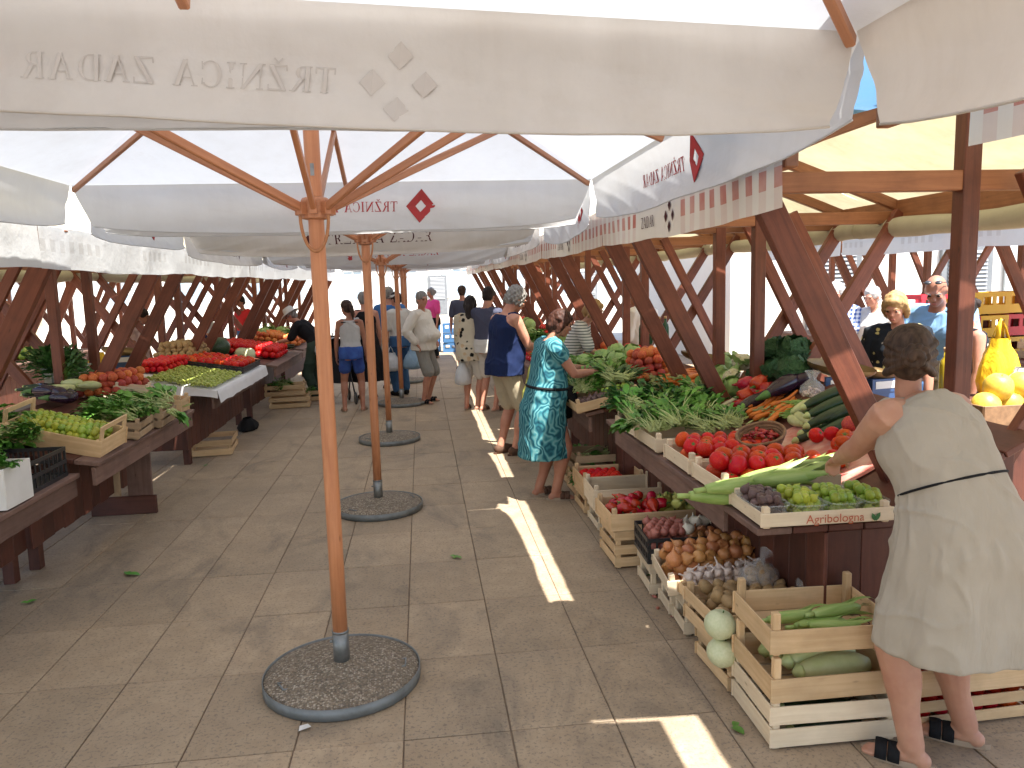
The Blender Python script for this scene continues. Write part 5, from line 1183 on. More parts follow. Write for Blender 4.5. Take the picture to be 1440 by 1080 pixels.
KIND = {
 'tomato': variants(5, mk_tomato), 'red_pepper': variants(5, mk_pepper), 'chili': variants(3, lambda i: mk_pepper(i+9, 'chili', 4.2)), 'bell_pepper': variants(3, mk_bell),
 'aubergine': variants(2, lambda i: mk_long('aubergine', 'aubergine', .19, .030, .050, .06, seed=i)), 'zucchini': variants(3, lambda i: mk_long('zucchini', 'zucchini', .22, .023, .027, .04*(i-1), 'stem', .02, seed=i)),
 'pale_marrow': variants(3, lambda i: mk_long('pale_marrow', 'pale_marrow', .17, .027, .034, .05, 'stem', .015, seed=i+5)), 'cucumber': variants(2, lambda i: mk_long('cucumber', 'zucchini', .26, .018, .019, .05, 'stem', .01, seed=i+8)),
 'carrot': variants(4, mk_carrot), 'corn_cob': variants(3, mk_corn), 'onion': variants(4, mk_onion), 'white_onion': variants(2, lambda i: mk_onion(i, 'white_onion')), 'shallot': variants(3, lambda i: mk_onion(i, 'shallot')),
 'garlic_bulb': variants(3, mk_garlic), 'potato': variants(4, mk_potato), 'peach': variants(3, lambda i: mk_round(i, 'peach', 'peach')), 'dark_peach': variants(2, lambda i: mk_round(i, 'peach', 'dark_peach')),
 'lime': variants(3, lambda i: mk_round(i, 'lime', 'lime', (1, 1, 1.08))), 'yellow_fig': variants(2, lambda i: mk_fig(i, 'yellow_fig')), 'purple_fig': variants(2, lambda i: mk_fig(i, 'purple_fig')),
 'melon': variants(2, lambda i: mk_round(i, 'melon', 'melon', (1, 1, 1.05), .03)), 'gourd': variants(2, lambda i: mk_round(i, 'gourd', 'pale_gourd', (1, 1, .92), .06)), 'watermelon': variants(1, lambda i: mk_round(i, 'watermelon', 'watermelon', (1.15, 1, 1), .02)),
 'cabbage': variants(3, mk_cabbage), 'savoy': variants(2, lambda i: mk_cabbage(i+5, ('savoy_leaf', 'savoy_leaf', 'leaf_pale'), 1.0, .45, 22, .045)), 'cauliflower': variants(2, mk_caul), 'grape_bunch': variants(3, mk_grapes),
 'chicory': variants(4, lambda i: mk_bunch(i, 60, .11, .0135, .15, .55, ('leaf', 'stem'), .003, .05, .9, 5, .004)), 'rocket': variants(4, lambda i: mk_bunch(i+10, 90, .10, .015, .10, .9, ('leaf', 'stem'), .0025, .07, 1.2, 4, .004, .6)),
 'chard': variants(3, lambda i: mk_bunch(i+20, 34, .12, .028, .10, .7, ('leaf', 'stem'), .005, .05, .9, 5, .006)), 'leek_greens': variants(3, lambda i: mk_bunch(i+30, 50, .19, .009, .14, .4, ('leaf_dark', 'stem'), .006, .04, .9, 5)),
 'parsley': variants(3, lambda i: mk_bunch(i+40, 80, .07, .018, .16, .9, ('leaf_dark', 'leaf'), .0018, .06, 1.0, 2, .006, .9)), 'stalks': variants(3, lambda i: mk_bunch(i+50, 80, .075, .014, .17, .6, ('leaf', 'stem'), .0026, .05, .7, 3, 0, .4)),
 'leek': variants(2, lambda i: mk_long('leek', 'leek', .26, .016, .017, .03, 'leaf_dark', .05, seed=i+3)),
}
NAME = {'dark_peach': 'peach', 'savoy': 'savoy_cabbage', 'yellow_fig': 'fig', 'purple_fig': 'fig', 'chicory': 'chicory_bunch', 'rocket': 'rocket_bunch', 'chard': 'chard_bunch', 'leek_greens': 'spring_onion_bunch', 'parsley': 'parsley_bunch', 'stalks': 'celery_bunch', 'chili': 'chili_pepper'}
CAT = {'savoy': 'cabbage', 'chicory': 'greens', 'rocket': 'greens', 'chard': 'greens', 'leek_greens': 'greens', 'parsley': 'herb', 'stalks': 'greens', 'dark_peach': 'peach', 'chili': 'pepper', 'red_pepper': 'pepper', 'bell_pepper': 'pepper', 'yellow_fig': 'fig', 'purple_fig': 'fig', 'white_onion': 'onion', 'corn_cob': 'corn', 'garlic_bulb': 'garlic', 'pale_marrow': 'marrow', 'grape_bunch': 'grapes'}
COUNT = {}
def item(kind, loc, rot=(0, 0, 0), scale=1.0, label='', group=None):
    COUNT[kind] = COUNT.get(kind, 0)+1
    o = link(NAME.get(kind, kind), RND.choice(KIND[kind]), None, loc, rot, scale)
    return tag(o, label, CAT.get(kind, kind.replace('_', ' ')), group)
STUFF = {}
def heap(kind, M, x0, x1, y0, y1, z0, r, layers, label, group, spacing=1.78, rot='any', taper=0.0, sj=0.12, lz=1.45, zfn=None, mix=None, drop=0.0, stuff=False):
    # pile up round things layer by layer inside a rectangle of the frame M (a Matrix), top layers smaller
    n = 0
    for l in range(layers):
        ins = l*taper*r*2; ax, bx, ay, by = x0+r+ins, x1-r-ins, y0+r+ins, y1-r-ins
        if bx < ax or by < ay: break
        nx = max(1, int((bx-ax)/(r*spacing))+1); ny = max(1, int((by-ay)/(r*spacing))+1)
        for i in range(nx):
            for j in range(ny):
                if drop and RND.random() < drop*l: continue
                fx = ax+(bx-ax)*((i+(.5 if (j+l) % 2 else 0))/max(1, nx-.5) if nx > 1 else .5); fy = ay+(by-ay)*((j+(.35 if l % 2 else 0))/max(1, ny-.65) if ny > 1 else .5)
                x, y = min(bx, fx)+U(-.15, .15)*r, min(by, fy)+U(-.15, .15)*r
                z = z0+r*.9+l*r*lz+U(-.08, .08)*r+(zfn(x, y) if zfn else 0)
                s = r*U(1-sj, 1+sj)
                if l < layers-2 and 0 < i < nx-1 and 0 < j < ny-1: continue
                if stuff:
                    STUFF.setdefault(kind, []).append((M @ V((x, y, z)), s)); n += 1; continue
                if rot == 'any': e = (U(-1.2, 1.2), U(-1.2, 1.2), U(0, 6.3))
                elif rot == 'up': e = (U(-.35, .35), U(-.35, .35), U(0, 6.3))
                else: e = (U(-.12, .12)+rot[0], U(-.12, .12)+rot[1], rot[2]+U(-.3, .3))
                kk = kind
                if mix and RND.random() < mix[1]: kk = mix[0]
                item(kk, M @ V((x, y, z)), e, s, label, group); n += 1
    return n
# ---------------------------------------------------------------- crates
def crate(label, c, L=0.5, W=0.38, H=0.18, rz=0.0, n=2, mat='crate', slat=0.062, post=0.03, rise=0.03, tilt=(0, 0), group='slatted wooden produce crates', ends=None, bottom=True):
    # centre of its underside at c; L along local X
    t = thing('wooden_crate', label, 'crate', c, rz, group); t.rotation_euler = (tilt[0], tilt[1], rz)
    hx, hy = L/2, W/2; gap = (H-n*slat)/max(1, n-1) if n > 1 else 0
    if n == 1: slat = H-.012
    zs = [0.012+slat/2+i*(slat+gap) - (0.012 if i else 0) for i in range(n)] if n > 1 else [H/2+.004]
    for sy in (-1, 1):
        for z in zs: board('slat', t, (-hx, sy*(hy-.004), z), (hx, sy*(hy-.004), z), slat, 0.007, mat, (0, 0, 1), 0.006)
    for sx in (-1, 1):
        for z in zs: board('slat', t, (sx*(hx-.010), -hy+.009, z), (sx*(hx-.010), hy-.009, z), slat, 0.007, mat, (0, 0, 1), 0.004)
    for sx in (-1, 1):
        for sy in (-1, 1): board('corner_post', t, (sx*(hx-.030), sy*(hy-.024), 0.0), (sx*(hx-.030), sy*(hy-.024), H+rise), post, post, mat, (1, 0, 0))
    if bottom:
        for i in range(4):
            y = -hy+.05+(W-.1)*i/3; board('bottom_board', t, (-hx+.02, y, 0.009), (hx-.02, y, 0.009), (W-.06)/4-.006, 0.006, mat, (0, 1, 0))
    return t
def MW(t):
    return Matrix.Translation(t.location) @ t.rotation_euler.to_matrix().to_4x4()
def on_r(px, py, h=0.0):
    p = atz(px, py, ZT+h)
    if p.x <= 1.92: return p
    d = ray(px, py); k = (ZT+h-.5*1.92-CH)/(d.z-.5*d.x); return V((d.x*k, d.y*k, CH+d.z*k))
def on_l(px, py, h=0.0, Z=0.73):
    d = ray(px, py); k = (Z+h-.16*2.1-CH)/(d.z+.16*d.x); return V((d.x*k, d.y*k, CH+d.z*k))
SL = math.atan(RISE)     # slope of the right-hand table tops
SLL = math.atan(0.16)
CG = 'slatted wooden produce crates'

# ---- right table: the tray lettered Agribologna
def tray(label, c, L, W, H, rz, tilt, mat='crate', name='wooden_crate'):
    return crate(label, c, L, W, H, rz, 1, mat, rise=0.028, tilt=tilt)
ag = crate('shallow tray lettered Agribologna holding plastic punnets of figs and limes', (1.65, 3.13, ZT+.004), 0.58, 0.36, 0.07, -0.02, 1, 'crate_pale', rise=0.022, tilt=(0, 0))
M = MW(ag)
fc = bpy.data.curves.new('lettering', 'FONT'); fc.body = 'Agribologna'; fc.size = 0.052; fc.align_x = 'CENTER'; fc.resolution_u = 3
fo = bpy.data.objects.new('lettering_curve', fc); C.objects.link(fo); bpy.context.view_layer.update()
lme = bpy.data.meshes.new_from_object(fo.evaluated_get(bpy.context.evaluated_depsgraph_get())); bpy.data.objects.remove(fo)
MT['ink_orange'] = mat_plain('orange_print', (0.55, 0.13, 0.06), (0.5, 0.12, 0.05), 0.8, 10, rnd=0); MT['ink_green'] = mat_plain('green_print', (0.05, 0.16, 0.05), None, 0.8, 10, rnd=0)
lme.materials.clear(); lme.materials.append(MT['ink_orange'])
lt = link('lettering', lme, ag, (0.03, -0.1840, 0.018), (PI/2, 0, 0)); tag(lt, None, None, None, 'stuff')
mb = MB(); leaf_blade(mb, (0, 0, 0), (-.5, 0, 1), (0, -1, 0), .035, .009, 0, 0, 3); leaf_blade(mb, (0, 0, 0), (.6, 0, 1), (0, -1, 0), .04, .010, 0, 0, 3)
link('leaf_mark', mb.mesh('leaf_mark', 'ink_green'), ag, (0.205, -0.1845, 0.016))
def punnet(label, par_M, x, y, w, d, h=0.075, fill='lime', r=.022, mix=None, fl=''):
    mb = MB(); hw, hd = w/2, d/2
    def ringp(k, z):  # rounded rectangle
        out = []
        for j in range(28):
            a = 2*PI*j/28; cx = math.copysign(abs(math.cos(a))**.35, math.cos(a)); cy = math.copysign(abs(math.sin(a))**.35, math.sin(a)); out.append(V((cx*hw*k, cy*hd*k, z)))
        return out
    rows = [ringp(.80, 0.002), ringp(.88, 0.03), ringp(.96, h-.004), ringp(1.03, h), ringp(1.03, h-.006)]
    vs = [p for q in rows for p in q]; fs = [(i*28+j, i*28+(j+1) % 28, (i+1)*28+(j+1) % 28, (i+1)*28+j) for i in range(4) for j in range(28)]+[tuple(range(28))]
    mb.add(vs, fs); o = link('punnet', mb.mesh('punnet', 'punnet'), None, par_M @ V((x, y, .012)), par_M.to_euler()); tag(o, label, 'punnet', 'clear plastic punnets in the lettered tray')
    heap(fill, par_M, x-hw*.86, x+hw*.86, y-hd*.86, y+hd*.86, .014, r, 3, fl, 'fruit in the punnets', 1.72, 'any', .06, .15, mix=mix)
punnet('clear punnet of purple figs, beside the tray corner', M, -.21, 0.0, .16, .27, .075, 'purple_fig', .023, None, 'purple fig in the clear punnet')
punnet('clear punnet of yellow-green figs, next to the purple ones', M, -.045, 0.0, .16, .27, .07, 'yellow_fig', .022, ('lime', .25), 'yellow-green fig in the punnet beside the purple figs')
punnet('clear punnet heaped with limes, middle of the lettered tray', M, .115, 0.0, .15, .27, .07, 'lime', .0215, None, 'small round lime in a clear punnet')
punnet('clear punnet of limes, next to the beige dress', M, .255, 0.0, .11, .27, .07, 'lime', .0215, None, 'small round lime in a clear punnet')
# corn cobs lying across the tray and the tomato crate
for k, (x, y, z, a) in enumerate(((1.42, 3.33, .845, .05), (1.60, 3.37, .875, .20), (1.80, 3.44, .88, .2), (1.64, 3.31, .87, .03), (1.36, 3.36, .785, -.1))):
    item('corn_cob', (x, y, z), (0, -.06 if k < 4 else .05, a), 1.15, 'green husked corn cob between the lettered tray and the tomatoes', 'corn cobs on the table')
# tomato crates
def rcrate(label, xc, yc, L, W, H, n=1, mat='crate_pale', rz=0.0, dz=.01): return crate(label, (xc, yc, zr(xc)+dz), L, W, H, rz, n, mat, rise=.03, tilt=(0, 0))
tA = rcrate('crate of big ripe tomatoes next to the corn on the table', 1.66, 3.60, .60, .40, .09); M = MW(tA)
heap('tomato', M, -.27, .27, -.17, .17, .016, .050, 2, 'big ripe tomato in the crate beside the corn', 'tomatoes in the crate beside the corn', 1.8, 'any', .05, .15)
for k in range(9): item('tomato', (1.80+.045*k+U(-.02, .02), 3.50+U(-.06, .06)+.02*k, zr(1.80+.045*k)+.05+(.04 if k % 2 else 0)), (U(-1, 1), U(-1, 1), U(0, 6)), U(.038, .046), 'orange-red tomato loose on the boards beside the corn', 'loose tomatoes on the table')
tB = rcrate('crate of tomatoes next to the chicory, behind the first tomato crate', 1.66, 4.06, .60, .42, .09); M = MW(tB)
heap('tomato', M, -.26, .26, -.19, .19, .016, .043, 2, 'ripe tomato in the crate beside the wicker basket', 'tomatoes in the crate beside the basket', 1.8, 'any', .05, .15)
# wicker basket of chili peppers
bx = thing('basket', 'round brown wicker basket of dark red chili peppers', 'basket', (1.83, 3.98, ZT+.115)); bx.rotation_euler = (.22, -.28, 0)
mb = MB(); prof = [(0, .004), (.075, .004), (.10, .03), (.118, .065), (.124, .085)]
mb.lathe(prof, 28); 
for z, r in ((.02, .092), (.035, .105), (.05, .113), (.065, .12), (.085, .127)):
    mb.tube([V((math.cos(a*PI/14)*r, math.sin(a*PI/14)*r, z+.003*math.sin(a*7))) for a in range(29)], .0065 if z < .08 else .009, 6, False)
link('woven_bowl', mb.mesh('woven_bowl', 'wicker'), bx)
Mb = MW(bx)
for k in range(46):
    a = U(0, 6.3); r = .095*math.sqrt(RND.random()); item('chili', Mb @ V((r*math.cos(a), r*math.sin(a), .035+.05*(1-r/.1)+U(0, .028))), (U(-.5, .5), U(-.5, .5), U(0, 6.3)), U(.010, .0135), 'dark red chili pepper in the wicker basket', 'chili peppers in the basket')
# greens in their crates
g1 = rcrate('crate of leafy chicory and celery beside the tomatoes', 1.63, 4.60, .56, .40, .09); g2 = rcrate('crate of rocket and greens, next to the chicory crate', 1.60, 5.08, .52, .42, .09, rz=.05)
for k in range(13):
    x, y = 1.40+.075*k % .62, 4.44+.14*(k % 4)*.6
    x = 1.38+.56*(k/12); y = 4.50+U(-.02, .16)
    item('stalks' if k % 3 else 'chicory', (x, y-.05, zr(x)+.10+U(0, .05)), (U(-.3, .1), U(-.3, .2), 1.35+U(-.5, .6)), U(.75, 1.0), 'bunch of pale-stemmed celery greens with cut ends over the crate edge', 'celery and chicory bunches in the crate')
for k in range(18):
    x = 1.36+.52*(k/17); y = 4.78+U(0, .34)
    item(('chicory', 'chard', 'rocket')[k % 3], (x, y, zr(x)+.11+U(0, .06)), (U(-.3, .3), U(-.35, .1), U(.4, 2.4)), U(.8, 1.05), 'dark leafy bunch heaped behind the celery stalks', 'leafy bunches heaped on the table')
for k in range(12):
    x = 1.40+.55*(k/11); y = 5.15+U(0, .25)
    item('rocket' if k % 2 else 'parsley', (x, y, zr(x)+.12+U(0, .05)), (U(-.3, .3), U(-.3, .1), U(0, 6.3)), U(.8, 1.05), 'curly green herb bunch next to the braces', 'herb bunches on the table')
item('chard', (1.36, 4.78, .87), (.2, .25, 3.3), .8, 'chard leaf bunch hanging over the table edge beside the celery', None)
# single vegetables placed by eye on the sloping boards
def rput(kind, px, py, h, rot, s, label, group): return item(kind, on_r(px, py, h), (rot[0], rot[1]-.35*math.cos(rot[2]), rot[2]), s, label, group)
for k, (px, py, h, a) in enumerate(((1058, 548, .10, 2.6), (1050, 556, .08, .2), (1068, 538, .13, .6), (1038, 570, .05, 1.9), (1075, 556, .06, 2.9), (1046, 540, .12, 2.2), (1062, 562, .06, 3.0), (1080, 546, .08, .4))):
    rput('red_pepper', px, py, h, (U(-.4, .4), U(-.3, .3), a), .056, 'long glossy red pepper heaped beside the aubergines', 'red peppers on the table')
for (px, py, h, a, s) in ((1058, 568, .06, .1, 1.3), (1102, 543, .10, .2, 1.45), (1116, 538, .08, -.2, 1.35), (1080, 556, .06, .0, 1.1)):
    rput('aubergine', px, py, h, (0, 0, a), s, 'black shiny aubergine between the red peppers and carrots', 'aubergines on the table')
for k in range(16):
    rput('carrot', 1092+U(-26, 28), 572+U(-14, 12), .03+.012*(k % 3), (U(0, 6), U(-.1, .1), .35+U(-.25, .25)), U(1.0, 1.25), 'orange carrot in the loose pile beside the beans', 'carrots on the near table')
mb = MB()
for k in range(150):
    p = V((U(-.10, .10), U(-.12, .12), 0)); p.z = .012+.05*max(0, 1-(p.length/.13)**2)*RND.random()+.3*p.x; a = U(-.7, .9); d = V((math.cos(a), math.sin(a), U(-.1, .15)))*.06; b = V((-d.y, d.x, 0))*U(-.3, .3)
    mb.tube([p-d, p+b*.5, p+d], [.0025, .0042, .002], 5)
tag(link('green_beans', mb.mesh('green_beans', 'bean'), None, on_r(1118, 578, 0.0)), 'heap of thin green beans between carrots and pale marrows', 'beans', None, 'stuff')
for k, (px, py, h, a) in enumerate(((1132, 571, .05, .15), (1128, 588, .05, 1.4), (1140, 592, .04, 1.2), (1145, 603, .03, .8), (1120, 592, .04, 1.5))): rput('pale_marrow', px, py, h, (0, 0, a), 1.05, 'pale green marrow beside the dark zucchini', 'pale marrows on the table')
for k, (px, py, h) in enumerate(((1163, 558, .13), (1170, 570, .10), (1168, 584, .07), (1160, 594, .04), (1180, 600, .02), (1185, 580, .05), (1152, 604, .02))): rput('zucchini', px, py, h, (0, 0, .05+U(-.08, .08)), 1.4, 'dark green zucchini stacked beside the beige dress', 'dark zucchini on the table')
rput('zucchini', 1172, 551, .12, (0, 0, -.1), 1.1, 'zucchini on top of the stack behind the yellow one', None)
for (px, py, h) in ((1148, 612, .05), (1170, 610, .06), (1195, 596, .08), (1188, 614, .05), (1180, 625, .04), (1205, 620, .05)): rput('dark_peach' if px > 1190 else 'tomato', px, py, h, (U(-1, 1), U(-1, 1), 0), .044, 'round red fruit under the hand of the woman in beige', 'fruit under the hand')
for k, (px, py, h, s) in enumerate(((1042, 512, .13, .10), (1066, 508, .13, .09), (1030, 532, .10, .085))): rput('cauliflower', px, py, h, (U(-.3, .3), -.3, U(0, 6)), s, 'creamy cauliflower in pale leaves beside the savoy cabbages', 'cauliflowers on the table')
for k, (px, py, h, s) in enumerate(((1092, 502, .13, .115), (1115, 500, .12, .12), (1118, 528, .09, .105), (1086, 522, .09, .095), (1070, 530, .07, .09))): rput('savoy', px, py, h, (U(-.4, .4), -.4, U(0, 6)), s, 'dark crinkled savoy cabbage beside the cauliflowers', 'savoy cabbages on the table')
for k, (px, py) in enumerate(((1018, 512), (1012, 528), (1030, 545), (1003, 545))): rput('cabbage', px, py, .08, (U(-.4, .4), U(-.4, .4), U(0, 6)), .075, 'pale pointed cabbage behind the celery', 'pale cabbages on the table')
for k in range(8): rput('leek', 1022+U(-8, 10), 550+k*3.5, .03+.01*(k % 2), (0, 0, .2+U(-.2, .2)), 1.0, 'white leek bundled beside the red peppers', 'leeks on the table')
for k in range(0): rput('parsley', 1060+U(-50, 50), 536+U(-5, 8), .04, (0, 0, U(0, 6)), .9, 'green herb bunch tucked between cauliflower and peppers', 'herbs between the heads')
# bag of garlic cloves
gb = thing('plastic_bag', 'knotted clear plastic bag of shelled beans beside the zucchini', 'bag', on_r(1142, 558, 0.03))
mb = MB(); mb.lathe([(0, 0), (.055, .004), (.075, .03), (.07, .065), (.04, .095), (.018, .115), (.03, .14), (.045, .165)], 20, fn=lambda a, z: 1+.10*math.sin(5*a+z*40)+.06*math.sin(9*a)); link('film', mb.mesh('film', 'film'), gb)
mb = MB()
for k in range(90): a = U(0, 6.3); r = .062*math.sqrt(RND.random()); mb.ball((r*math.cos(a), r*math.sin(a), .008+U(0, .07)*(1-r/.075)), (.009, .007, .007), n=7, k=5)
MT['shelled'] = mat_plain('shelled_bean', (0.70, 0.55, 0.46), (0.5, 0.3, 0.28), .4, 60, rnd=0); tag(link('shelled_beans', mb.mesh('shelled_beans', 'shelled'), gb), None, None, None, 'stuff')
# pinkish net cloth under the fruit
MT['netcloth'] = mat_plain('red_net_cloth', (0.50, 0.12, 0.10), (0.66, 0.42, 0.34), 0.8, 9, 0.002, 60, rnd=0)
mb = MB(); mb.sheet(lambda u, v: V((1.70+.78*u, 3.40+1.0*v*(1-.1*u), zr(1.70+.78*u)+.012+.006*ns(u*9, v*9))), 24, 24); tag(link('cloth', mb.mesh('cloth', 'netcloth')), 'red and cream cloth spread under the loose fruit and marrows', 'cloth')

# ---- floor crates in front of the near table (right)
s1 = [('pale two-slat crate at the bottom of the corn stack', 'crate_pale', 0.0), ('wooden crate of large pale marrows in the middle of the corn stack', 'crate', .185), ('wooden crate with fresh corn cobs on top of the stack', 'crate', .375)]
for lab, mt, z in s1:
    c = crate(lab, (1.51, 2.80, z+.002), .52, .39, .175 if mt != 'crate' else .105, U(-.02, .02)-.02, 2 if mt != 'crate' else 1, mt, .074, rise=.012 if mt != 'crate' else (.075 if z < .3 else .062))
Mc = MW(c)
for (x, y, z, a, p) in ((-.10, .03, .05, .12, 0), (-.02, -.05, .05, .05, 0), (.02, -.09, .055, -.05, .1), (.06, -.02, .09, .18, 0)): item('corn_cob', Mc @ V((x+.03, y, z)), (0, p, a), .80, 'fresh green corn cob in the top crate of the stack', 'corn cobs in the top crate')
for (x, y, z, a) in ((.02, .06, .255, .1), (.05, -.08, .255, .05), (.0, .13, .25, 0.1), (.03, -.01, .27, .12)): item('pale_marrow', (1.51+x, 2.80+y, z), (0, 0, a), 1.75, 'large pale marrow in the middle crate of the corn stack', 'marrows in the middle crate')
for k in range(6): item('zucchini', (1.50+.012*k, 2.66+.05*k, .05), (0, 0, U(-.1, .1)), 1.3, 'dark zucchini inside the bottom pale crate', 'zucchini in the bottom crate')
# tomato crates behind the woman's legs
for k, z in enumerate((0.0, .13)):
    c = crate(['lower wooden crate of tomatoes behind the legs of the woman in beige', 'upper wooden crate of tomatoes behind the legs of the woman in beige'][k], (2.10, 2.86, z+.002), .62, .42, .12, .03, 2 if k == 0 else 1, 'crate', .045, rise=.01)
    heap('tomato', MW(c), -.28, .28, -.18, .18, .014, .038, 2, 'red tomato in the stacked crates behind the beige dress', 'tomatoes in the stacked floor crates', 2.0)
# potato crates
cl = crate('lower slatted crate under the potatoes, beside the pale gourds', (1.47, 3.22, .002), .46, .36, .16, .05, 2, 'crate', .06)
for (x, y, z) in ((1.225, 3.055, .31), (1.235, 3.05, .185)): item('gourd', (x, y, z+.0), (.2, .1, 1), .07, 'round pale gourd wedged against the potato crates', 'gourds beside the potatoes')
cp = crate('wooden crate of potatoes between garlic and corn', (1.45, 3.27, .172), .50, .36, .16, .06, 2, 'crate', .062)
Mp = MW(cp); heap('potato', Mp, -.22, .22, -.15, .15, .015, .031, 4, 'brown potato loose in the crate beside the corn', 'potatoes in the crate', 1.85, 'any', .12)
def potbag(label, c, r, n, sc):
    b = thing('plastic_bag', label, 'bag', c)
    mb = MB(); mb.ball((0, 0, r*.75), (r*1.12, r, r*.9), n=24, k=14, fn=lambda p: 1+.10*noise.noise(p*3.1)+.05*noise.noise(p*8)); mb.tube([(0, 0, r*1.5), (.02, .01, r*1.8), (.05, .03, r*2.05)], [.03, .012, .035], 10, False)
    link('film', mb.mesh('film', 'film'), b)
    for k in range(n):
        v = V((RND.gauss(0, 1), RND.gauss(0, 1), RND.gauss(0, 1))).normalized()*r*(RND.random()**.4)*.78; item('potato', V(c)+V((v.x*1.1, v.y, r*.75+v.z*.85)), (U(0, 6), U(0, 6), 0), sc*U(.85, 1.15), 'small potato in a clear plastic bag', 'potatoes in the clear bags')
potbag('clear bag of small potatoes above the crate, next to the garlic', Mp @ V((.10, .10, .14)), .085, 34, .022)
potbag('clear bag of small potatoes lying beside the corn crate', (1.74, 3.18, .33), .09, 36, .022)
# onion and garlic crates
co = crate('shallow pale crate of brown onions next to the black basket', (1.46, 3.78, .23), .54, .36, .09, -.08, 1, 'crate_pale', tilt=(.05, -.10))
for yy in (3.66, 3.90): crate('low pale support crate beneath the brown onions' if yy < 3.8 else 'pale low crate between the onions and the black basket', (1.48, yy+.02, .002), .46, .22, .20, -.05, 2, 'crate_pale', .06)
Mo = MW(co); heap('onion', Mo, -.25, .26, -.14, .16, .016, .037, 3, 'brown onion with papery skin in the shallow crate', 'brown onions', 1.8, 'any', .10, .2)
heap('garlic_bulb', Mo, -.20, .24, -.26, -.10, .02, .026, 3, 'pale garlic bulb beside the brown onions', 'garlic bulbs', 1.8, 'any', .10, .15)
cg = crate('low crate of garlic between onions and potatoes', (1.46, 3.50, .22), .48, .22, .07, -.02, 1, 'crate', rise=.005)
def plastic_crate(label, c, L, W, H, rz, mat='blackplastic', group='plastic produce crates', tilt=(0, 0)):
    t = thing('plastic_crate', label, 'crate', c, rz, group); t.rotation_euler = (tilt[0], tilt[1], rz); hx, hy = L/2, W/2
    for sy in (-1, 1):
        mb = MB()
        for z in (.012, H*.5, H-.014): mb.box((0, sy*hy, z), (L, .008, .022))
        for i in range(13): mb.box((-hx+.01+(L-.02)*i/12, sy*hy, H/2), (.010, .007, H-.02))
        link('side_panel', mb.mesh('side_panel', mat, False), t)
    for sx in (-1, 1):
        mb = MB()
        for z in (.012, H*.5, H-.014): mb.box((sx*hx, 0, z), (.008, W-.004, .022))
        for i in range(9): mb.box((sx*hx, -hy+.01+(W-.02)*i/8, H/2), (.007, .010, H-.02))
        link('end_panel', mb.mesh('end_panel', mat, False), t)
    mb = MB(); mb.box((0, 0, .006), (L-.006, W-.006, .008)); link('floor_panel', mb.mesh('floor_panel', mat, False), t)
    return t
bc = plastic_crate('black plastic crate of shallots and white onions', (1.47, 4.24, .20), .50, .34, .15, -.05)
crate('pale slatted crate holding up the black plastic one', (1.46, 4.24, .002), .46, .30, .19, -.05, 2, 'crate_pale', .06)
Mb2 = MW(bc); heap('shallot', Mb2, -.23, .02, -.15, .15, .05, .029, 3, 'pinkish shallot in the black plastic crate', 'shallots in the black crate', 1.8, 'any', .06)
heap('onion', Mb2, -.05, .22, -.16, .0, .05, .034, 2, 'brown onion among the shallots', 'onions in the black crate', 1.8, 'any', .08)
for (x, y, z) in ((.02, .05, .15), (.09, .05, .16), (.15, .09, .15), (.21, .06, .16), (.0, -.10, .17), (.10, .12, .14), (.20, .12, .15)): item('white_onion', Mb2 @ V((x, y, z)), (U(-.6, .6), U(-.6, .6), 0), .038, 'shiny white onion on top of the shallot crate', 'white onions')
# pepper crate
for z, lb in ((.002, 'crate supporting the red peppers, its slats showing behind the shallots'),): crate(lb, (1.42, 4.74, z), .58, .38, .24, .02, 3, 'crate', .06)
cpp = crate('wooden crate of red and yellow peppers in front of the table', (1.41, 4.72, .245), .62, .40, .12, .02, 1, 'crate'); Mq = MW(cpp)
for k in range(44):
    l = k//15; item('red_pepper', Mq @ V((U(-.26, .06), U(-.15, .15), .05+.045*l)), (U(-.5, .5), U(-.5, .5), U(0, 6.3)), U(.030, .038), 'crumpled dark red pepper in the crate with yellow ones', 'red peppers in the floor crate')
for k in range(17):
    l = k//7; item('bell_pepper', Mq @ V((U(.08, .27), U(-.15, .15), .05+.05*l)), (U(-1, 1), U(-1, 1), U(0, 6.3)), U(.036, .044), 'pale yellow pepper beside the crumpled red ones', 'yellow peppers in the floor crate')
# cucumber crates
cc = crate('pale crate with a few dark cucumbers beside the teal dress', (1.42, 5.42, .17), .52, .38, .15, -.03, 1, 'crate_pale'); Mk = MW(cc)
for k in range(6): item('cucumber', Mk @ V((.06+U(-.03, .03), -.10+.038*k, .035+(.03 if k in (1, 3) else 0))), (0, 0, U(-.08, .08)), 1.0, 'dark cucumber in the pale floor crate', 'cucumbers in the floor crate')
crate('wooden crate under the cucumbers', (1.43, 5.44, .002), .48, .34, .165, .0, 2, 'crate_pale', .05)
c = crate('wooden crate of small tomatoes behind the cucumbers', (1.42, 5.88, .17), .50, .38, .13, .0, 1, 'crate'); heap('tomato', MW(c), -.22, .1, -.16, .16, .014, .033, 2, 'tomato in the low crate behind the cucumbers', 'tomatoes behind the cucumbers', stuff=True); heap('aubergine', MW(c), .12, .24, -.16, .16, -.62, .8, 1, 'x', None) if False else None
crate('wooden crate under the small tomatoes', (1.42, 5.88, .002), .48, .36, .165, .0, 2, 'crate', .05)
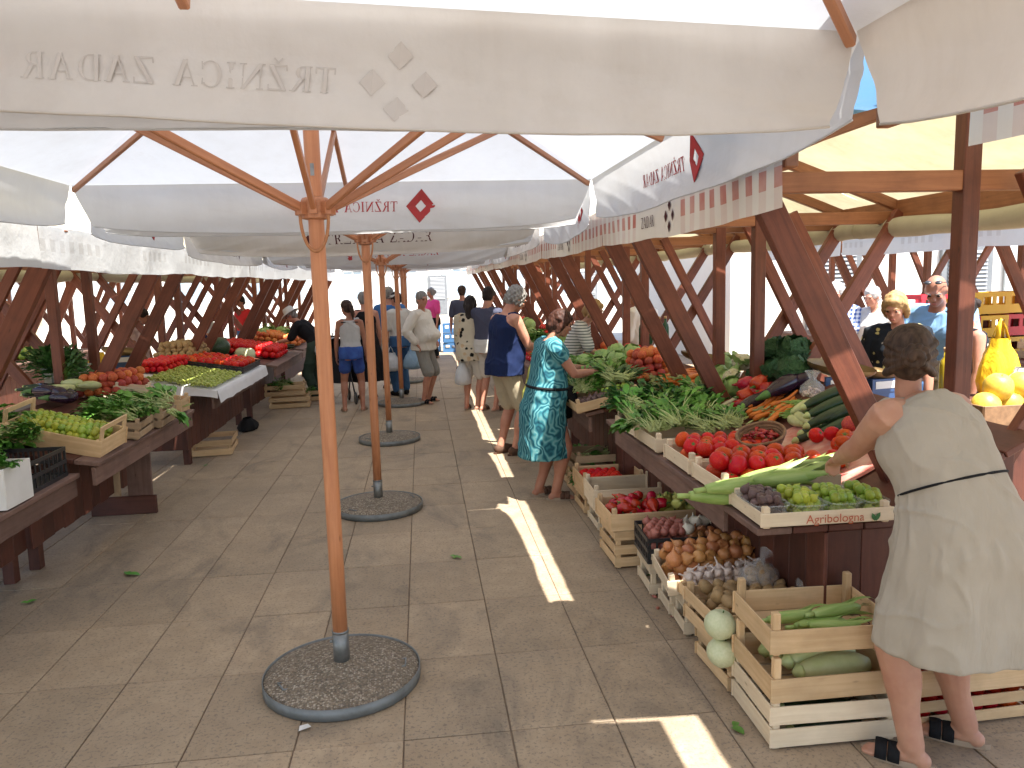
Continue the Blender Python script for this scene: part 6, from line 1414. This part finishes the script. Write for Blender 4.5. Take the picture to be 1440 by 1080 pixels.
for k, (y, z) in enumerate(((6.34, .002), (6.34, .19), (6.78, .002), (7.2, .002))):
    c = crate(['bottom crate behind the teal dress', 'crate of greens stacked behind the teal dress', 'low crate past the teal dress on the floor', 'farthest low floor crate before the man in navy'][k], (1.46, y, z), .5, .38, .17, .02, 2, 'crate_dark' if k % 2 else 'crate', .06)
    for q in range(4): item('rocket', MW(c) @ V((U(-.15, .15), U(-.1, .1), .08)), (0, 0, U(0, 6)), .8, 'wilted leafy bunch in the low floor crates', 'greens in the floor crates')

# ---- second right table
ct = crate('wooden crate of purple figs topped with long greens beside the teal dress', (1.44, 6.12, zr2(1.44)+.02), .54, .44, .085, 0.03, 1, 'crate', tilt=(0, -SL)); M = MW(ct)
heap('purple_fig', M, -.24, .24, -.20, -.03, .02, .024, 2, 'dark fig along the front of the crate of greens', 'figs under the long greens', 1.9); heap('lime', M, .0, .24, -.10, .02, .045, .022, 2, 'green fig beside the dark ones under the greens', 'green figs under the greens', 1.9)
for k in range(15): item('leek_greens' if k % 3 else 'rocket', M @ V((U(-.22, .26), U(-.02, .14), .10+U(0, .06))), (U(-.2, .2), U(-.3, .0), U(.2, 1.6)+PI*(k % 2)*.3), U(.8, 1.0), 'long green spring onion tops heaped in the crate the teal woman reaches into', 'long greens in the crate')
for k in range(9): item('rocket', (1.38+.05*k, 6.45+U(-.05, .3), zr2(1.38+.05*k)+.09), (U(-.3, .3), U(-.3, .3), U(0, 6)), .95, 'green leafy bunch beneath the reaching hand', 'leafy bunches under the hand')
Z2 = Matrix.Translation((1.30, 6.9, ZT)) @ Matrix.Rotation(-SL, 4, 'Y')
heap('peach', Z2, .55, .95, -.35, .15, 0.02, .042, 4, 'ripe orange and red peach in the pyramid behind the greens', 'peaches in a pyramid', 1.85, 'any', .28, .08, mix=('dark_peach', .4))
for k in range(44): item('carrot', Z2 @ V((.80+U(-.06, .20), -.72+U(-.16, .22), .03+.014*(k % 4))), (U(0, 6), U(-.1, .1), .3+U(-.3, .3)), 1.2, 'orange carrot heaped between the two braces', 'carrots on the second table')
for k, (x, y) in enumerate(((.42, .42), (.62, .50), (.55, .80), (.84, .70), (.35, .75), (.75, 1.0))): item('cabbage', Z2 @ V((x, y, .12)), (U(-.4, .4), U(-.4, .4), U(0, 6)), .105, 'pale green cabbage beside the peach pyramid', 'cabbages on the second table')
for k in range(20): item(('rocket', 'chicory')[k % 2], Z2 @ V((.1+U(0, .5), .3+U(0, .9), .08)), (0, 0, U(0, 6)), .95, 'green bunch in front of the pale cabbages', 'greens before the cabbages')
heap('tomato', Z2, 0.02, .35, -.35, .1, .02, .036, 2, 'tomato at the table edge behind the reaching arm', 'tomatoes on the second table', 1.9, stuff=True)
heap('tomato', Z2, .75, 1.05, 1.0, 1.35, .02, .045, 2, 'tomato in front of the green bottles', 'tomatoes before the bottles', 1.9, stuff=True)
# far right tables: heaps of colour
for k, (y, kinds) in enumerate(((8.75, ('rocket', 'tomato', 'peach')), (9.6, ('tomato', 'cabbage', 'peach')), (10.3, ('rocket', 'dark_peach', 'lime')), (11.6, ('tomato', 'rocket', 'melon')), (12.6, ('peach', 'cabbage', 'tomato')), (14.6, ('tomato', 'lime', 'peach')), (15.6, ('rocket', 'melon', 'tomato')))):
    F = Matrix.Translation((1.30, y, ZT)) @ Matrix.Rotation(-SL, 4, 'Y')
    for q, kd in enumerate(kinds):
        x0 = .04+q*.34
        if kd in ('rocket',):
            for n in range(6): item(kd, F @ V((x0+U(.05, .3), U(.05, .7), .06)), (0, 0, U(0, 6)), 1.0, 'leafy bunch on the tables past the man in navy', 'greens on the far right tables')
        else:
            r = {'tomato': .045, 'peach': .048, 'dark_peach': .048, 'lime': .045, 'melon': .085, 'cabbage': .095}[kd]
            heap(kd, F, x0, x0+.32, 0, .75, .01, r, 2, {'tomato': 'tomato', 'peach': 'peach', 'dark_peach': 'dark peach', 'lime': 'green fruit', 'melon': 'yellow melon', 'cabbage': 'cabbage'}[kd]+' heaped on the tables past the man in navy', 'heaps on the far right tables', 2.0, 'any', .2, stuff=kd in ('tomato', 'peach', 'dark_peach'))

# ---- left tables
wb = thing('storage_box', 'white box of leafy greens on the rough table', 'box', (-2.42, 4.42, .66)); 
for (a, b, nme) in (((-.19, -.14, .12), (.19, -.14, .12), 'side'), ((-.19, .14, .12), (.19, .14, .12), 'side'), ((-.19, -.14, .12), (-.19, .14, .12), 'side'), ((.19, -.14, .12), (.19, .14, .12), 'side')): board('side', wb, a, b, .22, .008, 'white', (0, 0, 1), bev=0)
board('base', wb, (-.19, 0, .012), (.19, 0, .012), .28, .008, 'white', (0, 1, 0), bev=0)
plastic_crate('black plastic crate beside the white box of greens', (-2.46, 4.86, .66), .38, .46, .19, 0)
for k in range(8): item('chard', (-2.42+U(-.12, .12), 4.42+U(-.1, .1), .86), (U(-.4, .4), -.5, U(0, 6)), .7, 'chard bunch sticking out of the white box', 'greens in the white box')
fcx = crate('tilted wooden crate of green figs with handle cut-outs, overhanging the table', (-2.44, 5.48, .80), .66, .36, .13, -.10, 1, 'crate', rise=.0, tilt=(.10, .22))
for sx in (-1, 1):   # raised grab rails at both ends
    board('grab_rail', fcx, (sx*.315, -.15, .205), (sx*.315, .15, .205), .035, .012, 'crate', (0, 0, 1))
    for sy in (-1, 1): board('rail_post', fcx, (sx*.315, sy*.15, .10), (sx*.315, sy*.15, .22), .04, .014, 'crate', (0, 1, 0))
heap('yellow_fig', MW(fcx), -.29, .27, -.14, .14, .016, .024, 4, 'green fig in the tilted crate', 'green figs in the tilted crate', 1.85, 'any', .05, .15, mix=('lime', .4))
lc = [('old crate of long chicory beside the tilted figs', -2.36, 6.02, .10), ('old crate of chicory next to the carrots', -2.34, 6.50, .05), ('small pale crate with a few carrots at the table end', -2.28, 7.05, .0)]
for k, (lb, x, y, rz) in enumerate(lc):
    c = crate(lb, (x, y, .755), .52 if k < 2 else .34, .42 if k < 2 else .26, .13, rz, 2 if k < 2 else 1, 'crate_dark' if k < 2 else 'crate', .05, tilt=(0, SLL*.8)); M = MW(c)
    if k < 2:
        for q in range(14): item('chicory' if q % 4 else 'chard', M @ V((.18+U(-.2, .06), U(-.2, .2), .11+U(0, .06))), (U(-.2, .2), U(-.35, 0), PI+U(-.9, .9)+(1.2 if q % 2 else 0)), U(.85, 1.1), 'long leafy chicory bunch in the old left-hand crates', 'chicory in the old crates')
    else:
        for q in range(8): item('carrot', M @ V((U(-.08, .08), U(-.08, .08), .05)), (0, 0, U(0, 3)), 1.1, 'carrot in the small pale crate', 'carrots in the small crate')
item('chard', (-2.06, 6.42, .84), (.2, .7, .4), .8, 'leafy bunch hanging over the edge of the old crate', None)
def lput(kind, px, py, h, rot, s, label, group): return item(kind, on_l(px, py, h), rot, s, label, group)
for k in range(11): lput('aubergine', 50+U(0, 45), 552+U(-12, 14), .06+.03*(k % 3), (0, 0, U(-.6, .6)), 1.15, 'dark aubergine beside the left-hand pale marrows', 'aubergines on the left table')
for k in range(10): lput('pale_marrow', 78+U(0, 50), 540+U(-5, 8), .11+.02*(k % 3), (0, 0, U(-.4, .4)), 1.15, 'pale marrow heaped above the left-hand aubergines', 'pale marrows on the left table')
for k in range(9): lput('zucchini', 128+U(-6, 26), 546+U(-8, 8), .08, (0, 0, U(-.4, .4)), 1.1, 'dark zucchini next to the left-hand marrows', 'zucchini on the left table')
for k in range(7): lput('cucumber', 40+U(0, 30), 548+U(-6, 8), .08, (0, 0, U(-.3, .3)), 1.1, 'cucumber behind the left-hand aubergines', 'cucumbers on the left table')
for k in range(14): lput('parsley', 68+U(0, 45), 528+U(-8, 8), .13, (U(-.3, .3), -.3, U(0, 6)), 1.1, 'dark herb bunch in front of the white scales', 'herbs before the white scales')
for k in range(22): item(('chard', 'rocket', 'chicory')[k % 3], (-2.75+U(-.3, .25), 4.2+U(0, 1.5), .80+U(0, .14)), (U(-.3, .3), U(-.4, .1), U(0, 6)), 1.0, 'leafy green bunch heaped behind the white and black boxes', 'greens behind the boxes')
F = Matrix.Translation((-2.12, 7.6, .74)) @ Matrix.Rotation(SLL, 4, 'Y')
c = crate('small upright crate by the left-hand peaches', (-2.62, 7.25, .84), .30, .2, .13, .2, 1, 'crate_pale', tilt=(0, SLL))
heap('peach', Matrix.Translation((-3.05, 7.1, .90)), 0, .42, 0, .7, 0, .042, 3, 'peach in the heap beside the leaning post', 'peaches on the left', 1.85, 'any', .15, mix=('dark_peach', .35))
# white cloth with grapes
mb = MB(); 
def clothf(u, v):
    y = 8.12+2.5*v; x = -3.0+1.0*u; 
    if x > -2.10: z = .77-(x+2.10)*1.2+.02*ns(y*4, 1); x = -2.10+(x+2.10)*.25
    else: z = .775+.16*(-x-2.1)
    return V((x, y, z+.006))
mb.sheet(clothf, 30, 40); MT['whitecloth'] = mat_plain('white_sheet', (0.75, 0.75, 0.76), (0.68, 0.68, 0.69), .8, 3, .01, 6, rnd=0)
mb.sheet(lambda u, v: V((-3.0+.9*u, 8.115, .782+.16*(.9*(1-u))-.085*v+.01*math.sin(u*9)*v)), 12, 3)
tag(link('tablecloth', mb.mesh('tablecloth', 'whitecloth')), 'white sheet draped over the table edge under the grapes', 'cloth')
for i in range(9):
    for j in range(11):
        x = -2.17-.072*i; y = 8.2+.11*j+U(-.02, .02)
        item('grape_bunch', (x, y, .785+.16*(-x-2.1)), (0, 0, 1.5+U(-.3, .3)), 1.0, 'bunch of pale green grapes laid on the white sheet', 'grape bunches')
F = Matrix.Translation((-2.16, 9.45, .785)) @ Matrix.Rotation(SLL, 4, 'Y')
bt = plastic_crate('black plastic tray of tomatoes behind the grapes', (-2.52, 9.98, .86), .75, .95, .08, 0, tilt=(0, SLL))
heap('tomato', MW(bt), -.36, .36, -.46, .46, .03, .050, 1, 'shiny red tomato in the black tray behind the grapes', 'tomatoes behind the grapes', 1.9, 'any', .1)
heap('tomato', Matrix.Translation((-3.15, 8.7, .93)), 0, .38, 0, 1.0, 0, .036, 2, 'tomato heaped beside the leaning braces on the left', 'tomatoes behind the grapes heap', 1.9, 'any', .15, stuff=True)
heap('potato', Matrix.Translation((-3.3, 9.9, .98)), 0, .5, 0, .8, 0, .04, 3, 'brown potato in the mound behind the tomatoes', 'potatoes on the left', 1.85, 'any', .3)
item('watermelon', (-2.86, 11.25, 1.0), (0, 0, .4), .15, 'dark green watermelon beside the tomatoes', None)
for k in range(5): item('gourd', (-2.45+U(-.2, .15), 11.1+U(-.1, .4), .90), (0, 0, 0), .09, 'pale round gourd beside the watermelon', 'gourds on the left')
F = Matrix.Translation((-2.05, 11.5, .76)) @ Matrix.Rotation(SLL, 4, 'Y')
heap('tomato', F, -.95, -.05, .0, 1.0, .01, .048, 2, 'tomato on the table before the white hat', 'tomatoes before the white hat', 2.0, 'any', .15, stuff=True)
for k in range(14): item('bean' if False else 'cucumber', F @ V((U(-.6, -.1), U(1.1, 1.6), .05+.02*(k % 3))), (0, 0, U(0, 6)), 1.0, 'green cucumber heaped before the shopper in the bucket hat', 'cucumbers before the bucket hat')
for k in range(12): item('cabbage' if k % 2 else 'rocket', F @ V((U(-.9, -.2), U(2.2, 4.2), .10)), (0, 0, U(0, 6)), .1 if k % 2 else 1.0, 'green head on the tables behind the pushchair', 'greens behind the pushchair')
heap('peach', F, -.9, -.1, 2.3, 3.4, .01, .05, 2, 'orange fruit on the tables behind the pushchair', 'fruit behind the pushchair', 2.1, 'any', .15, stuff=True)
# floor crates on the left
crate('upturned slatted crate lying on the paving before the grape table', (-2.38, 8.88, .002), .46, .56, .17, .12, 2, 'crate', .06, rise=-.02)
for k, (x, y, z, lb) in enumerate(((-2.05, 12.05, .002, 'lower slatted crate before the bucket hat'), (-2.12, 12.1, .18, 'slatted crate of greens before the bucket hat'), (-1.88, 12.7, .002, 'slatted crate under the far left table'))):
    c = crate(lb, (x, y, z), .6, .44, .165, .1, 2, 'crate', .06)
    if k: 
        for q in range(3): item('rocket', MW(c) @ V((U(-.15, .15), U(-.1, .1), .12)), (0, 0, U(0, 6)), .9, 'wilted greens in the far left floor crates', 'greens in the left floor crates')
# fallen leaves on the paving
for k, (px, py, s) in enumerate(((178, 810, .9), (38, 850, .6), (640, 785, .5), (288, 655, .5), (640, 878-94, .4), (905, 812, .7), (1030, 1025, .6), (868, 905-140, .6), (330, 1, 0))):
    if s == 0: continue
    mb = MB(); leaf_blade(mb, (0, 0, 0.006), (1, .2, .12), (0, 0, 1), .10*s, .022*s+.006, .5, .3, 5, 0); leaf_blade(mb, (0, 0.01, 0.006), (-.6, .7, .1), (0, 0, 1), .07*s, .018*s+.004, .5, .3, 5, 0)
    p = atz(px, py, 0); tag(link('fallen_leaf', mb.mesh('fallen_leaf', 'leaf'), None, (p.x, p.y, .002), (0, 0, U(0, 6))), 'torn green leaf lying on the paving', 'leaf', 'leaves on the paving')
mb = MB(); mb.add([(0, 0, .002), (.05, .01, .012), (.03, .05, .003), (.0, .03, .008)], [(0, 1, 2, 3)]); p = atz(420, 1030); tag(link('paper_scrap', mb.mesh('paper_scrap', 'white', False), None, (p.x, p.y, .003)), 'scrap of white paper beside the parasol disc', 'paper')
for k in range(4):
    p = atz((935, 925, 920, 948)[k], (846, 856, 840, 868)[k]); mb = MB(); mb.ball((0, 0, .005), (.02, .012, .005), n=8, k=5, fn=lump(k, .4, 3)); tag(link('onion_skin', mb.mesh('onion_skin', 'shallot'), None, (p.x, p.y, .001), (0, 0, k)), 'flake of dry onion skin on the paving', 'onion skin', 'onion skins on the paving')
# ---------------------------------------------------------------- buildings and clutter beyond the stalls
MT['plaster'] = mat_plain('pale_plaster', (0.76, 0.74, 0.69), (0.70, 0.67, 0.61), 0.9, 0.7, 0.004, 12, rnd=0.04); MT['plaster_y'] = mat_plain('ochre_plaster', (0.66, 0.56, 0.40), (0.60, 0.50, 0.35), 0.9, 0.7, 0.004, 12, rnd=0.04)
MT['pane'] = mat_plain('window_pane', (0.30, 0.37, 0.43), None, 0.08, 3, rnd=0.2); MT['shutter'] = mat_plain('green_grey_shutter', (0.48, 0.52, 0.52), (0.42, 0.46, 0.46), .6, 8, rnd=.15); MT['rooftile'] = mat_plain('roof_tile', (0.42, 0.16, 0.09), (0.35, 0.13, 0.07), .8, 3, .02, 20, rnd=0); MT['louvre'] = mat_plain('grey_louvre', (0.17, 0.18, 0.19), (0.13, 0.14, 0.15), .6, 5, rnd=.1); MT['palepanel'] = mat_plain('pale_metal_panel', (0.62, 0.64, 0.66), None, .5, 4, rnd=.05)  # pane colour has the bright sky reflection put into it
def building(label, c, L, H, D, rz, mat, floors, bays, doors=(), group='buildings around the market', roof=True, y0=1.0):
    # facade along local X facing local -Y, its foot centred at c
    t = thing('building', label, 'building', c, rz, group)
    mb = MB(); mb.box((0, D/2, H/2), (L, D, H)); link('wall', mb.mesh('wall', mat, False), t)
    if roof:
        mb = MB(); mb.add([(-L/2-.4, -.5, H), (L/2+.4, -.5, H), (L/2+.4, D+.5, H), (-L/2-.4, D+.5, H), (-L/2-.4, D/2, H+2.2), (L/2+.4, D/2, H+2.2)], [(0, 1, 5, 4), (2, 3, 4, 5), (0, 4, 3), (1, 2, 5), (3, 2, 1, 0)]); link('roof', mb.mesh('roof', 'rooftile', False), t)
    fh = H/floors
    for f in range(floors):
        for b in range(bays):
            x = -L/2+L*(b+.5)/bays; z = f*fh+fh*.55
            if f == 0 and any(abs(x-d) < .9 for d in doors): continue
            w = thing_w = None
            mb = MB()
            for (cx, cz, sx, sz) in ((-.55, 0, .1, 1.7), (.55, 0, .1, 1.7), (0, .85, 1.2, .1), (0, -.85, 1.3, .12), (0, 0, .06, 1.6)): mb.box((cx, 0, cz), (sx, .10 if sx != .06 else .05, sz))
            fr_ = link('window', mb.mesh('window', 'white', False), t, (x, -.04, z)); mb = MB(); mb.box((0, 0.02, 0), (1.0, .03, 1.6)); link('pane', mb.mesh('pane', 'pane', False), fr_)
            for s in (-1, 1): mb = MB(); mb.box((s*.88, -.03, 0), (.5, .05, 1.7)); link('shutter', mb.mesh('shutter', 'shutter', False), fr_)
    for d in doors:
        mb = MB(); mb.box((0, 0, 1.15), (1.1, .08, 2.3)); dr = link('door', mb.mesh('door', 'louvre', False), t, (d, -.06, 0))
        for q in range(16): board('louvre_slat', dr, (-.42, -.055, .95+q*.08), (.42, -.055, .95+q*.08), .06, .02, 'louvre_w' if 'louvre_w' in MT else 'mauve', (0, .5, 1), bev=0)
    return t
MT['louvre_w'] = mat_plain('grey_slat', (0.24, 0.25, 0.26), None, .6, 5, rnd=.1)
building('white building with a grey louvred door facing the outer right aisle', (17.0, 14.6, 0), 22, 7, 8, 0, 'plaster', 2, 8, (-8.9, -6.1))
building('pale building across the sunlit square at the end of the aisle', (4.0, 46, 0), 44, 10, 9, 0, 'plaster', 3, 14, (-3, 6))
building('ochre building beyond the left-hand stalls', (-17, 22, 0), 34, 9, 9, PI/2, 'plaster_y', 3, 11, (2,))
building('pale town house closing the far left corner', (-14, 38, 0), 16, 11, 8, .25, 'plaster', 3, 5)
def pcrate(label, c, mat, rz, group): return plastic_crate(label, c, .4, .3, .24, rz, mat, group)
for m, c in (('crate_yellow', (0.75, 0.42, 0.03)), ('crate_red', (0.55, 0.03, 0.05)), ('crate_blue', (0.06, 0.17, 0.36))): MT[m] = mat_plain(m, c, None, .45, 4, rnd=.08)
def solid_crate(label, c, mat, rz, group):
    t = thing('drinks_crate', label, 'crate', c, rz, group); mb = MB()
    for (x, y, sx, sy) in ((0, -.145, .4, .012), (0, .145, .4, .012), (-.194, 0, .012, .278), (.194, 0, .012, .278)):
        mb.box((x, y, .05), (sx, sy, .10)); mb.box((x, y, .215), (sx, sy, .05))
        if sx > .1:
            for q in (-.17, 0, .17): mb.box((q, y, .145), (.05, sy, .095))
        else:
            for q in (-.12, .12): mb.box((x, q, .145), (sx, .035, .095))
    link('shell', mb.mesh('shell', mat, False), t); mb = MB(); mb.box((0, 0, .006), (.37, .27, .012)); link('bottom', mb.mesh('bottom', mat, False), t); return t
for i in range(5):
    for j in range(6):
        m = ['crate_yellow', 'crate_red'][(i*2+j*3+(i*j)) % 5 in (0, 3)]
        solid_crate(('yellow' if m == 'crate_yellow' else 'red')+' plastic drinks crate in the stack behind the blond woman', (5.55+.42*i, 8.0+.1*i, .26*j), m, .1, 'stacked drinks crates')
for i in range(7):
    for j in range(3 if i % 3 else 4):
        solid_crate('blue plastic crate stacked at the end of the aisle', (-1.1+.46*i, 20.6+.3*(i % 2), .26*j), 'crate_blue', U(-.1, .1), 'blue crates at the end of the aisle')
for k, (x, y) in enumerate(((6.25, 6.1), (6.5, 7.3), (6.3, 8.2), (6.6, 8.9), (6.3, 10.6), (6.5, 11.7))):
    c = crate('wooden crate on the outer right tables', (x, y, .852), .5, .4, .18, U(-.2, .2), 2, 'crate', .07)
for k, (x, y, kd, r) in enumerate(((-6.4, 5.4, 'cabbage', .1), (-6.4, 6.6, 'tomato', .05), (-6.4, 7.8, 'peach', .05), (-6.4, 10.4, 'melon', .1), (-6.4, 11.6, 'tomato', .05), (-6.4, 13.2, 'lime', .05))):
    heap(kd, Matrix.Translation((x-.4, y-.4, .80)), 0, .8, 0, .8, .0, r, 2, 'fruit heaped on the outer left tables', 'fruit on the outer left tables', 2.0, 'any', .2, stuff=kd in ('tomato', 'peach'))
for kd, lst in STUFF.items():
    mb = MB()
    for p, r in lst: mb.ball(p, (r, r, r*.9), None, 9, 7)
    tag(link(NAME.get(kd, kd)+'_heaps', mb.mesh(kd+'_heaps', kd)), 'far heaps of '+{'tomato': 'tomatoes', 'peach': 'peaches', 'dark_peach': 'dark peaches'}.get(kd, kd)+' on the distant tables', CAT.get(kd, kd), None, 'stuff')
print('COUNTS', COUNT)

# shallow basket of melons on the back counter
pb_ = atz(1418, 592, .882); mt_ = thing('basket', 'shallow basket of yellow melons on the back counter', 'basket', pb_)
for (a, b) in (((-.26, -.12, .06), (.26, -.12, .06)), ((-.26, .12, .06), (.26, .12, .06)), ((-.26, -.12, .06), (-.26, .12, .06)), ((.26, -.12, .06), (.26, .12, .06))): board('side', mt_, a, b, .12, .012, 'wicker')
board('floor', mt_, (-.25, 0, .006), (.25, 0, .006), .23, .01, 'wicker', (0, 1, 0))
for (x, y, z) in ((-.17, -.02, .13), (0.0, .01, .13), (.17, 0, .13), (-.08, .0, .24), (.09, .02, .24)): item('melon', pb_+V((x, y, z-.03)), (U(-.5, .5), U(-.5, .5), 0), .085, 'yellow melon in the basket on the back counter', 'melons on the back counter')
